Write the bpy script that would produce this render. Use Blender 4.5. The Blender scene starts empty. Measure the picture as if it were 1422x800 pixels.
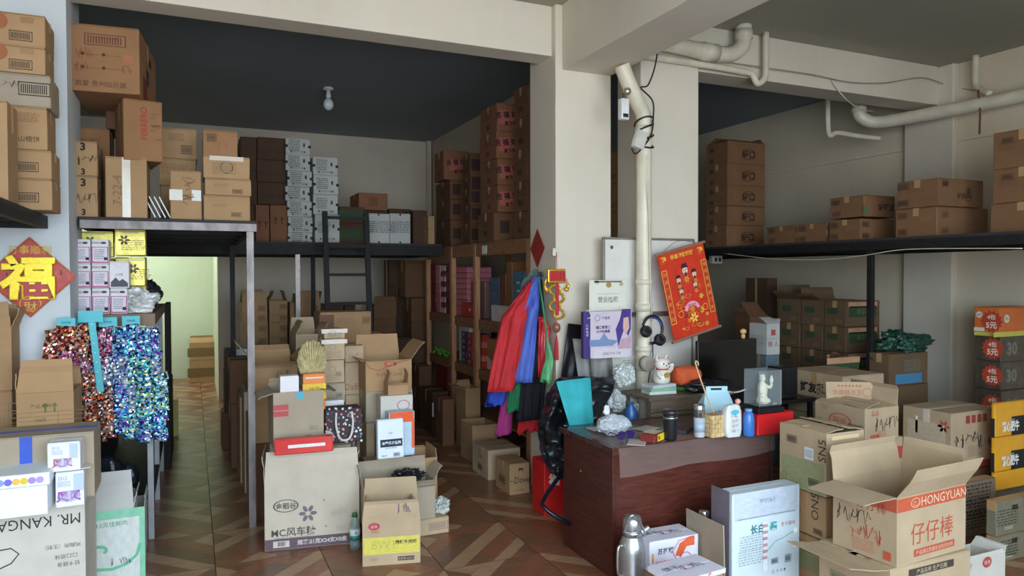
import bpy, bmesh, math, random
from mathutils import Vector, Matrix, noise
random.seed(7)
SC = bpy.context.scene
COL = SC.collection
# ---------------- camera
YAW = math.radians(24.16); PITCH = math.radians(1.1); FPX = 992.0
cd = bpy.data.cameras.new('camera'); CAM = bpy.data.objects.new('camera', cd); COL.objects.link(CAM)
cd.sensor_width = 36; cd.lens = 36 * FPX / 1422; cd.clip_start = .05; cd.clip_end = 200
CAM.location = (0, 0, 1.7); CAM.rotation_euler = (math.pi / 2 - PITCH, math.radians(.15), -YAW)
SC.camera = CAM
# ---------------- world: pale blue sky above, sunlit paving below the horizon
w = bpy.data.worlds.new('world'); SC.world = w; w.use_nodes = True
nt = w.node_tree; bg = nt.nodes['Background']
tc = nt.nodes.new('ShaderNodeTexCoord'); sx = nt.nodes.new('ShaderNodeSeparateXYZ'); rp = nt.nodes.new('ShaderNodeValToRGB')
nt.links.new(tc.outputs['Generated'], sx.inputs[0])
mr = nt.nodes.new('ShaderNodeMapRange'); mr.inputs[1].default_value = -1; nt.links.new(sx.outputs[2], mr.inputs[0])
nt.links.new(mr.outputs[0], rp.inputs[0]); nt.links.new(rp.outputs[0], bg.inputs[0])
cr = rp.color_ramp; cr.elements[0].position = .47; cr.elements[0].color = (.80, .62, .44, 1)
cr.elements[1].position = .53; cr.elements[1].color = (.78, .90, 1.0, 1)
bg.inputs[1].default_value = 2.9
# ---------------- large lights: daylight through the open shop front, and the store room lamp
def area(name, loc, size, sy, power, col, rot):
    l = bpy.data.lights.new(name, 'AREA'); l.shape = 'RECTANGLE'; l.size = size; l.size_y = sy; l.energy = power; l.color = col
    o = bpy.data.objects.new(name, l); COL.objects.link(o); o.location = loc; o.rotation_euler = rot; return o
area('shop_front_daylight', (.6, -1.3, 1.9), 5.4, 2.2, 190, (.66, .86, 1.0), (math.radians(86), 0, math.radians(-6)))
area('corridor_lamp', (-1.0, 11.4, 2.9), .9, .9, 40, (.90, 1.0, .86), (0, 0, 0))
SC.view_settings.view_transform = 'Standard'; SC.view_settings.look = 'None'; SC.view_settings.exposure = 0.45; SC.view_settings.gamma = 1
SC.cycles.use_denoising = True; SC.cycles.max_bounces = 6; SC.cycles.diffuse_bounces = 4; SC.cycles.glossy_bounces = 3
SC.cycles.transparent_max_bounces = 8; SC.cycles.caustics_reflective = False; SC.cycles.caustics_refractive = False
SC.cycles.sample_clamp_indirect = 6

# ---------------- helpers
bpy.context.view_layer.update()
_M = CAM.matrix_world.to_3x3()
def at(px, py, Y=None, X=None, Z=None):
    d = _M @ Vector(((px - 711) / FPX, -(py - 400) / FPX, -1))
    if Y is not None: t = Y / d.y
    elif X is not None: t = X / d.x
    else: t = (Z - 1.7) / d.z
    return Vector((0, 0, 1.7)) + d * t
def lin(c):
    return tuple(((x / 255 + .055) / 1.055) ** 2.4 if x > 10 else x / 3295 for x in c) + (1,)
MATS = {}
def mat(name, c, rough=.7, metal=0, var=.12, scale=8, bump=0, bscale=60, alpha=None, emis=None, trans=0, stretch=None, spec=None):
    """principled material: base colour with soft noise variation, optional relief"""
    key = (name, c, rough, metal, var, scale, bump, alpha, emis, trans)
    if key in MATS: return MATS[key]
    m = bpy.data.materials.new(name); m.use_nodes = True; n = m.node_tree.nodes; L = m.node_tree.links
    p = n['Principled BSDF']; p.inputs['Roughness'].default_value = rough; p.inputs['Metallic'].default_value = metal
    col = lin(c)
    if spec is not None: p.inputs['Specular IOR Level'].default_value = spec
    if var:
        t = n.new('ShaderNodeTexCoord'); mp = n.new('ShaderNodeMapping'); L.new(t.outputs['Object'], mp.inputs[0])
        if stretch: mp.inputs['Scale'].default_value = stretch
        ns = n.new('ShaderNodeTexNoise'); ns.inputs['Scale'].default_value = scale; ns.inputs['Detail'].default_value = 5
        L.new(mp.outputs[0], ns.inputs[0])
        r = n.new('ShaderNodeValToRGB'); L.new(ns.outputs[0], r.inputs[0])
        r.color_ramp.elements[0].position = .3; r.color_ramp.elements[1].position = .7
        r.color_ramp.elements[0].color = tuple(x * (1 - var) for x in col[:3]) + (1,)
        r.color_ramp.elements[1].color = tuple(min(1, x * (1 + var)) for x in col[:3]) + (1,)
        oi = n.new('ShaderNodeObjectInfo'); mx = n.new('ShaderNodeMath'); mx.operation = 'MULTIPLY_ADD'
        L.new(oi.outputs['Random'], mx.inputs[0]); mx.inputs[1].default_value = var * .8; mx.inputs[2].default_value = 1 - var * .4
        hs = n.new('ShaderNodeHueSaturation'); L.new(mx.outputs[0], hs.inputs['Value']); L.new(r.outputs[0], hs.inputs['Color'])
        L.new(hs.outputs[0], p.inputs['Base Color'])
    else: p.inputs['Base Color'].default_value = col
    if bump:
        t = n.new('ShaderNodeTexCoord'); nb = n.new('ShaderNodeTexNoise'); nb.inputs['Scale'].default_value = bscale
        L.new(t.outputs['Object'], nb.inputs[0]); b = n.new('ShaderNodeBump'); b.inputs['Strength'].default_value = bump
        b.inputs['Distance'].default_value = .01
        L.new(nb.outputs[0], b.inputs['Height']); L.new(b.outputs[0], p.inputs['Normal'])
    if alpha is not None: p.inputs['Alpha'].default_value = alpha
    if trans: p.inputs['Transmission Weight'].default_value = trans
    if emis: p.inputs['Emission Color'].default_value = col; p.inputs['Emission Strength'].default_value = emis
    MATS[key] = m; return m
def obj(name, me, m=None, parent=None, loc=None, rz=None):
    if isinstance(me, bmesh.types.BMesh):
        d = bpy.data.meshes.new(name); me.to_mesh(d); me.free(); me = d
    o = bpy.data.objects.new(name, me); COL.objects.link(o)
    if m is not None:
        if not me.materials: me.materials.append(m)
        elif me.materials[0] != m: o.material_slots[0].link = 'OBJECT'; o.material_slots[0].material = m
    if parent: o.parent = parent
    if loc is not None: o.location = loc
    if rz is not None: o.rotation_euler[2] = rz
    return o
def smooth(o):
    for p in o.data.polygons: p.use_smooth = True
    return o
def tag(o, label, cat, group=None, kind=None):
    o['label'] = label; o['category'] = cat
    if group: o['group'] = group
    if kind: o['kind'] = kind
    return o
def thing(name, label, cat, loc=(0, 0, 0), rz=0, group=None):
    o = bpy.data.objects.new(name, None); COL.objects.link(o); o.location = loc; o.rotation_euler[2] = rz
    o.empty_display_size = .1
    return tag(o, label, cat, group)
def struct(name, me, m, parent=None):
    o = obj(name, me, m, parent); o['kind'] = 'structure'; return o
def BM(): return bmesh.new()
def bx(bm, x0, x1, y0, y1, z0, z1, bev=0):
    vs = [bm.verts.new((x, y, z)) for x in (x0, x1) for y in (y0, y1) for z in (z0, z1)]
    fs = [bm.faces.new([vs[i] for i in f]) for f in ((0, 1, 3, 2), (4, 6, 7, 5), (0, 4, 5, 1), (2, 3, 7, 6), (0, 2, 6, 4), (1, 5, 7, 3))]
    if bev:
        es = {e for f in fs for e in f.edges}
        bmesh.ops.bevel(bm, geom=list(es), offset=bev, segments=2, affect='EDGES', profile=.5)
    return bm
def box(x0, x1, y0, y1, z0, z1, bev=0): return bx(BM(), min(x0, x1), max(x0, x1), min(y0, y1), max(y0, y1), min(z0, z1), max(z0, z1), bev)
def tube(pts, r, res=8, sm=4, bm=None, closed=False):
    """swept round tube through points (smoothed)"""
    pts = [Vector(p) for p in pts]
    if sm and len(pts) > 2:
        q = []; n = len(pts)
        for i in range(n - 1):
            p0 = pts[max(i - 1, 0)]; p1 = pts[i]; p2 = pts[i + 1]; p3 = pts[min(i + 2, n - 1)]
            for k in range(sm):
                t = k / sm
                q.append(.5 * ((2 * p1) + (-p0 + p2) * t + (2 * p0 - 5 * p1 + 4 * p2 - p3) * t * t + (-p0 + 3 * p1 - 3 * p2 + p3) * t ** 3))
        pts = q + [pts[-1]]
    bm = bm or BM(); rings = []; up = None
    for i, p in enumerate(pts):
        t = (pts[min(i + 1, len(pts) - 1)] - pts[max(i - 1, 0)]).normalized()
        if up is None: up = t.orthogonal().normalized()
        up = (up - t * up.dot(t)).normalized(); s = t.cross(up)
        rr = r[min(i * len(r) // len(pts), len(r) - 1)] if isinstance(r, (list, tuple)) else r
        rings.append([bm.verts.new(p + (up * math.cos(a) + s * math.sin(a)) * rr) for a in [2 * math.pi * k / res for k in range(res)]])
    for a, b in zip(rings, rings[1:]):
        for k in range(res): bm.faces.new((a[k], a[(k + 1) % res], b[(k + 1) % res], b[k]))
    bm.faces.new(rings[0][::-1]); bm.faces.new(rings[-1]); return bm
def lathe(prof, seg=20, bm=None, c=(0, 0, 0)):
    bm = bm or BM(); rings = []
    for r, z in prof:
        rings.append([bm.verts.new((c[0] + max(r, .0004) * math.cos(2 * math.pi * k / seg), c[1] + max(r, .0004) * math.sin(2 * math.pi * k / seg), c[2] + z)) for k in range(seg)])
    for a, b in zip(rings, rings[1:]):
        for k in range(seg): bm.faces.new((a[k], a[(k + 1) % seg], b[(k + 1) % seg], b[k]))
    bm.faces.new(rings[0][::-1]); bm.faces.new(rings[-1]); return bm
def poly(pts, th, bm=None):
    """flat outline in XZ extruded along -y by th (front at y=-th)"""
    bm = bm or BM(); a = [bm.verts.new((x, 0, z)) for x, z in pts]; b = [bm.verts.new((x, -th, z)) for x, z in pts]
    n = len(pts)
    for i in range(n): bm.faces.new((a[i], a[(i + 1) % n], b[(i + 1) % n], b[i]))
    bm.faces.new(a[::-1]); bm.faces.new(b); bmesh.ops.recalc_face_normals(bm, faces=bm.faces); return bm
def ball(c, r, sub=2, sc=(1, 1, 1), bm=None):
    bm = bm or BM()
    g = bmesh.ops.create_icosphere(bm, subdivisions=sub, radius=r)
    for v in g['verts']: v.co = Vector((v.co.x * sc[0], v.co.y * sc[1], v.co.z * sc[2])) + Vector(c)
    return bm
def lumpy(sc, amp=.25, freq=6, sub=4, seed=0, flat=True, bm=None, c=(0, 0, 0), crease=0, sq=1):
    """crumpled blob standing on its base: a bag, a heap"""
    bm = bm or BM(); g = bmesh.ops.create_icosphere(bm, subdivisions=sub, radius=1); o = Vector((seed * 7.3, seed * 3.1, seed))
    for v in g['verts']:
        p = v.co.copy(); n = noise.noise(p * freq * .3 + o) * amp + noise.noise(p * freq + o) * amp * .45
        if crease: n -= abs(noise.noise(p * freq * 1.7 + o)) * crease
        p = Vector([math.copysign(abs(x) ** sq, x) for x in p]) * (1 + n); p = Vector((p.x * sc[0], p.y * sc[1], p.z * sc[2] + (sc[2] * .9 if flat else 0)))
        if flat: p.z = max(p.z, 0)
        v.co = p + Vector(c)
    return bm
def quad(w, h):
    bm = BM(); bm.faces.new([bm.verts.new((x * w / 2, y * h / 2, 0)) for x, y in ((-1, -1), (1, -1), (1, 1), (-1, 1))]); return bm
UQ = None
def unitquad():
    global UQ
    if UQ is None:
        b = quad(1, 1); UQ = bpy.data.meshes.new('print'); b.to_mesh(UQ); b.free()
    return UQ.copy() if False else UQ
TXT = {}
def text_mesh(s, bold=0):
    """letters as flat mesh, height normalised to 1, centred; returns (mesh, width)"""
    if (s, bold) in TXT: return TXT[(s, bold)]
    c = bpy.data.curves.new('lettering', 'FONT'); c.body = s; c.size = 1; c.align_x = 'CENTER'; c.resolution_u = 2; c.offset = bold
    o = bpy.data.objects.new('t', c); COL.objects.link(o); dg = bpy.context.evaluated_depsgraph_get()
    me = bpy.data.meshes.new_from_object(o.evaluated_get(dg)); bpy.data.objects.remove(o)
    xs = [v.co.x for v in me.vertices] or [0, 1]; ys = [v.co.y for v in me.vertices] or [0, 1]
    cx, cy, h = (max(xs) + min(xs)) / 2, (max(ys) + min(ys)) / 2, max(max(ys) - min(ys), .01)
    for v in me.vertices: v.co = Vector(((v.co.x - cx) / h, (v.co.y - cy) / h, 0))
    TXT[(s, bold)] = (me, (max(xs) - min(xs)) / h); return TXT[(s, bold)]
FACE = {'f': Matrix(((1, 0, 0), (0, 0, -1), (0, 1, 0))), 'r': Matrix(((0, 0, 1), (1, 0, 0), (0, 1, 0))),
        'l': Matrix(((0, 0, -1), (-1, 0, 0), (0, 1, 0))), 't': Matrix(((1, 0, 0), (0, 1, 0), (0, 0, 1)))}
def stroke(pts, wd, bm=None):
    """flat ribbon polyline in XY"""
    bm = bm or BM(); pts = [Vector((p[0], p[1], 0)) for p in pts]; prev = None
    for i, p in enumerate(pts):
        t = (pts[min(i + 1, len(pts) - 1)] - pts[max(i - 1, 0)]); t = t.normalized() if t.length else Vector((1, 0, 0))
        n = Vector((-t.y, t.x, 0)) * wd / 2; a, b = bm.verts.new(p + n), bm.verts.new(p - n)
        if prev: bm.faces.new((prev[1], b, a, prev[0]))
        prev = (a, b)
    return bm
def kshape(kind, arg):
    """print shapes, about 1 high and centred"""
    bm = BM()
    if kind == 'scribble':
        r = random.Random(arg)
        for k in range(4):
            x, y = -1 + k * .5, r.uniform(-.1, .1); pts = [(x, y)]
            for i in range(7): x += r.uniform(-.12, .22); pts.append((x, r.uniform(-.5, .5)))
            stroke(pts, .05, bm)
    elif kind == 'barcode':
        r = random.Random(3); x = -.9
        while x < .9:
            wd = r.choice((.03, .05, .08)); g = [bm.verts.new(p + (0,)) for p in ((x, -.5), (x + wd, -.5), (x + wd, .5), (x, .5))]; bm.faces.new(g); x += wd + r.choice((.03, .06))
    elif kind == 'block':     # framed printed block
        for a, b, c, d in ((-1, 1, .42, .5), (-1, 1, -.5, -.42), (-1, -.94, -.5, .5), (.94, 1, -.5, .5)):
            bm.faces.new([bm.verts.new(p + (0,)) for p in ((a, c), (b, c), (b, d), (a, d))])
        x = -.85
        while x < .8:
            bm.faces.new([bm.verts.new(p + (0,)) for p in ((x, -.33), (x + .07, -.33), (x + .07, .33), (x, .33))]); x += .13
    elif kind == 'ring':
        n = 28; a = arg or 1.6
        i_, o_ = [[bm.verts.new((math.cos(2 * math.pi * k / n) * q * a, math.sin(2 * math.pi * k / n) * q, 0)) for k in range(n)] for q in (.44, .5)]
        for k in range(n): bm.faces.new((i_[k], o_[k], o_[(k + 1) % n], i_[(k + 1) % n]))
    elif kind == 'disc':
        n = 24; a = arg or 1; bm.faces.new([bm.verts.new((math.cos(2 * math.pi * k / n) * .5 * a, math.sin(2 * math.pi * k / n) * .5, 0)) for k in range(n)])
    elif kind == 'lines':
        r = random.Random(arg or 1)
        for k in range(6):
            y = .45 - k * .17; x = -1
            while x < .9:
                wd = r.uniform(.05, .3); bm.faces.new([bm.verts.new(p + (0,)) for p in ((x, y - .05), (x + wd, y - .05), (x + wd, y + .03), (x, y + .03))]); x += wd + .08
    elif kind == 'table':
        for k in range(6): stroke([(-1.6, .5 - k * .2), (1.6, .5 - k * .2)], .02, bm)
        for x in (-1.6, .5, 1.6): stroke([(x, -.5), (x, .5)], .02, bm)
    elif kind == 'flower':
        for k in range(6):
            a = k * math.pi / 3; c = Vector((math.cos(a), math.sin(a), 0)) * .3; n = 12
            bm.faces.new([bm.verts.new(c + Matrix.Rotation(a, 3, 'Z') @ Vector((math.cos(2 * math.pi * j / n) * .2, math.sin(2 * math.pi * j / n) * .11, 0))) for j in range(n)])
    elif kind == 'squares':
        for k in range(4): bm.faces.new([bm.verts.new(p + (0,)) for p in ((-2 + k * 1.1, -.5), (-1.1 + k * 1.1 - .1, -.5), (-1.1 + k * 1.1 - .1, .5), (-2 + k * 1.1, .5))])
    elif kind == 'arrows':
        for x in (-.4, .4):
            bm.faces.new([bm.verts.new(p + (0,)) for p in ((x - .08, -.5), (x + .08, -.5), (x + .08, .1), (x - .08, .1))])
            bm.faces.new([bm.verts.new(p + (0,)) for p in ((x - .28, .1), (x + .28, .1), (x, .5))])
    elif kind == 'poly': stroke(arg, .03, bm)
    elif kind == 'fill': bm.faces.new([bm.verts.new((x, y, 0)) for x, y in arg])
    elif kind == 'swirl': stroke([(math.cos(t * .5) * t * .07, math.sin(t * .5) * t * .05) for t in range(14)], .08, bm)
    return bm
KS = {}
def pr(root, face, dims, kind, u, v, h, arg=None, c=(70, 50, 40), roll=0, asp=None, bold=0, off=.0015, name=None, metal=0, rough=.75, wd=None):
    """flat print on a face of a box thing; u, v in 0..1 of the face, h in metres"""
    w, d, H = dims
    if kind == 'text':
        me, tw_ = text_mesh(arg, bold); nm = 'printed_text'
        lim = (w if face in 'ft' else d) * 2 * min(u, 1 - u) * .97
        if wd or tw_ * h > lim > 0 and not roll % math.pi > .1: asp = (wd or lim) / (tw_ * h)
    elif kind == 'rect': me = unitquad(); nm = 'printed_panel'
    else:
        key = (kind, str(arg))
        if key not in KS: b = kshape(kind, arg); q = bpy.data.meshes.new(kind); b.to_mesh(q); b.free(); KS[key] = q
        me = KS[key]; nm = {'scribble': 'handwriting', 'barcode': 'barcode', 'block': 'printed_block'}.get(kind, 'printed_mark')
    m = mat('print_' + (name or 'ink'), c, rough, metal, var=.1)
    o = bpy.data.objects.new(name or nm, me); COL.objects.link(o)
    if not me.materials: me.materials.append(m)
    o.material_slots[0].link = 'OBJECT'; o.material_slots[0].material = m
    e = off
    p = {'f': (-w / 2 + u * w, -d / 2 - e, v * H), 'r': (w / 2 + e, -d / 2 + u * d, v * H), 'l': (-w / 2 - e, d / 2 - u * d, v * H), 't': (-w / 2 + u * w, -d / 2 + v * d, H + e)}[face]
    sx_ = h * (asp if asp else 1)
    o.matrix_world = Matrix.Translation(p) @ FACE[face].to_4x4() @ Matrix.Rotation(roll, 4, 'Z') @ Matrix.Diagonal((sx_, h, h, 1))
    o.parent = root
    return o
INK = (62, 48, 40); RED = (150, 62, 44); BLK = (35, 32, 32); WHT = (215, 215, 210); GRN = (70, 110, 75)
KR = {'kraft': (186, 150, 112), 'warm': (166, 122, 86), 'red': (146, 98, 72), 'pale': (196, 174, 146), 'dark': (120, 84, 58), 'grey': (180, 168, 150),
      'white': (222, 220, 216), 'pink': (176, 112, 84), 'brown': (138, 100, 70), 'shade': (112, 90, 66), 'deep': (88, 62, 46), 'green': (150, 150, 112), 'cool': (205, 208, 210)}  # 'brown' and 'shade' are kraft darkened to hold the right room's shade
def kraft(k):
    return mat('cardboard_' + k, tuple(int(x * q) for x, q in zip(KR[k], (.93, .91, .89))), .82, var=.09, scale=5, bump=.12, bscale=25)
TAPE = lambda: mat('packing_tape', (176, 140, 100), .28, var=.05)
def carton(loc, w, d, h, k='kraft', label='', group=None, rz=0, openf=None, prints=(), tape=True, cat='box', seed=None, fm=None, tapec=None, strip=False, name='carton', flen=None):
    """cardboard box: body, flaps, tape, prints; loc = centre of base"""
    r = thing(name, label, cat, loc, rz, group); m = kraft(k) if isinstance(k, str) else k; rd = random.Random(seed if seed is not None else hash((round(loc[0], 3), round(loc[2], 3))) & 0xffff)
    t = .005; dims = (w, d, h)
    if not openf:
        bm = box(-w / 2, w / 2, -d / 2, d / 2, 0, h - .006, min(.006, w * .04))
        for v in bm.verts:
            v.co += Vector((rd.uniform(-1, 1), rd.uniform(-1, 1), 0)) * .0012
        obj('body', bm, m, r)
        g = .0025
        for s in (-1, 1):
            obj('flap', box(-w / 2 + .002, w / 2 - .002, s * g, s * (d / 2 - .001), h - .006, h - .001), m, r)
        if tape:
            tm = tapec or TAPE(); tw = min(.05, w * .2)
            obj('tape', box(-w / 2 - .001, w / 2 + .001, -tw / 2, tw / 2, h - .0012, h, 0), tm, r)
            if strip: obj('tape', box(-tw / 2, tw / 2, -d / 2 - .0012, -d / 2 + .003, .002, h - .002), tm, r)
            else:
                obj('tape', box(w / 2 - .002, w / 2 + .0012, -tw / 2, tw / 2, h * .72, h - .001), tm, r)
                obj('tape', box(-w / 2 - .0012, -w / 2 + .002, -tw / 2, tw / 2, h * .72, h - .001), tm, r)
    else:
        bm = BM(); bx(bm, -w / 2, w / 2, -d / 2, d / 2, 0, t)
        bx(bm, -w / 2, w / 2, -d / 2, -d / 2 + t, t, h); bx(bm, -w / 2, w / 2, d / 2 - t, d / 2, t, h)
        bx(bm, -w / 2, -w / 2 + t, -d / 2 + t, d / 2 - t, t, h); bx(bm, w / 2 - t, w / 2, -d / 2 + t, d / 2 - t, t, h)
        b_ = obj('body', bm, m, r)
        for f, a in openf.items():
            L = (flen or {}).get(f, min(d, w) / 2); a = math.radians(a); q = t / 2
            span = w if f in 'fb' else d - .01
            bmf = BM(); n = 5
            # slab hinged at x axis, extending +y, slight curl
            rows = []
            for i in range(n + 1):
                y = L * i / n; zc = .012 * (i / n) ** 2 * rd.uniform(-1, 1)
                tp = .012 * (i / n)
                rows.append([bmf.verts.new((x, y, z + zc)) for x, z in ((-span / 2 + tp, 0), (span / 2 - tp, 0), (span / 2 - tp, t * .8), (-span / 2 + tp, t * .8))])
            for A, B in zip(rows, rows[1:]):
                for j in range(4): bmf.faces.new((A[j], A[(j + 1) % 4], B[(j + 1) % 4], B[j]))
            bmf.faces.new(rows[0][::-1]); bmf.faces.new(rows[-1])
            yaw = {'f': 0, 'r': math.pi / 2, 'b': math.pi, 'l': -math.pi / 2}[f]
            pos = {'f': (0, -d / 2 + q, h), 'b': (0, d / 2 - q, h), 'l': (-w / 2 + q, 0, h), 'r': (w / 2 - q, 0, h)}[f]
            bmf.transform(Matrix.Translation(pos) @ Matrix.Rotation(yaw, 4, 'Z') @ Matrix.Rotation(a, 4, 'X'))
            bmesh.ops.recalc_face_normals(bmf, faces=bmf.faces)
            obj('flap', bmf, m, r)
    for p in prints:
        p = dict(p); pr(r, p.pop('s', 'f'), dims, **p)
    return r
ORD = ['topmost', 'second', 'third', 'fourth', 'fifth', 'sixth', 'seventh', 'eighth', 'ninth']
def P(kind, u, v, h, arg=None, s='f', **k): return dict(kind=kind, u=u, v=v, h=h, arg=arg, s=s, **k)
def CB(a, b, ys, Y, label, k='kraft', d=.3, s=None, c=None, z0=None, group=None, prints=None, cat='box', jit=.006, top=None, zt=None, **kw):
    """a stack (or one) of boxes: front face spans pixel columns a..b in the plane y=Y; the rows ys are read at the near corner;
    s = pixel column where the visible side face ends"""
    c = c if c is not None else (a if (s is not None and s < a) else b if s is not None else (a + b) / 2)
    X0, X1 = at(a, 400, Y=Y).x, at(b, 400, Y=Y).x
    if s is not None: d = at(s, 400, X=X0 if s < a else X1).y - Y
    zs = [at(c, y, Y=Y).z for y in ys]
    if z0 is not None: zs[-1] = z0
    if zt is not None: zs[0] = zt
    res = []; n = len(ys) - 1
    for i in range(n - 1, -1, -1):
        h = zs[i] - zs[i + 1]; j = jit if n > 1 else 0; rd = random.Random(int(a * 7 + i * 13 + Y * 100))
        ex = rd.uniform(-j, j)
        lab = label if n == 1 else (label.replace('@', ('lowest' if i == n - 1 else ORD[i] + (' from top' if i else ''))))
        kk = k[i % len(k)] if isinstance(k, (list, tuple)) else k
        pp = prints(i) if callable(prints) else (prints or ())
        q = dict(kw)
        if i == 0 and top: q.update(top)
        res.append(carton(((X0 + X1) / 2 + ex, Y + d / 2 + rd.uniform(0, j), zs[i + 1]), X1 - X0, d, h - .001, kk, lab, group, prints=pp, cat=cat, seed=i + int(a), **q))
    return res
# ================= the setting =================
def wallmat(name, c):
    m = bpy.data.materials.new(name); m.use_nodes = True; n = m.node_tree.nodes; L = m.node_tree.links; p = n['Principled BSDF']; p.inputs['Roughness'].default_value = .75
    t = n.new('ShaderNodeTexCoord'); a = n.new('ShaderNodeTexNoise'); a.inputs['Scale'].default_value = .9; a.inputs['Detail'].default_value = 6; L.new(t.outputs['Object'], a.inputs[0])
    mp = n.new('ShaderNodeMapping'); mp.inputs['Scale'].default_value = (3, 3, .4); L.new(t.outputs['Object'], mp.inputs[0])
    b = n.new('ShaderNodeTexNoise'); b.inputs['Scale'].default_value = 5; b.inputs['Detail'].default_value = 4; L.new(mp.outputs[0], b.inputs[0])
    r = n.new('ShaderNodeValToRGB'); col = lin(c); r.color_ramp.elements[0].position = .35; r.color_ramp.elements[1].position = .65
    r.color_ramp.elements[0].color = tuple(x * .88 for x in col[:3]) + (1,); r.color_ramp.elements[1].color = col; L.new(a.outputs[0], r.inputs[0])
    mx = n.new('ShaderNodeMix'); mx.data_type = 'RGBA'; mx.blend_type = 'MULTIPLY'; mx.inputs[0].default_value = .08
    L.new(r.outputs[0], mx.inputs[6]); L.new(b.outputs[1], mx.inputs[7]); L.new(mx.outputs[2], p.inputs[0])
    bp = n.new('ShaderNodeBump'); bp.inputs['Strength'].default_value = .08; L.new(b.outputs[0], bp.inputs['Height']); L.new(bp.outputs[0], p.inputs['Normal'])
    return m
M_wall = wallmat('white_wall_paint', (228, 216, 200)); M_dark = wallmat('grey_ceiling_paint', (146, 154, 162)); M_ceil = wallmat('ceiling_paint', (172, 166, 150))
M_part = wallmat('partition_paint', (205, 192, 172)); M_green = wallmat('pale_green_wall', (214, 226, 206))
M_steel = mat('black_steel', (36, 34, 35), .65, 0, var=.25, scale=20, spec=.25)
M_zinc = mat('worn_zinc_steel', (120, 112, 112), .45, .4, var=.4, scale=14, stretch=(1, 1, .4))
fl = struct('floor', box(-2.2, 7, -3, 13.2, -.12, -.006), mat('grout', (70, 58, 48), .9))
# floor tiles with printed wood parquet
def wood(name, c1, c2, rough, sc=(1, 9, 1)):
    m = bpy.data.materials.new(name); m.use_nodes = True; n = m.node_tree.nodes; L = m.node_tree.links; p = n['Principled BSDF']; p.inputs['Roughness'].default_value = rough
    t = n.new('ShaderNodeTexCoord'); mp = n.new('ShaderNodeMapping'); mp.inputs['Scale'].default_value = sc; L.new(t.outputs['Object'], mp.inputs[0])
    a = n.new('ShaderNodeTexNoise'); a.inputs['Scale'].default_value = 6; a.inputs['Detail'].default_value = 7; a.inputs['Distortion'].default_value = .6; L.new(mp.outputs[0], a.inputs[0])
    r = n.new('ShaderNodeValToRGB'); r.color_ramp.elements[0].position = .3; r.color_ramp.elements[1].position = .72; r.color_ramp.elements[0].color = lin(c1); r.color_ramp.elements[1].color = lin(c2)
    L.new(a.outputs[0], r.inputs[0]); L.new(r.outputs[0], p.inputs[0]); return m
def rotwood(name, c1, c2, ang):
    m = wood(name, c1, c2, .3, (1.2, 9, 1))
    for nd in m.node_tree.nodes:
        if nd.type == 'MAPPING': nd.inputs['Rotation'].default_value = (0, 0, ang)
    return m
q4 = math.pi / 4
TM = [[rotwood('tile_tan', (156, 122, 94), (182, 146, 114), s), rotwood('tile_brown', (116, 80, 58), (144, 102, 74), s), rotwood('tile_redbrown', (128, 80, 58), (156, 104, 76), s), rotwood('tile_umber', (106, 78, 60), (134, 100, 76), s)] for s in (q4, -q4)]
def clip(pts, a, b, c):       # keep a x + b y >= c
    out = []
    for i, p in enumerate(pts):
        q = pts[(i + 1) % len(pts)]; dp = a * p[0] + b * p[1] - c; dq = a * q[0] + b * q[1] - c
        if dp >= 0: out.append(p)
        if dp * dq < 0: t = dp / (dp - dq); out.append((p[0] + (q[0] - p[0]) * t, p[1] + (q[1] - p[1]) * t))
    return out
def tile(mir, var):
    bm = BM(); sq = [(0, 0), (1, 0), (1, 1), (0, 1)]; S = .6; g = .006
    bounds = [0, .30, .50, .80, 1.05, 1.35, 1.6, 2.0]; tones = [[1, 3, 0, 2, 1, 0, 3], [2, 0, 1, 0, 3, 2, 0]][var]
    for i in range(7):
        p = clip(clip(sq, 1, 1, bounds[i] + g * .5), -1, -1, -bounds[i + 1] + g * .5)
        cuts = [(p, tones[i], 0)]
        if i in (0, 6): cuts = [(clip(p, 1, -1, g), tones[i], 1), (clip(p, -1, 1, g), (tones[i] + 1) % 4, 1)]
        elif i in (2, 4) : sft = .35 if i == 2 else -.4; cuts = [(clip(p, 1, -1, sft), tones[i], 0), (clip(p, -1, 1, -sft + g), 1 + (i + var) % 2, 0)]
        for pl, tn, o in cuts:
            if len(pl) < 3: continue
            pts = [(min(max(x, .004), .996), min(max(y, .004), .996)) for x, y in pl]
            if mir: pts = [(1 - x, y) for x, y in pts][::-1]
            f = bm.faces.new([bm.verts.new((x * S, y * S, 0)) for x, y in pts]); f.material_index = tn + 4 * ((o + mir) % 2)
    # tile body under the printed face
    n0 = len(bm.faces); bx(bm, .0025, S - .0025, .0025, S - .0025, -.006, -.0006); bm.faces.ensure_lookup_table()
    for f in bm.faces[n0:]: f.material_index = 3
    me = bpy.data.meshes.new('tile'); bm.to_mesh(me); bm.free()
    for g_ in TM:
        for m in g_: me.materials.append(m)
    return me
TL = {(a, b): tile(a, b) for a in (0, 1) for b in (0, 1)}
for i in range(-3, 9):
    for j in range(-4, 14):
        if i > 6 and j > 3: continue
        if i < -1 and j > 4: continue
        o = bpy.data.objects.new('tile', TL[((i + 1) % 2, (j * 3 + i) % 2)]); COL.objects.link(o); o.parent = fl; o.location = (.11 + .6 * i, 4.48 + .6 * j, 0)
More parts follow.
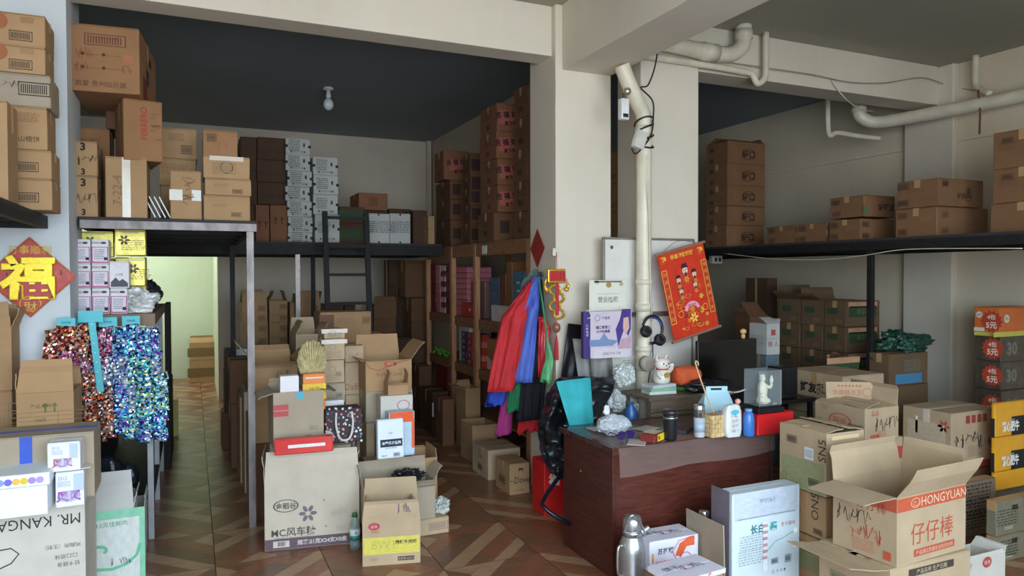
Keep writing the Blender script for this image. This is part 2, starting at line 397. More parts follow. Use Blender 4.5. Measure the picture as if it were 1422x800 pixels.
# shell
struct('ceiling', box(-2.2, 7, -1.5, 5.0, 3.7, 3.8), M_ceil)
struct('trim_18', box(-2.2, 7, 5.0, 10.6, 3.7, 3.8), M_dark)['label'] = 'dark grey painted store room ceiling'
struct('wall_right', box(6.7, 6.85, -1.5, 13, 0, 3.7), wallmat('wall_paint_warm_light', (228, 212, 188)))  # white wall with the warm bounced light tinted into its colour
struct('wall_left', box(-2.2, -1.75, -1.5, 13, 0, 3.7), M_wall)
struct('wall_back', box(.32, 7, 10.4, 10.55, 0, 3.7), M_wall)
struct('wall_corridor', box(-2.2, 1.2, 12.9, 13.05, 0, 3.2), M_green)
struct('ceiling_corridor', box(-2.2, 1.2, 10.56, 12.9, 3.1, 3.2), M_wall)
struct('wall_above_corridor', box(-1.75, .32, 10.4, 10.55, 2.3, 3.7), M_wall)
struct('wall_corridor_side', box(.32, .42, 10.55, 12.9, 0, 3.1), M_green)
struct('wall_front_light_block', box(3.9, 7, -1.5, -1.4, 0, 3.7), M_wall)  # unseen wall added to hold outside light off the right-hand cartons
struct('wall_partition', box(3.32, 3.42, 6.0, 10.4, 0, 3.7), M_part)
# pilaster left, columns, beams
struct('column_left', box(-1.75, -.64, 4.8, 5.33, 0, 3.7), wallmat('wall_paint_cool_daylight', (216, 222, 228)))  # white pillar with the blue of the daylight put into its colour
struct('column_centre', box(2.475, 2.955, 4.72, 5.16, 0, 3.7, .006), M_wall)
struct('column_right', box(3.16, 3.71, 4.62, 4.95, 0, 3.7, .006), M_wall)
struct('column_corner', box(6.62, 6.7, 4.5, 5.02, 0, 3.7, .015), M_wall)
struct('beam_front', box(-1.75, 2.475, 4.78, 5.0, 3.33, 3.7, .004), M_wall)
struct('beam_depth', box(2.53, 2.95, -1.5, 4.72, 3.22, 3.7, .004), M_wall)
struct('beam_right', box(2.955, 6.62, 4.66, 4.93, 3.33, 3.7, .004), M_wall)
# wall panels grooves: raised strip lines on right wall
for i, (Y0, Y1, z0, z1) in enumerate(((5.0, 10.3, 2.955, 2.975), (1.0, 4.6, 2.955, 2.975))):
    struct('trim_%d' % (i + 1), box(6.675, 6.7, Y0, Y1, z0, z1), M_wall)
struct('trim_3', box(6.675, 6.7, 5.02, 5.045, 0, 3.2), mat('groove_shadow_paint', (120, 110, 96), .8))
struct('trim_4', box(3.24, 3.30, 10.3, 10.4, 0, 3.7), M_wall)
# shop front outside: pavement
struct('ground_outside', box(-8, 14, -9, -3, -.2, -.02), mat('paving', (168, 160, 150), .9))

# ---------------- mezzanines
def platform(label, x0, x1, y0, y1, z, posts, edge=('f',), pm=None, th=.07, joists=True):
    r = thing('mezzanine_platform', label, 'platform', ((x0 + x1) / 2, (y0 + y1) / 2, 0))
    cx, cy = r.location.x, r.location.y
    B = lambda n, a, b, c, d, e, f, m: obj(n, box(a - cx, b - cx, c - cy, d - cy, e, f), m, r)
    B('deck', x0, x1, y0, y1, z - .02, z, mat('deck_board', (52, 48, 50), .8))
    B('edge_beam', x0, x1, y0, y0 + .04, z - th, z - .02, pm or M_zinc); B('edge_beam', x0, x1, y1 - .04, y1, z - th, z - .02, M_steel)
    B('edge_beam', x0, x0 + .04, y0 + .04, y1 - .04, z - th, z - .02, M_steel); B('edge_beam', x1 - .04, x1, y0 + .04, y1 - .04, z - th, z - .02, M_steel)
    if joists:
        n = max(2, int((y1 - y0) / .5))
        for i in range(1, n): y = y0 + (y1 - y0) * i / n; B('joist', x0 + .04, x1 - .04, y - .015, y + .015, z - .065, z - .02, M_steel)
    for (x, y, m) in posts: B('post', x - .022, x + .022, y - .022, y + .022, 0, z - th, m)
    return r
M_pale = mat('pale_steel', (150, 140, 138), .4, .3, var=.2, scale=20)
platform('steel mezzanine platform over the corridor left, carrying cartons', -.62, .40, 5.06, 7.5, 2.06, [(.36, 5.1, M_zinc), (.36, 7.4, M_steel)])
platform('black steel mezzanine across the back of the store room', -.62, 2.56, 7.62, 8.95, 2.04, [(1.24, 8.2, M_steel), (1.0, 7.64, M_pale)], pm=M_steel, th=.13)
platform('black mezzanine piece in front of the left pillar', -1.74, -.74, 3.6, 4.78, 2.035, [(-1.6, 3.7, M_steel)], pm=M_steel)
platform('black mezzanine along the right wall with one post', 5.2, 6.61, 1.2, 5.03, 1.99, [(5.24, 4.27, M_steel), (5.24, 1.4, M_steel)], pm=M_steel, th=.09)
platform('black mezzanine along the right wall beyond the corner pillar', 5.2, 6.68, 5.04, 10.3, 1.99, [(5.24, 9.0, M_steel)], pm=M_steel, th=.09)
# ladder
def ladder():
    r = thing('ladder', 'black steel ladder leaning on the back mezzanine', 'ladder', (1.455, 7.45, 0))
    for x0, x1 in ((-.22, -.19), (.20, .24)):
        bm = BM(); bx(bm, -.025, .025, -.02, .02, 0, 2.36); bm.transform(Matrix.Translation((x0, -.38, 0)) @ Matrix.Rotation(-.13, 4, 'X')); obj('rail', bm, M_steel, r)
    for k in range(8):
        z = .25 + k * .29; obj('rung', box(-.19, .195, -.38 + z * .131 - .012, -.38 + z * .131 + .012, z - .015, z + .015), M_steel, r)
ladder()
# ---------------- wooden shelf unit
M_pine = wood('pine_wood', (160, 110, 76), (200, 148, 106), .6, (8, 8, 1)); M_pineh = wood('pine_board', (122, 80, 56), (162, 114, 82), .6, (8, 1.5, 8))
def shelf_unit():
    X0, X1, Y0, Y1 = 2.64, 3.30, 5.22, 8.36
    r = thing('wooden_shelf', 'pine shelf unit along the partition behind the centre column', 'shelf', (2.97, 6.8, 0)); cx, cy = 2.97, 6.8
    B = lambda n, a, b, c, d, e, f, m: obj(n, box(a - cx, b - cx, c - cy, d - cy, e, f, .003), m, r)
    for y in (5.45, 6.7, 7.41, 8.32):
        B('post', X0 - .05, X0, y - .035, y + .035, 0, 2.0, M_pine); B('post', X1 - .05, X1, y - .03, y + .03, 0, 1.98, M_pine)
    for z in (.30, .75, 1.25, 1.98):
        B('shelf_board', X0, X1, Y0, Y1, z - .02, z, M_pineh)
        B('front_rail', X0 - .045 if z > 1.9 else X0 - .02, X0, Y0, Y1, z - .10, z - .001 if z < 1.9 else z + .03, M_pineh) if z > .4 else None
        for y in (5.45, 6.7, 7.41, 8.28): B('cross_bar', X0, X1 - .05, y - .02, y + .02, z - .06, z - .021, M_pine) if z > .4 else None
    return r
shelf_unit()
# ceiling lamp
def lamp():
    p = at(456, 122, Z=3.7)
    r = thing('ceiling_lamp', 'small white bulb in a holder on the dark ceiling', 'lamp', (p.x, p.y, 3.7)); W = mat('white_plastic', (225, 225, 225), .4)
    obj('ceiling_plate', lathe([(.05, 0), (.055, -.02), (.02, -.03)][::-1]), W, r); smooth(obj('lamp_holder', lathe([(.02, -.11), (.03, -.10), (.022, -.03)]), W, r))
    smooth(obj('bulb', lathe([(.005, -.24), (.035, -.225), (.055, -.19), (.05, -.15), (.025, -.11)]), mat('bulb_glass', (235, 238, 240), .25), r))
lamp()
# ---------------- pipes and cables
M_pvc = mat('white_pvc', (218, 208, 188), .4, var=.12, scale=6); M_cable = mat('black_cable', (28, 26, 28), .5); M_rust = mat('rusty_strap', (110, 66, 44), .7)
def pipe(label, pts, r, extras=(), **k):
    t = thing('drain_pipe', label, 'pipe'); smooth(obj('pipe', tube(pts, r, 16, 5), M_pvc, t))
    for p, q in extras: smooth(obj('collar', tube([p, q], r * 1.14, 16, 0), M_pvc, t))
    return t
vx, vy = 3.085, 4.47
a1 = Vector((2.88, 4.40, 3.20)); 
vp = pipe('thick white drain pipe running down beside the whiteboard to the floor', [(2.86, 4.42, 3.21), (2.90, 4.42, 3.12), (2.99, 4.44, 2.99), (3.07, 4.46, 2.88), (vx, vy, 2.76), (vx, vy, 2.5), (vx, vy, 1.5), (vx, vy, .0)], .057,
     [((vx, vy, 2.72), (vx, vy, 2.80)), ((vx, vy, 1.62), (vx, vy, 1.66)), ((vx, vy, 1.42), (vx, vy, 1.48)), ((vx, vy, 1.12), (vx, vy, 1.16)), ((vx, vy, .98), (vx, vy, 1.02))])
for i, z in enumerate((2.66, 2.72, 2.78, 2.83)): obj('strap', tube([(vx + .07 * math.cos(a), vy + .07 * math.sin(a), z + .03 * math.sin(a + i)) for a in [k * math.pi / 4 for k in range(9)]], .007, 6, 2), M_cable, vp)
pipe('thick horizontal drain pipe under the ceiling along the right beam', [(2.96, 4.52, 3.47), (3.3, 4.52, 3.46), (3.70, 4.52, 3.44), (3.86, 4.52, 3.44), (3.97, 4.52, 3.46), (4.06, 4.52, 3.53), (4.08, 4.52, 3.62), (4.08, 4.52, 3.70)], .062,
     [((3.66, 4.52, 3.443), (3.80, 4.52, 3.44)), ((4.08, 4.52, 3.59), (4.08, 4.52, 3.66))])
pipe('thin drain pipe with a bend beside the thick ceiling pipe', [(3.1, 4.57, 3.36), (3.6, 4.58, 3.36), (4.10, 4.58, 3.35), (4.22, 4.58, 3.34), (4.28, 4.58, 3.27), (4.36, 4.58, 3.33), (4.37, 4.58, 3.45), (4.37, 4.58, 3.70)], .027)
pipe('thick drain pipe running along the upper right wall', [(6.1, 5.12, 3.7), (6.1, 5.12, 3.34), (6.13, 5.1, 3.25), (6.22, 5.02, 3.20), (6.32, 4.8, 3.2), (6.45, 4.2, 3.21), (6.5, 3.6, 3.22), (6.5, 2.4, 3.23)], .062, [((6.1, 5.12, 3.30), (6.1, 5.12, 3.38))])
pipe('thin bent drain pipe beyond the right beam', [(5.92, 5.34, 3.7), (5.92, 5.34, 3.22), (5.93, 5.32, 3.1), (6.0, 5.30, 3.13), (6.2, 5.22, 3.10), (6.40, 5.12, 3.07)], .026)
pipe('thin vertical pipe ending at the right wall pipe', [(6.6, 4.28, 3.7), (6.6, 4.28, 3.45), (6.57, 4.2, 3.36), (6.52, 4.1, 3.30)], .028)
def cable(label, pts, r=.006, m=None, sm=6, cat='cable'): return smooth(tag(obj('cable', tube(pts, r, 6, sm), m or M_cable), label, cat))
A = at(1045, 0, Y=3.0); 
cable('black cable crossing the depth beam toward the front', [at(882, 54, X=2.95) + Vector((.03, 0, 0)), at(930, 50, Y=4.2), at(980, 32, Y=4.0), at(1010, 18, Y=3.8), at(1036, 0, Y=3.6), at(1060, -40, Y=3.4)])
cable('black cable dropping from the beam to the pipe', [at(882, 54, Y=4.38), at(910, 65, Y=4.38), at(910, 90, Y=4.38), at(900, 118, Y=4.38), at(890, 122, Y=4.38), at(906, 140, Y=4.38), at(907, 165, Y=4.38), at(903, 190, Y=4.38), at(884, 213, Y=4.38), at(877, 206, Y=4.38)])
cable('grey cable sagging along the right beam', [at(1000, 85, Y=4.6), at(1070, 95, Y=4.6), at(1130, 104, Y=4.62), at(1180, 114, Y=4.62), at(1230, 115, Y=4.62), at(1282, 108, Y=4.62), at(1320, 120, Y=4.58), at(1358, 126, Y=4.3)], .005, mat('grey_cable', (160, 150, 130), .6))
cable('white cable hanging to the right bent pipe', [at(1155, 112, Y=4.64), at(1172, 135, Y=4.64), at(1192, 150, Y=4.8), at(1212, 155, Y=5.0)], .006, M_pvc)
cable('brown strap hanging from the right wall pipe', [at(1358, 125, X=6.43), at(1361, 150, X=6.42), at(1360, 186, X=6.42)], .008, M_rust)
cable('white wire sagging under the right mezzanine', [at(1005, 352, X=5.18), at(1080, 360, X=5.18), at(1150, 360, X=5.18), at(1205, 354, X=5.16), at(1265, 346, X=5.16), at(1420, 345, X=5.16)], .004, M_pvc)
cable('thin white cord running down beside the drain pipe', [at(898, 215, Y=4.36), at(901, 300, Y=4.4), at(903, 400, Y=4.4), at(906, 445, Y=4.4)], .004, M_pvc)
# small devices on the pipe
def dev(name, label, p, w, h, d, m, rz=0, ry=0, kids=()):
    r = thing(name, label, 'device', p, rz); b = obj('housing', box(-w / 2, w / 2, -d / 2, d / 2, -h / 2, h / 2, .006), m, r)
    for k in kids: obj(k[0], box(*k[1]), k[2], r)
    r.rotation_euler[1] = ry; return r
WP = mat('white_plastic', (225, 225, 225), .4)
dev('junction_box', 'white junction box strapped to the pipe below the cables', at(888, 194, Y=4.37), .085, .13, .05, WP, 0, .3, [('lid', (-.038, .038, -.031, -.024, -.058, .058), mat('pale_plastic', (205, 200, 190), .5))])
dev('camera_unit', 'small white device hanging left of the strapped pipe', at(866, 152, Y=4.36), .065, .15, .05, WP, 0, 0, [('lens', (-.02, .02, -.031, -.024, -.06, -.035), M_cable), ('hook', (-.006, .006, -.006, .006, .075, .12), M_rust)])
smooth(tag(obj('ball_valve', ball(at(871, 127, Y=4.35), .03), mat('chrome_worn', (190, 185, 175), .3, .8)), 'small round grey fitting on the slanting pipe', 'fitting'))
dev('beam_bracket', 'thin grey metal bracket on the depth beam', at(877, 45, X=2.965), .012, .2, .03, M_zinc, math.radians(90))
# ================= left foreground =================
G1 = 'boxes stacked at the left front'
def C(loc, w, d, h, k, label, **kw): return carton(loc, w, d, h, k, label, **kw)
# tall pale printed carton (upside down)
WB = lambda: mat('white_cardboard', (228, 220, 212), .75, var=.06, bump=.08, bscale=20)
(big,) = CB(-70, 114, (703, 826), 3.95, 'large off-white carton printed upside down with an outlined hen, leftmost on the floor', 'white', d=.42, z0=0, group=G1, tape=False,
    prints=(P('text', .50, .86, .05, 'MR. KANGAROO', roll=math.pi, wd=.47, c=(52, 46, 44)), P('text', .82, .66, .022, '鸡胸肉（生制）', roll=math.pi, c=(90, 84, 80)), P('text', .84, .58, .022, '口口原味', roll=math.pi, c=(90, 84, 80)),
            P('text', .86, .52, .022, '轻卡健身', roll=math.pi, c=(90, 84, 80)), P('text', .62, .30, .024, 'PROTOTYPE CHICKEN BREAST', roll=math.pi, wd=.34, c=(60, 54, 50)), P('text', .58, .14, .08, '原型鸡胸肉', roll=math.pi, wd=.38, c=(40, 36, 36), bold=.02),
            P('poly', .28, .55, .20, ((-1, .1), (-.6, .3), (-.1, .42), (.35, .45), (.5, .3), (.35, .1), (.1, 0), (-.3, -.2), (-.7, -.4), (-1.2, -.5))))) 
bt = big.location.z + (at(-70 + 90, 703, Y=3.95).z)
zt = at(22, 703, Y=3.95).z
# cartons behind and beside
(c2,) = CB(-70, 128, (604, 700), 3.97, 'grey-beige carton with blue packing tape, lying on the off-white carton', 'grey', d=.27, z0=zt, s=None, c=60, tape=True, tapec=mat('blue_tape', (48, 84, 190), .35), strip=True)
(c3,) = CB(20, 100, (545, 592), 4.26, 'kraft carton with a printed table on its front and raised flap', 'kraft', z0=.802, d=.3, c=60, openf={'f': 70, 'b': 110, 'l': 95}, flen={'f': .17, 'b': .1, 'l': .1},
    prints=(P('table', .5, .5, .11, c=(120, 104, 60)), P('text', .42, .78, .022, '产品名称', c=(96, 90, 50)), P('text', .42, .55, .02, '120克', c=(96, 90, 50)), P('text', .42, .35, .02, '400克  美', c=(96, 90, 50)), P('arrows', .58, .75, .05, c=(90, 110, 60))))
CB(-60, 14, (455, 542, 592), 4.575, 'kraft carton at left frame edge, @ of two', 'kraft', z0=.802, d=.2, c=14, top=dict(openf={'r': 110, 'b': 90, 'f': 95}, flen={'r': .11, 'b': .12, 'f': .14}), prints=lambda i: (P('table', .5, .4, .2, c=(150, 130, 100)),) if i else ())
# supports below them
CB(-60, 108, (620, 826), 4.39, 'kraft carton hidden behind the off-white carton, carrying others', 'pale', z0=0, zt=.80, d=.38, c=60)
# bright open gift box with flower lid
def gift():
    p = at(20, 703, Y=3.93); z = zt
    r = thing('gift_box', 'bright white gift box with pastel flower lid at far left', 'box', (p.x, 3.90, z), 0); W = mat('bright_paper', (240, 250, 255), .5, var=.02)
    x0, x1 = at(-60, 600, Y=3.90).x - p.x, at(76, 600, Y=3.90).x - p.x; h = at(20, 668, Y=3.9).z - z; h2 = at(20, 650, Y=3.9).z - z
    r.location.y = 3.86; obj('body', box(x0, x1 - .01, -.10, .12, 0, h, .004), W, r); obj('lid', box(x0 - .005, x1, -.105, .125, h + .002, h2, .006), W, r)
    for i, (u, c) in enumerate(((.28, (120, 110, 220)), (.36, (236, 190, 90)), (.44, (236, 200, 60)), (.52, (170, 140, 225)), (.6, (180, 160, 235)), (.2, (150, 160, 230)))):
        o = pr(r, 'f', (1, .2, 1), 'disc', .5 + x0 + (x1 - x0) * (u + .3), (h + h2) / 2 , .03, c=c); o.location.y = -.107
    return r
gift()
def milkbox(px0, px1, y0, y1, Y, label, c, z=None, rz=0):
    a, b = at(px0, (y0 + y1) / 2, Y=Y), at(px1, (y0 + y1) / 2, Y=Y); z1 = at((px0 + px1) / 2, y0, Y=Y).z; z0 = z if z is not None else at((px0 + px1) / 2, y1, Y=Y).z
    w, h = b.x - a.x, z1 - z0
    return carton(((a.x + b.x) / 2, Y + .06, z0), w, .12, h, mat('glossy_white_paper', (232, 234, 244), .4, var=.03), label, 'small printed white boxes at the left', tape=False, rz=rz,
        prints=(P('disc', .46, .3, h * .34, 1.7, c=(205, 190, 240)), P('text', .45, .3, h * .3, '贝贝', c=c, bold=.05), P('rect', .8, .68, h * .5, c=(190, 205, 235), asp=.5), P('text', .25, .82, h * .1, '日口', c=(120, 120, 170)), P('lines', .3, .66, h * .16, 2, c=(150, 150, 190))))
m1 = milkbox(76, 116, 655, 697, 3.84, 'small white box with purple print, lower of two', (190, 60, 190), z=zt, rz=.05)
m2 = milkbox(66, 112, 614, 654, 3.84, 'small white box with orange print, upper of two', (230, 120, 50), z=zt + .165, rz=-.02)
obj('support', box(-.08, .10, -.02, .05, -.004, -.001), WB(), m2)
# green printed open cartons on the floor
CB(126, 182, (706, 800), 4.42, 'open white carton with green print, by the candy rack', 'cool', z0=0, s=None, d=.26, openf={'b': 92, 'r': 100, 'f': 88}, flen={'f': .2, 'b': .03, 'r': .07},
    prints=(P('rect', .5, .42, .48, c=(138, 198, 168), asp=.62), P('rect', .56, .40, .40, c=(205, 210, 206), asp=.55, off=.002), P('text', .42, .80, .028, '4.5克佳鲜肉', c=(70, 140, 105), off=.003), P('swirl', .22, .45, .2, c=(110, 185, 150), off=.003), P('scribble', .72, .32, .05, 4, c=(110, 70, 70), off=.003)))
CB(170, 197, (705, 778), 4.80, 'slim white open carton behind the green printed one', 'cool', z0=0, d=.25, openf={'l': 95, 'r': 92}, flen={'l': .1, 'r': .07})
# ================= candy rack =================
def rack():
    X0, X1, Y0, Y1 = -.63, -.235, 5.12, 6.9
    r = thing('candy_rack', 'grey steel rack with a brown top board behind the candy strips', 'rack', (-.43, 6.0, 0)); cx, cy = -.43, 6.0
    B = lambda n, a, b, c, d, e, f, m: obj(n, box(a - cx, b - cx, c - cy, d - cy, e, f, .002), m, r)
    GM = mat('pale_grey_steel', (160, 160, 164), .5, .2, var=.15)
    for x in (X0, X1 - .035):
        for y in (Y0, 6.0, Y1 - .035): B('post', x, x + .035, y, y + .035, 0, 1.38, GM)
    B('top_board', X0, X1 + .02, Y0 - .02, Y1, 1.38, 1.455, mat('brown_board', (142, 116, 98), .7))
    for z in (.27, .72, 1.05): B('shelf', X0, X1, Y0 + .04, Y1, z - .02, z, M_steel)
    B('back_panel', X0 + .04, X0 + .05, Y0 + .04, Y1 - .04, .02, 1.37, M_steel)
    return r
rack()
# small white/magenta boxes on the rack
def sbox(a, b, y0, y1, label, z0=None, Y=5.14):
    A, B = at(a, 400, Y=Y).x, at(b, 400, Y=Y).x; z1 = at((a + b) / 2, y0, Y=Y).z; zb = z0 if z0 is not None else at((a + b) / 2, y1, Y=Y).z; h = z1 - zb
    return carton(((A + B) / 2, Y + .06, zb), B - A - .003, .12, h - .001, mat('matte_white_paper', (226, 220, 226), .5, var=.03), label, 'white and magenta boxes on the candy rack', tape=False,
       prints=(P('rect', .5, .36, h * .66, c=(190, 90, 140), asp=.95 * (B - A) / h * 1.45), P('rect', .5, .37, h * .58, c=(222, 216, 226), asp=.93 * (B - A) / h * 1.5, off=.0025), P('lines', .45, .38, h * .42, int(a) % 4 + 1, c=(140, 130, 150), off=.0035, asp=.4), P('rect', .82, .2, h * .12, c=(40, 36, 50), off=.004),
               P('text', .35, .85, h * .1, '朗姆岩石', c=(110, 100, 85), off=.003), P('disc', .72, .85, h * .1, 1.8, c=(90, 80, 90), off=.003)))
zr = 1.457
rows = [(400, 436), (366, 400), (332, 366)]; zz = zr
for ri, (y0, y1) in enumerate(rows):
    cols = [(101, 126.5), (127, 152)] + ([(152.5, 177)] if ri == 0 else [])
    zn = at(114, y0, Y=5.14).z
    for ci, (a, b) in enumerate(cols):
        sbox(a, b, y0, y1, 'white magenta-edged box, %s row, %s in the row' % (('bottom', 'middle', 'top')[ri], ('left', 'second', 'third')[ci]), z0=zz)
    zz = zn
z1r = at(165, 400, Y=5.14).z
carton((at(166, 400, Y=5.16).x, 5.21, z1r), .11, .10, at(166, 363, Y=5.16).z - z1r, mat('matte_white_paper', (226, 220, 226), .5, var=.03), 'white box with a grey mountain picture on the candy rack', tape=False,
    prints=(P('fill', .5, .22, .06, ((-.8, -.5), (.8, -.5), (.8, -.1), (.3, .35), (0, .1), (-.35, .5), (-.8, 0)), c=(90, 88, 96)), P('text', .5, .5, .018, '2.9克', c=(60, 56, 60)), P('poly', .5, .85, .03, ((-1, .3), (-.4, -.3), (.4, -.3), (1, .3)), c=(150, 140, 140))))
GY = mat('yellow_gift_foil', (205, 190, 92), .35, .3, var=.25, scale=20)
def ybox(a, b, y0, y1, Y, label, z0=None, d=.16):
    A, B = at(a, 400, Y=Y).x, at(b, 400, Y=Y).x; z1 = at((a + b) / 2, y0, Y=Y).z; zb = z0 if z0 is not None else at((a + b) / 2, y1, Y=Y).z
    return carton(((A + B) / 2, Y + d / 2, zb), B - A, d, z1 - zb - .001, GY, label, 'yellow gift boxes on the candy rack', tape=False,
       prints=(P('flower', .3, .6, .07, c=(120, 104, 90)), P('lines', .6, .4, .07, 5, c=(150, 130, 70)), P('rect', .5, .9, .012, c=(230, 225, 180), asp=8)))
ybox(178, 202, 357, 392, 5.30, 'small yellow foil box right of the mountain picture box', z0=at(190, 397, Y=5.30).z)
ybox(160, 203, 319, 355, 5.32, 'yellow foil gift box, right one of the top pair')
ybox(112, 158, 321, 357, 5.34, 'yellow foil gift box behind the magenta boxes, left one of the top pair', d=.1)
ybox(160, 203, 356.5, 436, 5.47, 'tall yellow foil box behind, carrying the top pair', z0=zr, d=.14)
ybox(104, 158, 358, 436, 5.47, 'tall yellow foil box behind the magenta boxes, carrying the top left one', z0=zr, d=.14)
CLEAR = mat('clear_plastic_film', (215, 220, 225), .15, var=.1, alpha=.45, bump=.6, bscale=30)
p = at(203, 432, Y=5.26); tag(obj('plastic_bag', lumpy((.12, .07, .08), .4, 5, 4, 3, crease=.5), mat('crumpled_film', (190, 190, 190), .2, var=.5, scale=12, bump=.8, bscale=20), None, (-.32, 5.22, zr)), 'crumpled clear bag at the right end of the rack top', 'bag')
# dark goods behind rack
tag(obj('folded_tarpaulin', lumpy((.10, .3, .11), .4, 5, 4, 8, crease=.3), mat('dark_film', (60, 60, 62), .4, var=.4), None, (-.30, 5.9, zr)), 'dark crumpled bundle at the back of the rack top', 'bundle')
DK = mat('dark_wrapper', (28, 30, 44), .3, .1, var=.4, scale=30, bump=.3)
for i, (px, y, s, lab) in enumerate(((150, 684, .10, 'large dark snack pack with blue label on the lower rack shelf'), (128, 668, .06, 'dark snack pack left of the blue-labelled one'), (178, 664, .07, 'dark snack pack right of the blue-labelled one'))):
    q = at(px, y, Y=5.2); r = thing('snack_pack', lab, 'snack pack', (q.x, 5.22 + i * .03, .272), 0, 'dark snack packs on the lower rack shelf')
    smooth(obj('pouch', lumpy((s * .9, .05, s * 1.5), .12, 4, 4, i + 20, crease=.15), DK, r))
    if i == 0:
        o = obj('label', lathe([(.0, -.062), (.058, -.058), (.058, -.066), (.0, -.068)][::-1], 24), mat('blue_label', (60, 120, 215), .4, var=.1), r); o.rotation_euler = (math.pi / 2, 0, 0); o.location = (0, .005, .14)
        o = pr(r, 'f', (.1, .12, .1), 'text', .5, 1.4, .022, '脆香肠', c=(220, 225, 240)); o.location.y = -.064
for i in range(3):
    q = at(135 + i * 27, 615, Y=5.3); r = tag(smooth(obj('snack_pack', lumpy((.07, .05, .07), .2, 5, 3, i + 40, crease=.3), mat('dark_shiny_wrapper', (70, 66, 78), .25, .3, var=.6, scale=25), None, (q.x, 5.3, .722))), 'dark wrapped pack on the middle rack shelf, %s' % ('left', 'middle', 'right')[i], 'snack pack', 'dark packs on the middle rack shelf')
# candy strips
def glit(name, cols, scale):
    m = bpy.data.materials.new(name); m.use_nodes = True; n = m.node_tree.nodes; L = m.node_tree.links; p = n['Principled BSDF']
    t = n.new('ShaderNodeTexCoord'); oi = n.new('ShaderNodeObjectInfo'); ad = n.new('ShaderNodeVectorMath'); L.new(t.outputs['Object'], ad.inputs[0]); L.new(oi.outputs['Random'], ad.inputs[1])
    v = n.new('ShaderNodeTexVoronoi'); v.inputs['Scale'].default_value = scale; L.new(ad.outputs[0], v.inputs['Vector'])
    sp = n.new('ShaderNodeSeparateColor'); L.new(v.outputs['Color'], sp.inputs[0]); r = n.new('ShaderNodeValToRGB'); r.color_ramp.interpolation = 'CONSTANT'
    e = r.color_ramp.elements; e[0].position = 0; e[0].color = lin(cols[0]); e[1].position = 1 / len(cols); e[1].color = lin(cols[1])
    for i in range(2, len(cols)): x = e.new(i / len(cols)); x.color = lin(cols[i])
    L.new(sp.outputs[0], r.inputs[0]); L.new(r.outputs[0], p.inputs[0]); p.inputs['Metallic'].default_value = .55; p.inputs['Roughness'].default_value = .22
    # each facet tilts its own way
    g = n.new('ShaderNodeNewGeometry'); sb = n.new('ShaderNodeVectorMath'); sb.operation = 'SUBTRACT'; L.new(v.outputs['Color'], sb.inputs[0]); sb.inputs[1].default_value = (.5, .5, .5)
    sc = n.new('ShaderNodeVectorMath'); sc.operation = 'SCALE'; sc.inputs[3].default_value = .9; L.new(sb.outputs[0], sc.inputs[0]); aa = n.new('ShaderNodeVectorMath'); L.new(g.outputs['Normal'], aa.inputs[0]); L.new(sc.outputs[0], aa.inputs[1])
    nn = n.new('ShaderNodeVectorMath'); nn.operation = 'NORMALIZE'; L.new(aa.outputs[0], nn.inputs[0]); L.new(nn.outputs[0], p.inputs['Normal']); return m
GL = {'red': glit('red_gold_foil', [(150, 40, 50), (230, 190, 120), (60, 30, 26), (220, 130, 90), (240, 225, 220), (190, 60, 80), (90, 60, 30)], 85),
      'pink': glit('pink_foil', [(225, 120, 160), (245, 225, 235), (110, 40, 80), (200, 90, 150), (60, 40, 60), (235, 190, 200)], 85),
      'gold': glit('brown_foil', [(120, 90, 80), (235, 210, 190), (60, 40, 36), (170, 110, 90), (210, 90, 50), (200, 180, 190)], 85),
      'blue': glit('blue_foil', [(50, 70, 190), (90, 210, 235), (235, 245, 255), (30, 40, 85), (60, 150, 220), (130, 90, 200), (190, 240, 240)], 85),
      'cyan': glit('cyan_foil', [(60, 190, 220), (240, 250, 255), (40, 70, 160), (120, 220, 200), (210, 210, 120), (30, 60, 90), (150, 230, 250)], 85),
      'silver': glit('silver_foil', [(225, 235, 245), (120, 140, 190), (250, 250, 255), (60, 70, 120), (170, 200, 220)], 85)}
def packmesh(sd):
    bm = BM(); nx, nz = 9, 5; rd = random.Random(sd); F = []
    for s in (-1, 1):
        g = [[None] * (nz + 1) for _ in range(nx + 1)]
        for i in range(nx + 1):
            for j in range(nz + 1):
                u, v = i / nx, j / nz; edge = 4 * v * (1 - v); pu = max(0, 1 - abs(2 * u - 1) ** 6)
                g[i][j] = bm.verts.new(((u - .5) * .085, s * (.012 * pu * edge ** .5 + .0006) + rd.uniform(-.0015, .0015), (v - .5) * .042 * (1 if .08 < u < .92 else 1.12)))
        for i in range(nx):
            for j in range(nz): bm.faces.new((g[i][j], g[i + 1][j], g[i + 1][j + 1], g[i][j + 1]) if s < 0 else (g[i][j], g[i][j + 1], g[i + 1][j + 1], g[i + 1][j]))
    me = bpy.data.meshes.new('packet'); bm.to_mesh(me); bm.free(); return me
PM = [packmesh(i) for i in range(3)]
CY = mat('cyan_card', (84, 190, 205), .5, var=.08)
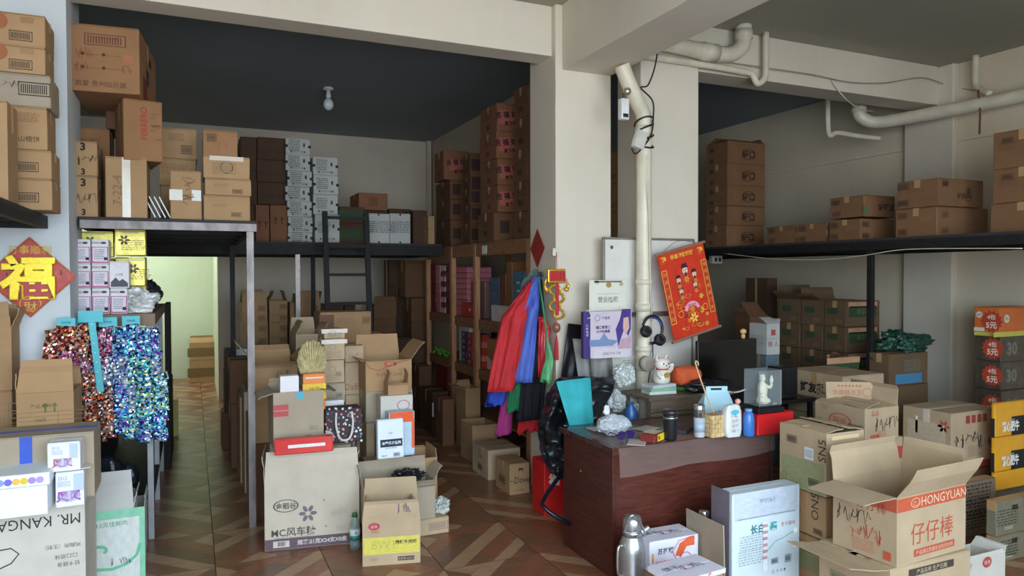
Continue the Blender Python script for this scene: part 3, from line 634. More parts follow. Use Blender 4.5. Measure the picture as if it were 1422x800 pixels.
def strip(px, ytop, ybot, tone, label, Y, card=None, wide=1.0, lean=0):
    a = at(px, ytop, Y=Y); b = at(px, ybot, Y=Y)
    r = thing('candy_strip', label, 'candy', (a.x, Y, a.z), 0, 'hanging strips of foil candy packets'); H = a.z - b.z
    obj('hang_tape', box(-.006, .006, .013, .015, -H, 0), CY, r); n = int(H / .030); rd = random.Random(int(px))
    for i in range(n):
        o = bpy.data.objects.new('packet', PM[i % 3]); COL.objects.link(o); o.parent = r
        z = -(i + .5) * H / n; o.location = (rd.uniform(-.008, .008) + lean * z, rd.uniform(-.018, .0), z); o.rotation_euler = (rd.uniform(-.5, .2), rd.uniform(-.3, .3), rd.uniform(-.25, .25)); s = wide * rd.uniform(.92, 1.08); o.scale = (s, 1.1, 1.15)
        tn = tone[i * len(tone) // n] if isinstance(tone, (list, tuple)) else tone
        if not PM[i % 3].materials: PM[i % 3].materials.append(GL['silver'])
        o.material_slots[0].link = 'OBJECT'; o.material_slots[0].material = GL[tn]
    if card:
        w, h = card; obj('hang_card', box(-w / 2, w / 2, -.004, .0, 0, h, .002), CY, r); obj('hook', tube([(0, .0, h * .8), (0, .03, h * .95), (0, .09, h * .8)], .003, 6, 2), M_zinc, r)
        o = pr(r, 'f', (.1, .008, .1), 'text', .5, h * 5, .014, '跳跳糖', c=(40, 110, 130)); 
    return r
strip(74, 458, 506, 'red', 'short red foil candy strip at the left end, in front of the pillar', 4.72)
strip(92, 454, 512, ['red', 'pink'], 'red and pink foil candy strip, second from left', 4.70, (.09, .05))
strip(110, 452, 512, ['red', 'gold', 'pink'], 'red gold foil candy strip beside the raised carton flap', 4.92)
strip(118, 456, 604, ['red', 'pink', 'gold', 'gold'], 'long red to brown candy strip left of the cyan tape', 5.0, (.12, .06))
strip(136, 462, 612, ['pink', 'silver', 'gold', 'gold'], 'long pink to brown candy strip right of the cyan tape', 4.99)
strip(150, 454, 606, ['pink', 'silver', 'silver', 'gold'], 'silver pink candy strip below the middle card', 5.01, (.10, .06))
strip(166, 456, 600, ['blue', 'silver', 'blue', 'blue'], 'blue silver candy strip left of the cyan one', 4.98)
strip(182, 452, 608, ['blue', 'cyan', 'silver', 'cyan'], 'cyan and silver candy strip under the right card', 5.0, (.10, .06))
strip(199, 456, 612, ['blue', 'cyan', 'cyan', 'blue'], 'blue cyan candy strip, third from the right end', 4.97)
strip(212, 458, 606, ['blue', 'silver', 'cyan', 'blue'], 'dark blue candy strip, second from the right end', 5.0)
strip(222, 520, 610, ['cyan', 'blue'], 'short cyan candy strip at the right end', 4.96)
strip(126, 520, 606, ['gold', 'red'], 'brown candy strip in front of the long red one', 4.93)
strip(146, 540, 604, 'gold', 'short brown candy strip low in front', 4.92)
q = at(128, 445, Y=4.93)
r = thing('cyan_tape', 'loose cyan hanging tape running down over the candy', 'tape', (q.x, 4.9, q.z)); bm = BM(); bx(bm, -.018, .018, -.002, .002, -.43, 0); bm.transform(Matrix.Rotation(-.10, 4, 'Y')); obj('band', bm, CY, r); obj('card', box(-.07, .06, -.004, 0, -.01, .06, .002), CY, r)
for i in range(7): o = pr(r, 'f', (.1, .004, .1), 'disc', .5 + (.42 * i / 7) * .1 * 10 * .1 * 10 * .1, -.4 * i * 10 / 7, .008, c=(170, 225, 230)); o.location.x = .0 + .4 * i / 7 * .1; o.location.z = -.4 * i / 7 - .02

# ================= boxes above, in front of the left pillar =================
mk = lambda i: (P('block', .62, .3, .05, c=INK), P('disc', .25, .7, .09, 1.1, c=(160, 96, 62)), P('lines', .72, .8, .03, i + 1, c=(140, 100, 70))) if i < 2 else ((P('block', .75, .55, .07, c=INK), P('scribble', .28, .6, .06, i, c=(110, 84, 70))) if i == 2 else ((P('text', .6, .25, .03, '客家山楂饼', c=INK), P('block', .3, .7, .05, c=INK), P('lines', .7, .75, .05, 3, c=(140, 100, 70))) if i == 3 else (P('block', .6, .4, .05, c=INK, asp=1.1),)))
CB(-20, 71, (22, 67, 105, 150, 209, 249, 290), 4.36, 'kraft carton, @ of the tall stack before the left pillar', ['kraft', 'kraft', 'grey', 'kraft', 'kraft', 'kraft'], z0=2.037, s=83, c=70, group='cartons stacked before the left pillar', prints=mk, jit=.012)
CB(-45, 14, (140, 291), 4.02, 'plain tall kraft carton at the left frame edge, standing before the stack', 'kraft', z0=2.037, d=.22, s=28, c=14)
# ================= boxes on the corridor platform =================
Z2 = 2.062; G2 = 'cartons on the corridor platform'
CB(98, 138, (197, 245, 296), 5.12, 'kraft carton with a black number, @ of two at the left', 'kraft', z0=Z2, d=.3, s=146, c=138, group=G2, prints=lambda i: (P('text', .5, .84, .05, '3', c=BLK, bold=.04), P('scribble', .5, .45, .07, i + 2, c=BLK), P('text', .5, .12, .04, '3', c=BLK, bold=.04)))
CB(148, 206, (218, 296), 5.09, 'kraft carton sealed with a shiny vertical tape strip', 'kraft', z0=Z2, d=.36, group=G2, strip=True, tapec=mat('shiny_clear_tape', (214, 200, 182), .15), prints=(P('text', .28, .45, .05, '7-22-4', c=(130, 96, 70), roll=math.pi / 2),))
z_f = at(170, 222, Y=5.09).z
fb = CB(164, 219, (137, 222), 5.09, 'kraft carton with red vertical lettering, under the huge carton', 'warm', d=.4, group=G2, c=180, prints=(P('text', .52, .62, .038, 'FERRERO', c=(170, 60, 44), roll=math.pi / 2, bold=.02), P('scribble', .8, .6, .08, 7, c=(130, 90, 66), roll=math.pi / 2)))[0]
fb.rotation_euler[2] = .2
zt2 = at(180, 137, Y=5.09).z
CB(113, 155, (178, 296), 5.50, 'kraft carton in the shade behind the numbered pair', 'warm', z0=Z2, d=.3, group=G2, prints=(P('scribble', .3, .85, .05, 3, c=RED),))
CB(150, 172, (147, 178), 5.50, 'small dark carton wedged under the huge carton', 'dark', d=.4, z0=at(134, 178, Y=5.5).z + .002, zt=zt2 - .002, group=G2)
hg = CB(97, 206, (36, 132), 4.98, 'huge battered kraft carton on top of the pile by the left pillar', 'warm', d=.7, z0=zt2 + .001, c=150, s=None, group=G2, tape=True,
   prints=(P('block', .56, .78, .07, c=(110, 70, 50), asp=1.6), P('text', .56, .81, .016, '小心轻放 请勿倒置', c=(110, 70, 50)), P('scribble', .28, .56, .08, 11, c=RED, asp=.5), P('text', .5, .56, .02, '●——— ●———', c=(80, 50, 40)), P('text', .5, .36, .02, '●——— ●———', c=(80, 50, 40)), P('rect', .85, .53, .05, c=(176, 110, 74)), P('scribble', .25, .36, .07, 12, c=RED, asp=.5), P('scribble', .85, .36, .07, 13, c=RED, asp=.5), P('text', .5, .12, .035, '凯爱 贵州仙贝蔬', c=(90, 56, 40)),
           P('rect', .3, .2, .14, c=(130, 60, 44), s='r', asp=1.2), P('rect', .45, .45, .1, c=(60, 60, 80), s='r'), P('block', .6, .75, .05, c=BLK, s='r')))[0]
hg.rotation_euler[2] = -.09
CB(224, 275, (178, 220, 258, 296), 5.55, 'kraft carton in the back row, @ of three', 'kraft', z0=Z2, d=.34, group=G2, prints=lambda i: (P('block', .72, .3, .06, c=INK, asp=.6), P('lines', .45, .7, .05, 2, c=(130, 100, 74))) if i == 0 else (P('lines', .4, .6, .08, 3, c=(140, 104, 74)),))
CB(238, 281, (237, 296), 5.12, 'kraft carton banded with white tape across its front', 'kraft', z0=Z2, d=.3, group=G2, prints=(P('rect', .18, .5, .07, c=(235, 232, 225), asp=1.1), P('rect', .84, .5, .07, c=(235, 232, 225), asp=.8), P('scribble', .55, .6, .09, 5, c=(120, 84, 60), roll=1.57)))
CB(284.5, 349, (217, 248, 271.5, 297), 5.12, 'kraft carton in the right front pile, @ of three', 'kraft', z0=Z2, d=.3, group=G2, prints=lambda i: (P('block', .7, .25, .03, c=INK, asp=1.1), P('lines', .35, .6, .02, 2, c=(150, 110, 80), asp=2)) if i else (P('ring', .5, .5, .08, 1.0, c=(110, 130, 100)), P('block', .45, .45, .07, c=(150, 116, 84)), P('rect', .5, .9, .03, c=(220, 205, 190), asp=7)))
CB(284, 332, (181, 217.5), 5.15, 'kraft carton with a small dark code, crowning the right front pile', 'warm', z0=at(316, 217, Y=5.12).z, d=.28, group=G2, prints=(P('block', .25, .7, .05, c=INK, asp=.6), P('arrows', .55, .4, .06, c=(150, 104, 70))))
for i in range(4):
    q = at(214 + i * 4, 290, Y=5.2); o = tag(obj('plastic_strip', box(-.004, .004, -.10, .10, 0, .15, .002), WP, None, (q.x + .01 + i * .012, 5.25, Z2 + .01)), 'bent white plastic strip between the cartons, %s from left' % ('first', 'second', 'third', 'fourth')[i], 'strip', 'white plastic strips between cartons'); o.rotation_euler = (0, -.45, 0)
# ================= boxes on the back mezzanine =================
Z3 = 2.042; G3 = 'cartons on the back mezzanine'
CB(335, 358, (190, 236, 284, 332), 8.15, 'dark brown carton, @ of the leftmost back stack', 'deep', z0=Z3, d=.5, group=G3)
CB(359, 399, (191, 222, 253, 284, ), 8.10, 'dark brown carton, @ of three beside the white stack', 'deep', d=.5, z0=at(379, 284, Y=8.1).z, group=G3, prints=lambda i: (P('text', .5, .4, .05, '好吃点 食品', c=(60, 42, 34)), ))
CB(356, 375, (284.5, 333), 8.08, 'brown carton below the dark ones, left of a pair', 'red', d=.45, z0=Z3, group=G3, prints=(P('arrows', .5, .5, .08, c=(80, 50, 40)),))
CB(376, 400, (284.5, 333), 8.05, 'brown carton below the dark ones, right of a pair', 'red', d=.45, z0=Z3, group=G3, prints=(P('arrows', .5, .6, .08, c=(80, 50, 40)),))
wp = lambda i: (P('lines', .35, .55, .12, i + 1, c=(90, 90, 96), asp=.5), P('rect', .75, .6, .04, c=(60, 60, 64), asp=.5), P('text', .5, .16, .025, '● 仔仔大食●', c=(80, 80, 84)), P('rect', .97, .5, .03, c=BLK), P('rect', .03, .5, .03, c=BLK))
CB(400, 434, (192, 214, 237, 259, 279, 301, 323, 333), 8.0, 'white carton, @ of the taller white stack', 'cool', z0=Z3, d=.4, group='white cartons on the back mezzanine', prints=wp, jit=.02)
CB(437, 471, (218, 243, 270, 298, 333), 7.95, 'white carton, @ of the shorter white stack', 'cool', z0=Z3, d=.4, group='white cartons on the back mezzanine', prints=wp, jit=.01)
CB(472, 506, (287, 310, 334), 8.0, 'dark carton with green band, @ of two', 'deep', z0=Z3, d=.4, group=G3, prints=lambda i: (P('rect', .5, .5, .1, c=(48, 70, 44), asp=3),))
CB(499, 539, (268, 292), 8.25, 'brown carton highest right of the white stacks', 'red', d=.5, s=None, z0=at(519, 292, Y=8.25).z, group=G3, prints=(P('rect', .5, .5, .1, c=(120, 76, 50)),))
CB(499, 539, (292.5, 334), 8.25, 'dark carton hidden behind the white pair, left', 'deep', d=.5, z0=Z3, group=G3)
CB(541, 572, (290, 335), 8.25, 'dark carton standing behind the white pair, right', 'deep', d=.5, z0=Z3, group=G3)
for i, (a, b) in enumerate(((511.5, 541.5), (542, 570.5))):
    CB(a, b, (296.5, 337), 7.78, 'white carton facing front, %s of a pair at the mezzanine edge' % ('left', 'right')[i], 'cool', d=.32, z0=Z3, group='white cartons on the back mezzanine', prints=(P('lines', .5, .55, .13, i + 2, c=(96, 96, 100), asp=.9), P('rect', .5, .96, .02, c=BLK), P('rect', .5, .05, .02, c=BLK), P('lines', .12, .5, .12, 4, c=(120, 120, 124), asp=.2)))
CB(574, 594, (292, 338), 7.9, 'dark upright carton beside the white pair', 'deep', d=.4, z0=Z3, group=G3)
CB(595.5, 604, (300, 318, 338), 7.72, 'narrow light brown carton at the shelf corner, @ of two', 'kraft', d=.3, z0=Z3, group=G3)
# ================= cartons on top of the wooden shelf =================
Z4 = 2.012; G4 = 'cartons on top of the wooden shelf'
pk = lambda i: (P('rect', .55, .5, .13, c=(176, 92, 84), asp=1.6), P('text', .6, .62, .065, '吉 福 如 意', c=(40, 28, 28), roll=.12, bold=.03, off=.003), P('text', .6, .3, .04, '真珍果', c=(44, 30, 30), roll=.12, bold=.03, off=.003), P('block', .5, .25, .04, s='l', c=(50, 34, 28)), P('lines', .5, .7, .08, i + 1, s='l', c=(80, 56, 46)))
pk2 = lambda i: (P('block', .5, .3, .05, s='l', c=(50, 34, 28)), P('lines', .5, .65, .08, i + 1, s='l', c=(80, 56, 46)), P('rect', .5, .5, .12, c=(60, 40, 34), asp=.8))
CB(617, 652, (208, 249), 7.80, 'carton with a pink panel topping the farthest shelf stack', 'red', s=604, group=G4, prints=pk)
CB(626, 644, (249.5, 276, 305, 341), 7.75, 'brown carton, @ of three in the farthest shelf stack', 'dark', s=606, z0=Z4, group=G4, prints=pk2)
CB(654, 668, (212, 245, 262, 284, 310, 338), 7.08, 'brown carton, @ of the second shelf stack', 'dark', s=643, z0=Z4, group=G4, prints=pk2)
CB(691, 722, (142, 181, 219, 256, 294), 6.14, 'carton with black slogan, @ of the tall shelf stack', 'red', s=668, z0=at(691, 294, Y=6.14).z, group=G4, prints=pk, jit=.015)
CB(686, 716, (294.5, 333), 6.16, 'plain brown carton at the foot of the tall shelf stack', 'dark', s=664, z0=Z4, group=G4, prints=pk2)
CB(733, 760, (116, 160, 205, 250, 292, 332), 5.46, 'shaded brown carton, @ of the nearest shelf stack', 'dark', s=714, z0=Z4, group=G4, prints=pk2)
CB(838, 862, (210, 254, 294, 335), 5.75, 'kraft carton seen between the two columns, @ of three', 'kraft', d=.35, z0=1.9, group='cartons between the columns', prints=lambda i: (P('block', .25, .7, .05, c=INK, asp=.8), P('text', .4, .2, .04, '·SWEET', c=INK)))
CB(838, 862, (338, 480, 620), 5.75, 'tall kraft carton standing between the columns, @ of two', 'dark', d=.35, z0=0.0, zt=1.898, group='cartons between the columns')
# ================= centre pile =================
G5 = 'cartons in the centre pile'
def smallbox(a, b, y0, y1, Y, m, label, cat='box', d=.1, z0=None, prints=(), rz=0, group=None, ry=0, name='small_box', **k):
    A, B = at(a, (y0 + y1) / 2, Y=Y).x, at(b, (y0 + y1) / 2, Y=Y).x; c = (a + b) / 2; z1 = at(c, y0, Y=Y).z; zb = z0 if z0 is not None else at(c, y1, Y=Y).z
    r = carton(((A + B) / 2, Y + d / 2, zb), B - A, d, z1 - zb, m, label, group, tape=False, cat=cat, prints=prints, rz=rz, name=name, **k); r.rotation_euler[1] = ry; return r
PUR = (104, 84, 96)
mc = carton((.706, 4.745, 0), .57, .38, .41, mat('pale_grey_cardboard', (196, 184, 168), .8, var=.07, bump=.12, bscale=25), 'large pale carton with purple band and flower print, on the floor', G5, rz=-.16, openf={'f': 91, 'l': 92, 'r': 88, 'b': 96}, flen={'f': .2, 'l': .17, 'r': .17, 'b': .2}, tape=False,
  prints=(P('rect', .5, .085, .066, c=PUR, asp=8.6), P('text', .60, .09, .033, '规格:21克X24支X8盒', c=(205, 196, 188), bold=.03, off=.003), P('rect', .17, .085, .04, c=(205, 196, 188), asp=2.4, off=.003), P('barcode', .17, .09, .028, c=PUR, off=.004, asp=.9),
          P('text', .30, .26, .058, 'MC风车糖', c=(84, 76, 78), bold=.015), P('text', .28, .17, .016, 'Children Sweet Series', c=(110, 100, 98)), P('ring', .22, .66, .08, 1.9, c=(88, 80, 80)), P('text', .22, .66, .04, '金稻谷', c=(88, 80, 80), bold=.02), P('flower', .45, .52, .11, c=(120, 100, 112)), P('ring', .45, .52, .03, 1, c=(200, 190, 180), off=.003),
          P('scribble', .78, .5, .05, 21, c=(172, 160, 150)), P('disc', .62, .7, .008, 1, c=BLK), P('disc', .92, .42, .008, 1, c=BLK), P('disc', .64, .3, .008, 1, c=BLK), P('lines', .8, .25, .03, 3, c=(176, 166, 154))))
CB(385, 486, (622, 760), 4.66, 'kraft carton standing inside the large pale one, carrying others', 'grey', z0=.008, d=.30, group=G5)
zi = at(435, 622, Y=4.66).z + .002
rc = CB(378, 448, (546, 613), 4.70, 'open kraft carton with red and blue patches, on the large pale carton', 'grey', z0=zi, d=.24, s=371, c=378, group=G5, openf={'b': 100, 'l': 200, 'r': 190}, flen={'b': .05, 'l': .1, 'r': .09}, tape=False,
  prints=(P('rect', .15, .68, .075, c=(184, 84, 84), asp=1.2), P('rect', .15, .68, .003, c=(210, 180, 170), asp=28, off=.003), P('rect', .53, .93, .05, c=(96, 170, 190), asp=.9), P('rect', .50, .08, .05, c=(96, 170, 190), asp=.9), P('lines', .8, .33, .03, 2, c=(130, 116, 100)), P('lines', .2, .3, .04, 3, c=(170, 156, 140)), P('text', .68, .2, .015, '▲●◆', c=(120, 105, 90))))[0]
zc = zi + .01
smallbox(389, 415, 522, 560, 4.72, mat('matte_white_paper', (226, 220, 226), .5, var=.03), 'white open paper box standing in the patched carton', d=.08, z0=zc, prints=(P('text', .5, .72, .02, '▲ 山货', c=(110, 110, 110)),), group='small boxes in the patched carton')
smallbox(421, 452, 519, 560, 4.78, mat('orange_paper', (226, 130, 60), .5), 'orange box with a yellow lower half, in the patched carton', d=.06, z0=zc, prints=(P('rect', .5, .74, .10, c=(232, 190, 70), asp=1.5), P('rect', .5, .94, .008, c=(235, 225, 215), asp=14, off=.003), P('scribble', .5, .78, .03, 2, c=(80, 60, 30), off=.004)), group='small boxes in the patched carton')
smallbox(409, 420, 540, 565, 4.75, mat('violet_paper', (60, 48, 110), .5), 'violet box between the white and orange ones', d=.05, z0=zc, group='small boxes in the patched carton')
# straw hand broom
def broom():
    q = at(434, 520, Y=4.90); r = thing('hand_broom', 'straw hand broom fanned upright behind the orange box', 'broom', (q.x, 4.92, q.z - .05)); S = mat('straw', (190, 176, 130), .8, var=.3, scale=30)
    for k in range(70):
        a = (k / 69 - .5) * 2.7; y = .016 * math.sin(k * 2.3); L = .26 * math.cos(a) / (math.cos(a) ** 2 + (math.sin(a) * 1.2) ** 2) + .05 * abs(math.sin(a)); L *= .97 + .02 * math.sin(k * 5.1)
        obj('bristle', tube([(0, 0, -.01), (math.sin(a) * L * .38, y, .02 + math.cos(a) * L * .5), (math.sin(a) * L * .74, y * .6, .02 + L * math.cos(a))], [.003, .005, .005, .0025], 5, 3), S, r)
    obj('binding', tube([(-.02, 0, -.04), (0, 0, .0), (.0, 0, .02)], .018, 8, 2), TAPE(), r)
    return r
broom()
r = smallbox(382, 463, 608, 617, 4.50, mat('glossy_red', (214, 50, 46), .35), 'flat red box with a white centre lying across the large carton', d=.05, z0=.605, prints=(P('rect', .55, .5, .02, c=(235, 228, 225), asp=11),), rz=-.16, ry=-.02)
bt_ = smallbox(452, 503, 568, 618, 4.72, mat('black_floral_print', (44, 36, 42), .6), 'black floral gift bag with white rope handle, beside the patched carton', 'bag', d=.16, z0=zi)
bt_.name = 'gift_bag'
rd = random.Random(5)
for i in range(90): pr(bt_, 'f', (.24, .16, .235), 'disc', rd.random(), rd.random(), rd.uniform(.008, .018), c=rd.choice(((214, 120, 120), (232, 222, 224), (120, 60, 70), (120, 140, 180), (225, 190, 170))), off=.0015 + rd.random() * .001)
obj('handle', tube([(-.05, -.085, .20), (-.055, -.10, .12), (-.035, -.11, .04), (0, -.11, .02), (.035, -.11, .04), (.055, -.10, .12), (.05, -.085, .20)], .007, 8, 4), mat('white_rope', (225, 215, 210), .7), bt_)
tag(obj('crumpled_film', lumpy((.045, .03, .04), .4, 5, 4, 9, crease=.4), CLEAR, None, (at(455, 620, Y=4.6).x, 4.60, .625)), 'crumpled clear film below the gift bag', 'film')
GP = mat('green_snack_foil', (130, 200, 130), .3, .1, var=.3, scale=20)
q = at(488, 566, Y=4.86); tag(smooth(obj('snack_packet', lumpy((.05, .025, .09), .2, 4, 4, 31, crease=.2), GP, None, (q.x, 4.98, zi))), 'green snack packet behind the gift bag', 'packet')
obj2 = smallbox(451, 478, 556, 600, 4.95, mat('matte_white_paper', (226, 220, 226), .5, var=.03), 'white packet with green print left of the green packet', d=.06, z0=zi, prints=(P('disc', .7, .8, .03, 1.5, c=(90, 150, 90)),))
# tower cartons behind
CB(449, 478, (458, 470, 500, 532, 560, 640), 5.12, 'pale carton, @ of the narrow tower behind the gift bag', ['pale', 'pale', 'pale', 'grey', 'pale'], z0=0, d=.28, group=G5, prints=lambda i: (P('ring', .4, .6, .04, 1.2, c=(140, 120, 110)), P('lines', .5, .25, .05, i + 1, c=(150, 130, 110)), P('rect', .5, .85, .03, c=(228, 216, 206), asp=6) if i < 2 else P('block', .7, .4, .03, c=(130, 110, 100), asp=.7)))
CB(478.5, 505, (480, 503, 548, 640), 5.24, 'kraft carton, @ of the tower right of the narrow one', 'pale', z0=0, d=.26, group=G5, prints=lambda i: (P('text', .5, .25, .05, 'Daifan', c=(150, 100, 60)), P('poly', .5, .8, .04, ((-1, -.5), (-.5, .2), (.2, .4), (1, .2)), c=(130, 80, 50))) if i == 1 else (P('scribble', .5, .4, .04, 3, c=(150, 120, 100)),))
CB(507, 571, (500, 549), 5.0, 'open kraft carton with wavy ribbon print, centre of the pile', 'kraft', z0=.875, d=.34, s=None, group=G5, openf={'b': 98, 'r': 128, 'l': 170, 'f': 200}, flen={'b': .16, 'r': .16, 'l': .05, 'f': .01}, tape=False,
   prints=(P('rect', .53, .87, .035, c=(176, 96, 72), asp=2.6), P('text', .53, .87, .022, '榴豆', c=(220, 170, 130), off=.003), P('poly', .48, .74, .17, ((-1, .4), (-.8, .05), (-.4, -.08), (.1, .1), (.6, .25), (1, .3)), c=(150, 80, 56)), P('text', .5, .53, .032, '爱心糕坊 (pan)', c=(150, 94, 60))))
CB(507, 572, (551, 585, 640, 700), 5.02, 'carton, @ of the pillar under the ribbon-print carton', ['grey', 'pale', 'kraft'], z0=0, zt=.874, d=.3, group=G5)
CB(538, 566, (532, 551), 4.86, 'small open kraft tray carton in front of the ribbon print', 'kraft', z0=.862, d=.12, group=G5, openf={'l': 75, 'r': 95, 'f': 185}, flen={'l': .09, 'r': .09, 'f': .03}, tape=False)
CB(527, 572, (553, 585, 660), 4.86, 'white and pink carton, @ of two below the small tray', 'white', z0=.0, zt=.86, d=.12, group=G5, prints=lambda i: (P('ring', .7, .6, .07, 1.3, c=(190, 90, 120)), P('text', .6, .3, .03, '小麦', c=(150, 60, 90))))
CB(444, 515, (433, 482), 6.4, 'wide kraft carton with faded print, above the tower', 'kraft', z0=None, d=.35, group=G5, tape=False, prints=(P('rect', .13, .45, .3, c=(118, 84, 60), asp=.42), P('lines', .5, .75, .05, 2, c=(150, 116, 86), asp=1.6), P('block', .9, .75, .06, c=(120, 70, 44), asp=.6), P('rect', .9, .08, .05, c=(120, 70, 44))))
CB(448, 512, (483, 560, 640), 6.42, 'kraft carton, @ of two under the wide one', 'dark', z0=0, d=.32, group=G5)
CB(514, 531, (463, 500, 560, 640), 6.38, 'kraft carton, @ of the slim stack beside the wide one', 'kraft', z0=0, d=.3, group=G5)
# open cartons on the left of the centre pile
CB(352, 412, (503, 600), 5.37, 'wide open kraft carton behind the steel post', 'kraft', z0=.5, d=.4, group=G5, openf={'b': 92, 'f': 195, 'l': 130, 'r': 140}, flen={'b': .09, 'f': .08, 'l': .2, 'r': .1}, tape=False, prints=(P('scribble', .7, .85, .06, 9, c=(150, 120, 100)),))
CB(350, 412, (602, 700), 5.40, 'kraft carton under the wide open one', 'dark', z0=0, zt=.498, d=.36, group=G5)
CB(411, 447, (464, 520, 600, 700), 5.95, 'kraft carton with open lid, @ of three behind the broom', 'pale', z0=0, d=.35, group=G5, top=dict(openf={'l': 60, 'b': 95, 'r': 120}, flen={'l': .12, 'b': .12, 'r': .1}))
# cartons far under the back mezzanine
G6 = 'cartons under the back mezzanine'
mk6 = lambda i: (P('block', .78, .72, .06, c=(104, 70, 48), asp=.7), P('block', .78, .2, .06, c=(104, 70, 48), asp=.7), P('lines', .3, .3, .04, i + 1, c=(140, 104, 76)))
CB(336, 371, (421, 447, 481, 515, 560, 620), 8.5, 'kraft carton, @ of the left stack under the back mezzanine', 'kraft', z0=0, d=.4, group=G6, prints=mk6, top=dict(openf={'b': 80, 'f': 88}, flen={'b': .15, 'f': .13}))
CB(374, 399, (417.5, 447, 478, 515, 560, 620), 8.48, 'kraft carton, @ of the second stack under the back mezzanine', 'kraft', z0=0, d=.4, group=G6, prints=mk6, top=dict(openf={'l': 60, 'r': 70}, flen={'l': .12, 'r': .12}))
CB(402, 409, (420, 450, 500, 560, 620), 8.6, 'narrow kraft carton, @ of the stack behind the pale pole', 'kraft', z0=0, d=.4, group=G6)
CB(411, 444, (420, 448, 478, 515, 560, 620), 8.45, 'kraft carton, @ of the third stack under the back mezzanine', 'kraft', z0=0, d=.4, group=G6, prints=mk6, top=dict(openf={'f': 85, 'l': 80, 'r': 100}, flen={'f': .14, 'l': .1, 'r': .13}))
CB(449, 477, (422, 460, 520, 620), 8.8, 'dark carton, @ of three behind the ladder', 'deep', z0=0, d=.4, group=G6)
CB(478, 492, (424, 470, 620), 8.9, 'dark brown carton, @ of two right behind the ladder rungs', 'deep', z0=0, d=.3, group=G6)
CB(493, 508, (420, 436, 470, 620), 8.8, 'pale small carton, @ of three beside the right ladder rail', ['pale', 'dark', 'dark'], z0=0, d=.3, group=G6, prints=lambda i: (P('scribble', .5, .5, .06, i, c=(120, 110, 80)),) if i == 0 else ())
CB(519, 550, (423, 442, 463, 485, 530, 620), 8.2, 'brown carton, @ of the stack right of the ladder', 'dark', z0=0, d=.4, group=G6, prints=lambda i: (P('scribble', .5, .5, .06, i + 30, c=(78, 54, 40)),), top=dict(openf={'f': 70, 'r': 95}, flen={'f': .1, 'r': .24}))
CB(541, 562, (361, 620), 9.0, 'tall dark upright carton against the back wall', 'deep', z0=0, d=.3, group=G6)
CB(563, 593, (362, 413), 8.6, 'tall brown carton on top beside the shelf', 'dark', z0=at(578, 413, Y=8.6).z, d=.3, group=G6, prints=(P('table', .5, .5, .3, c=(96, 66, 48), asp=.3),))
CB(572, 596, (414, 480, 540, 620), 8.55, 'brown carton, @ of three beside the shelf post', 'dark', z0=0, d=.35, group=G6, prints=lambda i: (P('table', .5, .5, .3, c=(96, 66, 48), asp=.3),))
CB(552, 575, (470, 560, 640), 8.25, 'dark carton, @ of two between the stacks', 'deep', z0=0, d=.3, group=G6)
# corridor cartons, cabinet, boards
CB(262, 297, (476, 500, 526), 12.3, 'brown carton at the corridor end, @ of two', 'kraft', z0=0, d=.45, s=None, group='cartons at the corridor end', prints=lambda i: (P('rect', .5, .45, .14, c=(120, 96, 64), asp=3),), top=dict(openf={'b': 100, 'f': 20}, flen={'b': .08, 'f': .2}))
def cab():
    r = thing('steel_cabinet', 'small white and grey steel cabinet in the passage, right of the green room', 'cabinet', (.50, 8.12, 0)); M = mat('cabinet_white', (190, 192, 198), .35, .2, var=.1)
    obj('carcass', box(-.12, .18, -.3, .3, .32, .94, .004), M, r)
    for k in range(2): d = obj('door', box(-.13, -.121, -.29, .29, .34 + k * .31, .62 + k * .31), M, r); obj('handle', box(-.15, -.131, -.05, .05, .58 + k * .31, .6 + k * .31), M_steel, d)
    for x in (-.1, .16):
        for y in (-.28, .28): obj('leg', box(x - .015, x + .015, y - .015, y + .015, 0, .32), M_steel, r)
    return r
cab()
CB(311, 327, (486, 515, 547), 7.48, 'small brown carton on the low stand by the passage, @ of two', 'deep', z0=.36, d=.28, group='cartons by the passage', )
CB(306, 330, (549, 572), 7.47, 'low brown carton carrying two smaller ones by the passage', 'dark', z0=0, zt=.358, d=.3, group='cartons by the passage')
for i, (px, Y, top, bot, wd, c) in enumerate(((330, 6.2, 552, 640, .02, 'kraft'), (337, 5.9, 545, 668, .03, 'grey'), (343, 5.6, 580, 690, .03, 'kraft'))):
    q = at(px, bot, Y=Y); z1 = at(px, top, Y=Y).z; o = tag(obj('cardboard_sheet', box(-wd / 2, wd / 2, 0, .45, 0, z1, .004), kraft(c), None, (q.x + .03, Y, .0)), 'flattened carton leaning behind the steel post, %s' % ('farthest', 'middle', 'nearest')[i], 'cardboard', 'flattened cartons behind the post')
CB(318, 346, (500, 560, 640), 6.7, 'kraft carton behind the leaning sheets, @ of two', 'dark', z0=0, d=.4, group=G6)
YB = smallbox(232, 247, 555, 585, 8.3, mat('pale_yellow_paper', (206, 200, 120), .6), 'yellow-white carton on the floor at the foot of the rack, in the corridor', d=.2, z0=0.0)
tag(obj('dark_sheet', box(-.02, .02, 0, .5, .72, 1.45, .004), M_steel, None, (-.20, 6.95, 0)), 'dark upright board at the far end of the rack top', 'board'); bpy.data.objects['dark_sheet'].location.z = -.0
tag(obj('dark_cabinet', box(-.16, .02, 0, .9, 0, .72, .004), M_steel, None, (-.20, 6.95, 0)), 'dark low cabinet beyond the rack in the corridor', 'cabinet')
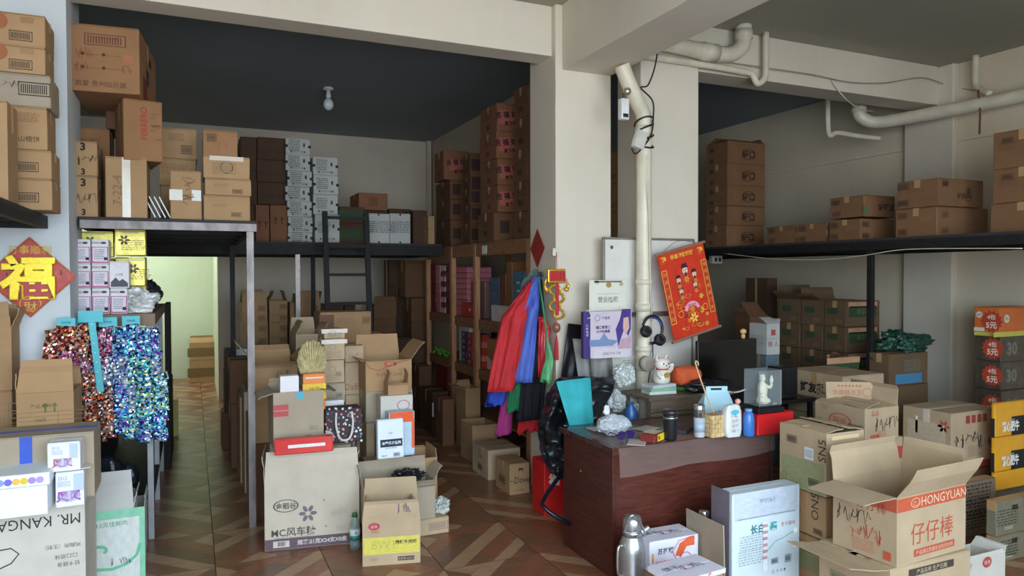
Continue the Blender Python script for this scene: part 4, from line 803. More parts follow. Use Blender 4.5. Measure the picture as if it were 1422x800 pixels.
# ---- front right part of the centre pile
CB(509, 587, (719, 786), 4.08, 'kraft carton with yellow band and red oval, nearest on the floor', 'pale', z0=0, d=.24, group=G5, rz=-.24, openf={'f': 90, 'b': 90, 'l': 80, 'r': 60}, flen={'f': .105, 'b': .17, 'l': .08, 'r': .08}, tape=False,
   prints=(P('rect', .5, .42, .10, c=(212, 198, 92), asp=3.25), P('text', .75, .48, .025, '麻辣牛肉味', c=(60, 50, 40), off=.003, bold=.02), P('text', .35, .44, .05, '8W1', c=(190, 172, 90), off=.003), P('disc', .2, .84, .045, 1.5, c=(180, 70, 84)), P('text', .2, .84, .018, '品味', c=(225, 180, 180), off=.003), P('text', .22, .72, .014, '· 麻辣粉 ·', c=(180, 90, 80)), P('rect', .75, .12, .024, c=(60, 50, 44), asp=4), P('text', .75, .12, .014, '保质期:见封口', c=(205, 190, 165), off=.003), P('lines', .2, .13, .02, 2, c=(160, 120, 100))))
o = bpy.data.objects.new('handwriting', KS[('scribble', '4')]); COL.objects.link(o); hh = [x for x in bpy.data.objects if x.get('label', '').startswith('kraft carton with yellow band')][0]
o.parent = hh; o.matrix_local = Matrix.Translation((.08, -.125, .33)) @ FACE['f'].to_4x4() @ Matrix.Diagonal((.035, .07, 1, 1)); o.material_slots[0].link = 'OBJECT'; o.material_slots[0].material = mat('print_ink', (80, 70, 110), .7)
CB(520, 622, (724, 750), 4.44, 'kraft carton with a printed code, lowest behind the yellow-banded one', 'pale', z0=0, d=.20, group=G5, prints=(P('block', .85, .5, .05, c=(150, 120, 110), asp=1.3),))
zq = at(571, 724, Y=4.44).z
CB(503, 603, (672, 724), 4.44, 'open pale carton holding plastic bags, behind the yellow-banded one', 'grey', z0=zq + .001, d=.20, group=G5, openf={'f': 200, 'r': 120, 'b': 86, 'l': 100}, flen={'f': .06, 'r': .1, 'b': .12, 'l': .14}, tape=False, prints=(P('lines', .2, .85, .03, 2, c=(140, 120, 100)),))
tag(obj('bag_filling', lumpy((.17, .085, .13), .2, 4, 4, 12, crease=.2), mat('milky_plastic', (205, 208, 206), .35, var=.15, bump=.4), None, (at(553, 690, Y=4.54).x, 4.54, zq + .01)), 'white plastic bag bulging out of the open pale carton', 'bag')
tag(obj('black_bundle', lumpy((.11, .06, .045), .5, 6, 4, 15, crease=.4), mat('black_film', (24, 26, 32), .35, var=.3, bump=.5), None, (at(568, 660, Y=4.5).x, 4.52, zq + .235)), 'black crumpled bundle on the white plastic bag', 'bundle')
b2 = tag(obj('plastic_bag', lumpy((.06, .08, .055), .5, 5, 4, 17, crease=.4), mat('milky_film', (200, 205, 200), .3, var=.2, bump=.5), None, (at(614, 705, Y=4.5).x, 4.52, zq)), 'crumpled white plastic bag spilling over at the right of the pile', 'bag')
CB(507, 525, (640, 700), 4.86, 'kraft carton with dark lettering behind the open pale carton', 'pale', z0=.0, d=.14, group=G5, prints=(P('lines', .2, .9, .03, 2, c=(110, 96, 84)),))
CB(576, 606, (636, 700), 4.70, 'open kraft carton at the right rear of the centre pile', 'kraft', z0=0, d=.26, group=G5, openf={'b': 95, 'r': 80}, flen={'b': .03, 'r': .06}, tape=False)
ws = at(541, 640, Y=4.66).z
sup2 = smallbox(524, 574, 641, 700, 4.66, 'grey', 'grey carton carrying the white labelled package', d=.18, z0=0)
wpk = smallbox(525, 561, 583, 640, 4.665, mat('bright_white_paper', (226, 234, 246), .5, var=.03), 'white paper package with a black label, leaning on the pile', 'package', d=.06, z0=ws, name='paper_package',
   prints=(P('rect', .52, .42, .05, c=(40, 48, 70), asp=3.0), P('text', .52, .42, .022, '冰雪瓜子蛋壳', c=(225, 228, 235), off=.003, bold=.03), P('text', .5, .66, .012, '好家', c=(90, 96, 110)), P('text', .5, .30, .009, '好吃易剥 无需添加', c=(90, 96, 110)), P('block', .72, .13, .025, c=(70, 76, 90), asp=.9), P('text', .25, .12, .01, '■ 品味', c=(60, 64, 76))))
wpk.rotation_euler[0] = -.06
ob = smallbox(540, 576, 572, 640, 4.74, mat('pale_blue_paper', (190, 208, 226), .5), 'pale blue box with an orange lid behind the white package', d=.10, z0=ws, prints=(P('rect', .5, .88, .07, c=(232, 96, 50), asp=2.4), P('rect', .93, .5, .2, c=(232, 110, 70), asp=.1, off=.003)))
smallbox(524, 537, 590, 640, 4.75, mat('dark_paper', (60, 62, 74), .5), 'dark box behind the left edge of the white package', d=.08, z0=ws)
# water bottle
def bottle(loc, label):
    r = thing('water_bottle', label, 'bottle', loc); PB = mat('clear_bottle', (150, 175, 175), .08, var=0, alpha=.42)
    smooth(obj('body', lathe([(.026, 0), (.031, .006), (.031, .05), (.029, .055), (.031, .06), (.031, .14), (.03, .15), (.024, .175), (.0145, .195), (.0135, .205)], 20), PB, r))
    smooth(obj('label', lathe([(.0318, .068), (.0318, .128)], 20), mat('bottle_label_white', (214, 228, 232), .4), r)); smooth(obj('label_band', lathe([(.0322, .062), (.0322, .088)], 20), mat('label_green', (40, 130, 110), .4), r))
    smooth(obj('cap', lathe([(.016, .2), (.016, .221), (.013, .224)], 16), mat('green_cap', (30, 120, 60), .4), r))
    o = pr(r, 'f', (.06, .064, .2), 'flower', .5, .54, .022, c=(40, 80, 140)); return r
p = at(493, 762, Z=0); bottle((p.x, p.y, 0), 'small clear water bottle with green cap on the floor by the pale carton')
# ================= goods on the wooden shelf =================
def SB(pl, pr_, y0, y1, z, c, label, grp, d=.25, X=2.68, cat='box', prints=(), rough=.5):
    """box on the shelf facing the passage: left face seen between pixel columns pl..pr_"""
    Ya, Yb = at(pl, 400, X=X).y, at(pr_, 400, X=X).y; h = at((pl + pr_) / 2, y0, X=X).z - z
    return carton((X + d / 2, (Ya + Yb) / 2, z + .002), d, abs(Ya - Yb) - .004, h, mat('goods_' + label.split()[0], c, rough, var=.15), label, grp, tape=False, cat=cat, prints=prints)
G7 = 'gift boxes on the upper wooden shelf'
cols = [(598, 605, 366, (120, 40, 46)), (606, 611, 368, (200, 120, 130)), (612, 618, 369, (110, 26, 50)), (619, 625, 369, (128, 30, 60)), (626, 631, 370, (200, 120, 140)), (632, 649, 371, (206, 120, 140))]
for ci, (a, b, y, c) in enumerate(cols):
    Ya, Yb = at(a, 400, X=2.68).y, at(b, 400, X=2.68).y; ztop = at(b, y, X=2.68).z; n = 9 if ci in (2, 3, 5) else 5; hh = (ztop - 1.252) / n
    for k in range(n):
        cc = c if k % 2 or ci not in (2,) else (210, 190, 190)
        carton((2.68 + .14, (Ya + Yb) / 2, 1.252 + k * hh), .28, abs(Ya - Yb) - .004, hh - .0015, mat('gift_box_%d' % ci, cc, .45, var=.1), '%s gift box, %s from the bottom of pile %s on the upper shelf' % (('maroon', 'pink', 'dark wine', 'wine red', 'rose', 'pale pink')[ci], ('first second third fourth fifth sixth seventh eighth ninth'.split())[k], ('one two three four five six'.split())[ci]), 'gift boxes piled on the upper wooden shelf', tape=False, name='gift_box')
SB(640, 658, 420, 430, 1.252, (196, 50, 44), 'red flat box lying before the pink pile', G7, X=2.66, d=.12, prints=(P('rect', .7, .5, .03, s='l', c=(225, 210, 200), asp=2),))
SB(654, 664, 391, 430, 1.252, (150, 50, 50), 'red upright gift box between the middle shelf posts', G7, prints=(P('ring', .5, .6, .08, .7, s='l', c=(200, 150, 140)),))
SB(665, 673, 391, 435, 1.252, (120, 84, 80), 'brown figured gift box left of the front post', G7)
SB(680, 693, 385, 430, 1.252, (62, 84, 124), 'blue gift box with pale dragon pattern', G7, prints=(P('scribble', .5, .6, .06, 2, s='l', c=(180, 170, 180)), P('scribble', .5, .3, .05, 3, s='l', c=(180, 170, 180), off=.003)))
SB(682, 708, 425, 438, 1.252, (214, 204, 200), 'white small gift box with brown rings on the upper shelf', G7, X=2.62, d=.10, prints=(P('ring', .3, .5, .04, 1, s='l', c=(110, 70, 50)), P('ring', .7, .4, .04, 1, s='l', c=(110, 70, 50))))
SB(693, 702, 380, 430, 1.252, (110, 50, 36), 'dark red upright carton right of the blue dragon box', G7)
SB(703, 711, 364, 430, 1.252, (130, 86, 50), 'brown upright box behind the blue packs', G7)
for k in range(5): SB(712, 728, 377 + k * 12, 389 + k * 12, 1.252 + (4 - k) * .068, (72, 110, 140), 'blue pack, %s of the pile at the right shelf end' % ORD[k], 'blue packs on the upper shelf', X=2.60, d=.14, prints=(P('rect', .5, .5, .02, s='l', c=(170, 200, 210), asp=3),))
for o in list(bpy.data.objects):   # the blue packs: equal heights
    if o.get('label', '').startswith('blue pack,'):
        for ch in o.children:
            if ch.name.startswith(('body', 'flap')): pass
G8 = 'packs on the second wooden shelf'
SB(637, 652, 452, 500, .752, (190, 190, 188), 'white upright box on the second shelf', G8)
rd = random.Random(3)
for ci, a in enumerate((641, 649, 656, 663)):
    for k in range(5):
        c = ((46, 52, 80), (170, 60, 60), (52, 50, 60), (190, 80, 76))[(ci + k * (ci > 1)) % 4] if ci < 2 else ((176, 56, 50), (196, 110, 100))[k % 2]
        Ya, Yb = at(a, 400, X=2.66).y, at(a + 7, 400, X=2.66).y
        carton((2.70, (Ya + Yb) / 2, .752 + k * .068), .09, abs(Ya - Yb) - .01, .066, mat('tin_%d' % ci, c, .35, var=.2), '%s tin box, %s from below, %s column on the second shelf' % (('dark', 'reddish', 'red', 'bright red')[ci], ('lowest', 'second', 'third', 'fourth', 'fifth')[k], ('first', 'second', 'third', 'fourth')[ci]), 'tin boxes on the second wooden shelf', tape=False, name='tin_box', prints=(P('disc', .5, .5, .03, 1.4, s='l', c=(214, 170, 160)),))
SB(676, 690, 471, 492, .752 + .09, (176, 120, 76), 'small kraft carton on a white one on the second shelf', G8)
SB(676, 690, 493, 512, .752, (206, 200, 198), 'white box below the small kraft carton', G8)
for k in range(4): SB(678 + k * 8, 685 + k * 8, 448 + k, 480, .752, (110, 40, 44), 'dark red pack, %s from left at the back of the second shelf' % ('first', 'second', 'third', 'fourth')[k], 'dark red packs', X=2.95)
for k in range(14):
    a = at(604 + k % 7 * 2.8, 484 - (k // 7) * 4, X=2.66)
    tag(smooth(obj('green_fruit', ball((0, 0, 0), .021, 2), mat('green_fruit_skin', (86, 160, 50), .3, var=.2), None, (2.65 + (k % 3) * .03, a.y, .772 + (k // 7) * .036))), 'small bright green fruit in the heap on the second shelf', 'fruit', 'green fruits heaped on the second shelf')
SB(604, 621, 506, 540, .302, (130, 44, 40), 'red box on the bottom shelf behind the posts', 'boxes on the bottom shelf')
SB(640, 655, 520, 545, .302, (90, 60, 44), 'brown box on the bottom shelf', 'boxes on the bottom shelf')
# cartons on the floor in front of the shelf
G9 = 'cartons on the floor by the wooden shelf'
CB(581, 598, (508, 540, 600), 7.9, 'kraft carton, @ of two left of the far shelf post', 'dark', z0=0, d=.3, group=G9)
CB(600, 622, (545, 590), 7.2, 'dark red carton with a white edge strip on the floor by the shelf', 'deep', z0=0, d=.3, s=582, group=G9, prints=(P('rect', .02, .6, .15, c=(220, 215, 210), asp=.12),))
CB(614, 630, (555, 600), 6.7, 'brown carton beside the dark red one', 'dark', z0=0, d=.25, s=604, group=G9)
CB(646, 666, (540, 592), 6.5, 'open kraft carton with green lettering by the near shelf post', 'kraft', z0=.0, d=.28, s=633, group=G9, openf={'b': 95, 'l': 165}, flen={'b': .05, 'l': .1}, tape=False, prints=(P('text', .5, .3, .06, 'QRCC', c=(90, 100, 70), roll=.4),))
CB(655, 690, (590, 618), 6.0, 'low pale wooden crate by the near shelf post', 'kraft', z0=0, d=.3, group=G9, openf={'b': 90}, flen={'b': .01}, tape=False)
CB(677, 722, (626, 664), 5.42, 'kraft carton with dark stamps behind the smaller numbered one', 'pale', z0=0, s=655, group=G9, c=677, prints=(P('block', .5, .3, .05, s='l', c=BLK), P('text', .5, .7, .04, '三 A', s='l', c=BLK), P('text', .9, .8, .03, '3', c=BLK)))
CB(707, 735, (645, 684), 4.98, 'small kraft carton with number 3 on the floor by the column', 'kraft', z0=0, s=687, group=G9, c=707, prints=(P('text', .55, .8, .04, '3', c=BLK, bold=.05, roll=1.57), P('text', .5, .47, .05, '~Dove', c=BLK), P('text', .5, .15, .012, '● ▲ ■ ■', c=(120, 90, 70)), P('block', .5, .4, .06, s='l', c=(90, 70, 56))))

q = at(672, 347, X=2.58); r = thing('price_tag', 'small white tag hanging on the upper rail of the wooden shelf', 'tag', (2.585, q.y, q.z)); obj('card', box(-.002, .002, -.06, .06, -.04, .04), WP, r); obj('cord', tube([(0, 0, .035), (.003, 0, .07)], .002, 5, 0), M_cable, r)
# ================= clothes on the column =================
RV = Vector((math.cos(YAW), -math.sin(YAW), 0)); FV = Vector((math.sin(YAW), math.cos(YAW), 0))
def fabric(name, c, rough=.8, spec=.3): return mat('fabric_' + name, c, rough, var=.12, scale=10, bump=.15, bscale=80, spec=spec)
def garment(name, label, pts, ws, th, m, seed=0, folds=4, amp=.13, cat='clothes', group=None, n=26, quilt=0, u=None, f=None, lump=.5):
    """hanging cloth: closed folded shell swept along a path of world points, ws = half widths"""
    u = u or RV; f = f or FV; bm = BM(); rings = []; rd = random.Random(seed); K = 48; pts = [Vector(p) for p in pts]
    base = pts[-1].copy()
    for j in range(n + 1):
        t = j / n * (len(pts) - 1); i = min(int(t), len(pts) - 2); q = t - i; p = pts[i].lerp(pts[i + 1], q); wv = ws[i] + (ws[i + 1] - ws[i]) * q
        T = j / n; ring = []
        if j == 0: hem = [noise.noise(Vector((math.cos(2 * math.pi * k / K) * 2, math.sin(2 * math.pi * k / K), seed * 3.3))) for k in range(K)]
        for k in range(K):
            a = 2 * math.pi * k / K; wr = noise.noise(Vector((math.cos(a) * 6 + T * 1.2, math.sin(a) * 3, T * 1.6 + seed))); fold = 1 + amp * math.sin(folds * a + seed + T * 1.2) * min(1, T * 2.5) + .12 * noise.noise(Vector((math.cos(a) * 2, math.sin(a) * 2, T * 5 + seed)))
            x = wv * math.cos(a) * (1 + .05 * math.sin(7 * T + seed)); y = th * (.35 + .65 * min(1, T * 3)) * math.sin(a) * fold + th * .22 * math.sin(folds * 1.3 * math.cos(a) + seed + 2 * T) * min(1, T * 2) + lump * th * noise.noise(Vector((math.cos(a) * 2.2, T * 6, seed)))
            if quilt: y *= 1 + .3 * abs(math.sin(T * quilt * math.pi)); x *= 1 + .05 * abs(math.sin(T * quilt * math.pi))
            y += wr * th * .75 * min(1, T * 3); x += wr * wv * .10; z = hem[k] * .05 * max(0, T - .5) * 2 + .012 * noise.noise(Vector((T * 9, math.cos(a) * 3, seed)))
            ring.append(bm.verts.new(p - base + u * x + f * y + Vector((0, 0, z))))
        rings.append(ring)
    for A, B in zip(rings, rings[1:]):
        for k in range(K): bm.faces.new((A[k], B[k], B[(k + 1) % K], A[(k + 1) % K]))
    bm.faces.new(rings[0]); bm.faces.new(rings[-1][::-1]); bmesh.ops.recalc_face_normals(bm, faces=bm.faces)
    o = smooth(obj(name, bm, m, None, base)); tag(o, label, cat, group); return o
A4 = lambda px, py, Y=4.86: at(px, py, Y=Y)
GC = 'clothes hanging on the centre column'
hk = thing('wall_hook', 'metal hook rail on the left face of the centre column', 'hook', (2.47, 5.0, 1.70)); obj('plate', box(-.01, .004, -.08, .08, -.02, .02), M_zinc, hk)
for k in range(3): obj('hook', tube([(-.01, -.05 + .05 * k, 0), (-.05, -.05 + .05 * k, -.02), (-.06, -.05 + .05 * k, .02)], .005, 6, 3), M_zinc, hk)
garment('jacket', 'black jacket hanging lowest in the middle of the clothes', [A4(749, 388, 4.93), A4(745, 470, 4.9), A4(735, 582, 4.88)], [.02, .085, .10], .05, fabric('black', (34, 34, 42)), 3, group=GC)
garment('shirt', 'bright blue shirt hanging in front of the black jacket', [A4(746, 384, 4.87), A4(735, 430, 4.84), A4(717, 528, 4.80)], [.025, .075, .115], .05, fabric('blue', (88, 110, 196), .7), 1, folds=6, group=GC)
garment('apron', 'bright red apron hanging left of the blue shirt', [A4(738, 392, 4.86), A4(714, 440, 4.84), A4(696, 542, 4.80)], [.018, .10, .095], .045, fabric('red', (186, 44, 50), .75), 2, folds=4, group=GC)
garment('apron', 'royal blue cloth below the red apron at the far left', [A4(725, 430, 4.96), A4(702, 500, 4.95), A4(686, 562, 4.94)], [.02, .06, .075], .03, fabric('royal', (44, 70, 170)), 4, group=GC)
garment('apron', 'green apron with white dots low between the clothes', [A4(735, 420, 4.93), A4(715, 515, 4.92), A4(712, 569, 4.91)], [.02, .05, .05], .03, fabric('green', (40, 120, 76)), 5, group=GC)
garment('cloth', 'magenta cloth hanging lowest left of the clothes', [A4(735, 430, 4.99), A4(708, 530, 4.98), A4(699, 604, 4.97)], [.02, .045, .06], .025, fabric('magenta', (160, 50, 116)), 6, group=GC)
garment('cloth', 'purple cloth strip at the top left of the clothes', [A4(742, 384, 4.9), A4(728, 400, 4.9), A4(720, 436, 4.89)], [.012, .02, .03], .02, fabric('purple', (110, 40, 90)), 7, group=GC)
garment('cloth', 'red cloth below the black jacket', [A4(742, 480, 5.0), A4(740, 560, 4.98), A4(735, 600, 4.96)], [.03, .085, .09], .03, fabric('scarlet', (205, 44, 50)), 8, group=GC)
garment('cloth', 'grey green cloth bunched at the hook', [A4(745, 374, 4.95), A4(735, 390, 4.95), A4(728, 420, 4.95)], [.02, .05, .05], .03, fabric('greygreen', (86, 108, 100)), 9, group=GC)
garment('shopping_bag', 'red plastic bag hanging right of the black jacket', [A4(752, 440, 4.82), A4(756, 455, 4.80), A4(753, 522, 4.80)], [.025, .045, .035], .03, mat('red_plastic', (214, 40, 62), .3, var=.1), 10, cat='bag', folds=3)
garment('shopping_bag', 'small green plastic bag right of the red bag', [A4(748, 384, 4.84), A4(760, 470, 4.66), A4(763, 500, 4.66), A4(757, 530, 4.66)], [.006, .008, .03, .045], .03, mat('green_plastic', (90, 170, 110), .3, var=.1), 11, cat='bag', folds=3)
for k in range(8): q = random.Random(k).uniform; p = A4(705 + q(0, 14), 530 + q(0, 30), 4.872); 
cable('red cord loop hanging below the clothes', [A4(748, 590, 4.9), A4(752, 612, 4.88), A4(764, 618, 4.86), A4(772, 622, 4.7)], .003, mat('red_cord', (180, 40, 44), .7), cat='cord')
# decorations on the column
def knot():
    q = at(772, 350, Y=4.70); GD = mat('gold_plastic', (214, 160, 50), .35, .5, var=.2, scale=30); RD = mat('red_thread', (190, 36, 44), .6)
    r = thing('hanging_ornament', 'gold and red lucky ornament with a tassel on the front of the centre column', 'ornament', (q.x, 4.71, q.z)); s = .0047
    obj('hook', box(-.025, .025, -.012, .008, -.03, .03, .006), mat('clear_hook', (214, 206, 196), .2), r)
    obj('cord', tube([(0, -.016, 0), (.002, -.02, -.12)], .003, 6, 0), RD, r); W = 16 * s
    obj('bar', box(-W, W, -.03, -.005, -.23, -.125, .01), GD, r)
    for k in range(9): obj('bead', lathe([(.006, -.075), (.008, -.04), (.006, 0)], 8, c=(-W * .8 + W * 1.6 * k / 8, -.035, -.14)), RD, r)
    for k, z in enumerate((-.28, -.34, -.40, -.46)):
        obj('coin', tube([(.045 * math.cos(a) + (.02 if k % 2 else -.015), -.02, z + .035 * math.sin(a)) for a in [i * math.pi / 6 for i in range(13)]], .009, 6, 1), GD, r)
    for x in (-.085, .085): obj('bell', tube([(x, -.02, -.20), (x * 1.15, -.02, -.25), (x * .9, -.02, -.285)], [.006, .012, .02], 8, 3), GD, r)
    obj('red_band', box(-.012, .012, -.036, -.028, -.47, -.23, .003), RD, r)
    smooth(obj('glass_bead', ball((0, -.02, -.56), .03, 2, (1, 1, 1.3)), mat('brown_glass', (150, 100, 80), .15), r)); obj('cord', tube([(0, -.02, -.5), (0, -.02, -.63)], .003, 6, 0), RD, r)
    for k in range(9): a = k * .7; obj('tassel', tube([(0, -.02, -.62), (.010 * math.cos(a), -.02 + .010 * math.sin(a), -.68), (.013 * math.cos(a), -.02 + .013 * math.sin(a), -.80)], .0045, 5, 2), RD, r)
knot()
# small red diamond on left face of the column
q = at(747, 345, X=2.47); r = thing('paper_diamond', 'small dark red paper diamond on the left face of the centre column', 'decoration', (2.468, q.y, q.z))
bm = poly([(0, -.15), (.12, 0), (0, .15), (-.12, 0)], .006); bm.transform(Matrix.Rotation(-math.pi / 2, 4, 'Z')); obj('card', bm, mat('dark_red_paper', (150, 40, 34), .6, var=.2), r)
# big fu diamond on the left pillar
def fu():
    q = at(42, 385, Y=4.79); r = thing('fu_sign', 'red diamond sign with a golden good-fortune character on the left pillar', 'sign', (q.x, 4.795, q.z))
    s = (at(42, 328, Y=4.79).z - at(42, 440, Y=4.79).z) / 2
    bm = poly([(0, -s), (s, 0), (0, s), (-s, 0)], .012); obj('board', bm, mat('red_lacquer', (178, 34, 30), .4, var=.15, scale=14), r)
    for a, b in (((0, -s), (s, 0)), ((s, 0), (0, s)), ((0, s), (-s, 0)), ((-s, 0), (0, -s))):
        obj('gold_edge', tube([(a[0] * .95, -.013, a[1] * .95), (b[0] * .95, -.013, b[1] * .95)], .003, 6, 0), mat('gold_trim', (190, 120, 50), .4, .3), r)
    c = bpy.data.curves.new('g', 'FONT'); c.body = '福'; c.size = 1; c.extrude = .035; c.offset = .028; c.bevel_depth = .02; c.align_x = 'CENTER'
    o = bpy.data.objects.new('g', c); COL.objects.link(o); me = bpy.data.meshes.new_from_object(o.evaluated_get(bpy.context.evaluated_depsgraph_get())); bpy.data.objects.remove(o)
    xs = [v.co.x for v in me.vertices]; ys = [v.co.y for v in me.vertices]; h = max(ys) - min(ys); cx, cy = (max(xs) + min(xs)) / 2, (max(ys) + min(ys)) / 2
    for v in me.vertices: v.co = Vector(((v.co.x - cx) / h, (v.co.y - cy) / h, v.co.z / h))
    o = obj('character', me, mat('gold_yellow', (226, 196, 30), .35, .25, var=.15, scale=20), r); k = s * 1.12; o.matrix_local = Matrix.Translation((-.01, -.03, -.0)) @ FACE['f'].to_4x4() @ Matrix.Diagonal((k * 1.05, k, k, 1))
    D = (2 * s, .024, 2 * s)
    for (kd, u, v, h, arg, c) in (('text', .5, .84, .05, '万事顺利', (220, 190, 80)), ('text', .5, .13, .06, '財', (220, 190, 80)), ('scribble', .76, .52, .07, 3, (214, 140, 110)), ('ring', .5, .17, .09, 1.2, (210, 170, 60)), ('scribble', .25, .5, .06, 8, (214, 140, 110))):
        o = pr(r, 'f', D, kd, u, v, h, arg, c=c); o.location.z -= s
fu()
# outlet
# ================= whiteboards, posters, scroll =================
def plane_pts(cs, Y): return [at(x, y, Y=Y) for x, y in cs]
def wboard(label, x0, x1, y0, y1, Y, bits):
    a, b = at(x0, (y0 + y1) / 2, Y=Y).x, at(x1, (y0 + y1) / 2, Y=Y).x; c = (x0 + x1) / 2; z1, z0 = at(c, y0, Y=Y).z, at(c, y1, Y=Y).z
    r = thing('whiteboard', label, 'whiteboard', ((a + b) / 2, Y, z0)); w, h = b - a, z1 - z0
    obj('panel', box(-w / 2, w / 2, -.008, .008, 0, h, .002), mat('whiteboard_enamel', (222, 218, 212), .35, var=.05), r); AL = mat('aluminium', (150, 146, 140), .4, .6)
    for z in (0, h): obj('frame', box(-w / 2 - .008, w / 2 + .008, -.013, .012, z - .01, z + .008, .002), AL, r)
    for x in (-w / 2, w / 2): obj('frame', box(x - .008, x + .008, -.013, .012, 0, h, .002), AL, r)
    for k in bits: pr(r, 'f', (w, .018, h), *k[:4], k[4], c=k[5])
    return r
wboard('upper whiteboard with small magnets behind the drain pipe', 838, 962, 332, 434, 4.585, [('disc', .08, .88, .028, 1, (90, 86, 84)), ('disc', .4, .84, .028, 1, (120, 90, 80)), ('disc', .2, .42, .028, 1, (80, 60, 50)), ('disc', .4, .1, .028, 1, (120, 110, 100)), ('lines', .2, .42, .012, 1, (150, 146, 140)), ('disc', .72, .25, .028, 1, (150, 140, 130))])
wboard('lower whiteboard standing under the first, behind the bags', 842, 960, 438, 575, 4.585, [('lines', .3, .5, .1, 2, (170, 166, 160))])
def sheet(name, label, cat, x0, x1, y0, y1, Y, m, prints, th=.01, rz=0):
    a, b = at(x0, (y0 + y1) / 2, Y=Y).x, at(x1, (y0 + y1) / 2, Y=Y).x; c = (x0 + x1) / 2; z1, z0 = at(c, y0, Y=Y).z, at(c, y1, Y=Y).z; w, h = b - a, z1 - z0
    r = thing(name, label, cat, ((a + b) / 2, Y, z0), rz); obj('panel', box(-w / 2, w / 2, -th / 2, th / 2, 0, h, .002), m, r)
    for k in prints: k = dict(k); pr(r, k.pop('s', 'f'), (w, th, h), **k)
    return r, w, h
r, w_, h_ = sheet('licence_frame', 'framed pale certificate hanging left of the pipe', 'certificate', 818, 869, 389, 445, 4.52, mat('aged_paper', (222, 218, 206), .6, var=.05),
  (P('text', .5, .52, .042, '营业执照', c=(110, 130, 110), bold=.01), P('disc', .52, .88, .04, 1.2, c=(170, 140, 90)), P('disc', .2, .95, .03, 1.2, c=(190, 180, 150)), P('disc', .86, .9, .03, 1.2, c=(180, 170, 140)), P('table', .5, .22, .07, c=(190, 190, 176)), P('rect', .5, .96, .012, c=(120, 112, 100), asp=20), P('rect', .5, .66, .004, c=(180, 176, 160), asp=50)))
r, w_, h_ = sheet('calendar_bag', 'violet printed paper bag with a woman portrait, hanging below the certificate', 'bag', 818, 875, 432, 496, 4.42, mat('pale_lilac_paper', (206, 190, 206), .45, var=.05),
  (P('fill', .5, .5, .36, ((.25, .5), (.46, .5), (.46, .1), (.40, -.05), (.30, .1), (.16, -.25), (.1, .1), (.2, .3)), c=(74, 54, 130)), P('fill', .5, .5, .36, ((.28, .32), (.40, .34), (.42, .12), (.34, -.02), (.27, .1)), c=(214, 170, 160), off=.003), P('fill', .5, .5, .36, ((.14, -.3), (.46, -.3), (.46, -.02), (.36, -.08), (.24, -.1)), c=(196, 160, 176), off=.003),
   P('ring', .16, .86, .045, 1, c=(60, 60, 120), off=.003), P('text', .36, .86, .022, '千禧源', c=(70, 70, 120), off=.003), P('text', .3, .66, .024, '福满家家工', c=(70, 60, 110), off=.003, bold=.02), P('text', .3, .57, .022, '心中有情爱', c=(70, 60, 110), off=.003, bold=.02), P('fill', .32, .36, .12, ((-1, -.3), (.6, -.3), (1, 0), (.3, .1), (0, .5), (-.3, .1), (-1, .1)), c=(120, 140, 180), off=.003), P('text', .5, .09, .02, '0风尚·艺术·工美', c=(90, 80, 110), off=.003), P('rect', .5, .1, .07, c=(215, 205, 214), asp=4.2, off=.001)), th=.04)
obj('side_gusset', box(-w_ / 2 - .055, -w_ / 2, -.02, .02, 0, h_ * 1.0, .002), mat('violet_print', (66, 48, 120), .45), r); obj('handle', tube([(-w_ / 2 - .03, -.01, h_ * .98), (-w_ / 2 - .02, -.02, h_ * 1.04), (-w_ / 2 + .0, -.03, h_ * .9), (-w_ / 2 - .03, -.03, h_ * .86)], .003, 6, 3), WP, r)
for k in range(4): o = pr(r, 'f', (w_, .04, h_), 'text', .0, .5 + k * .07, .018, '满福家心'[k], c=(225, 215, 230)); o.location.x -= .028
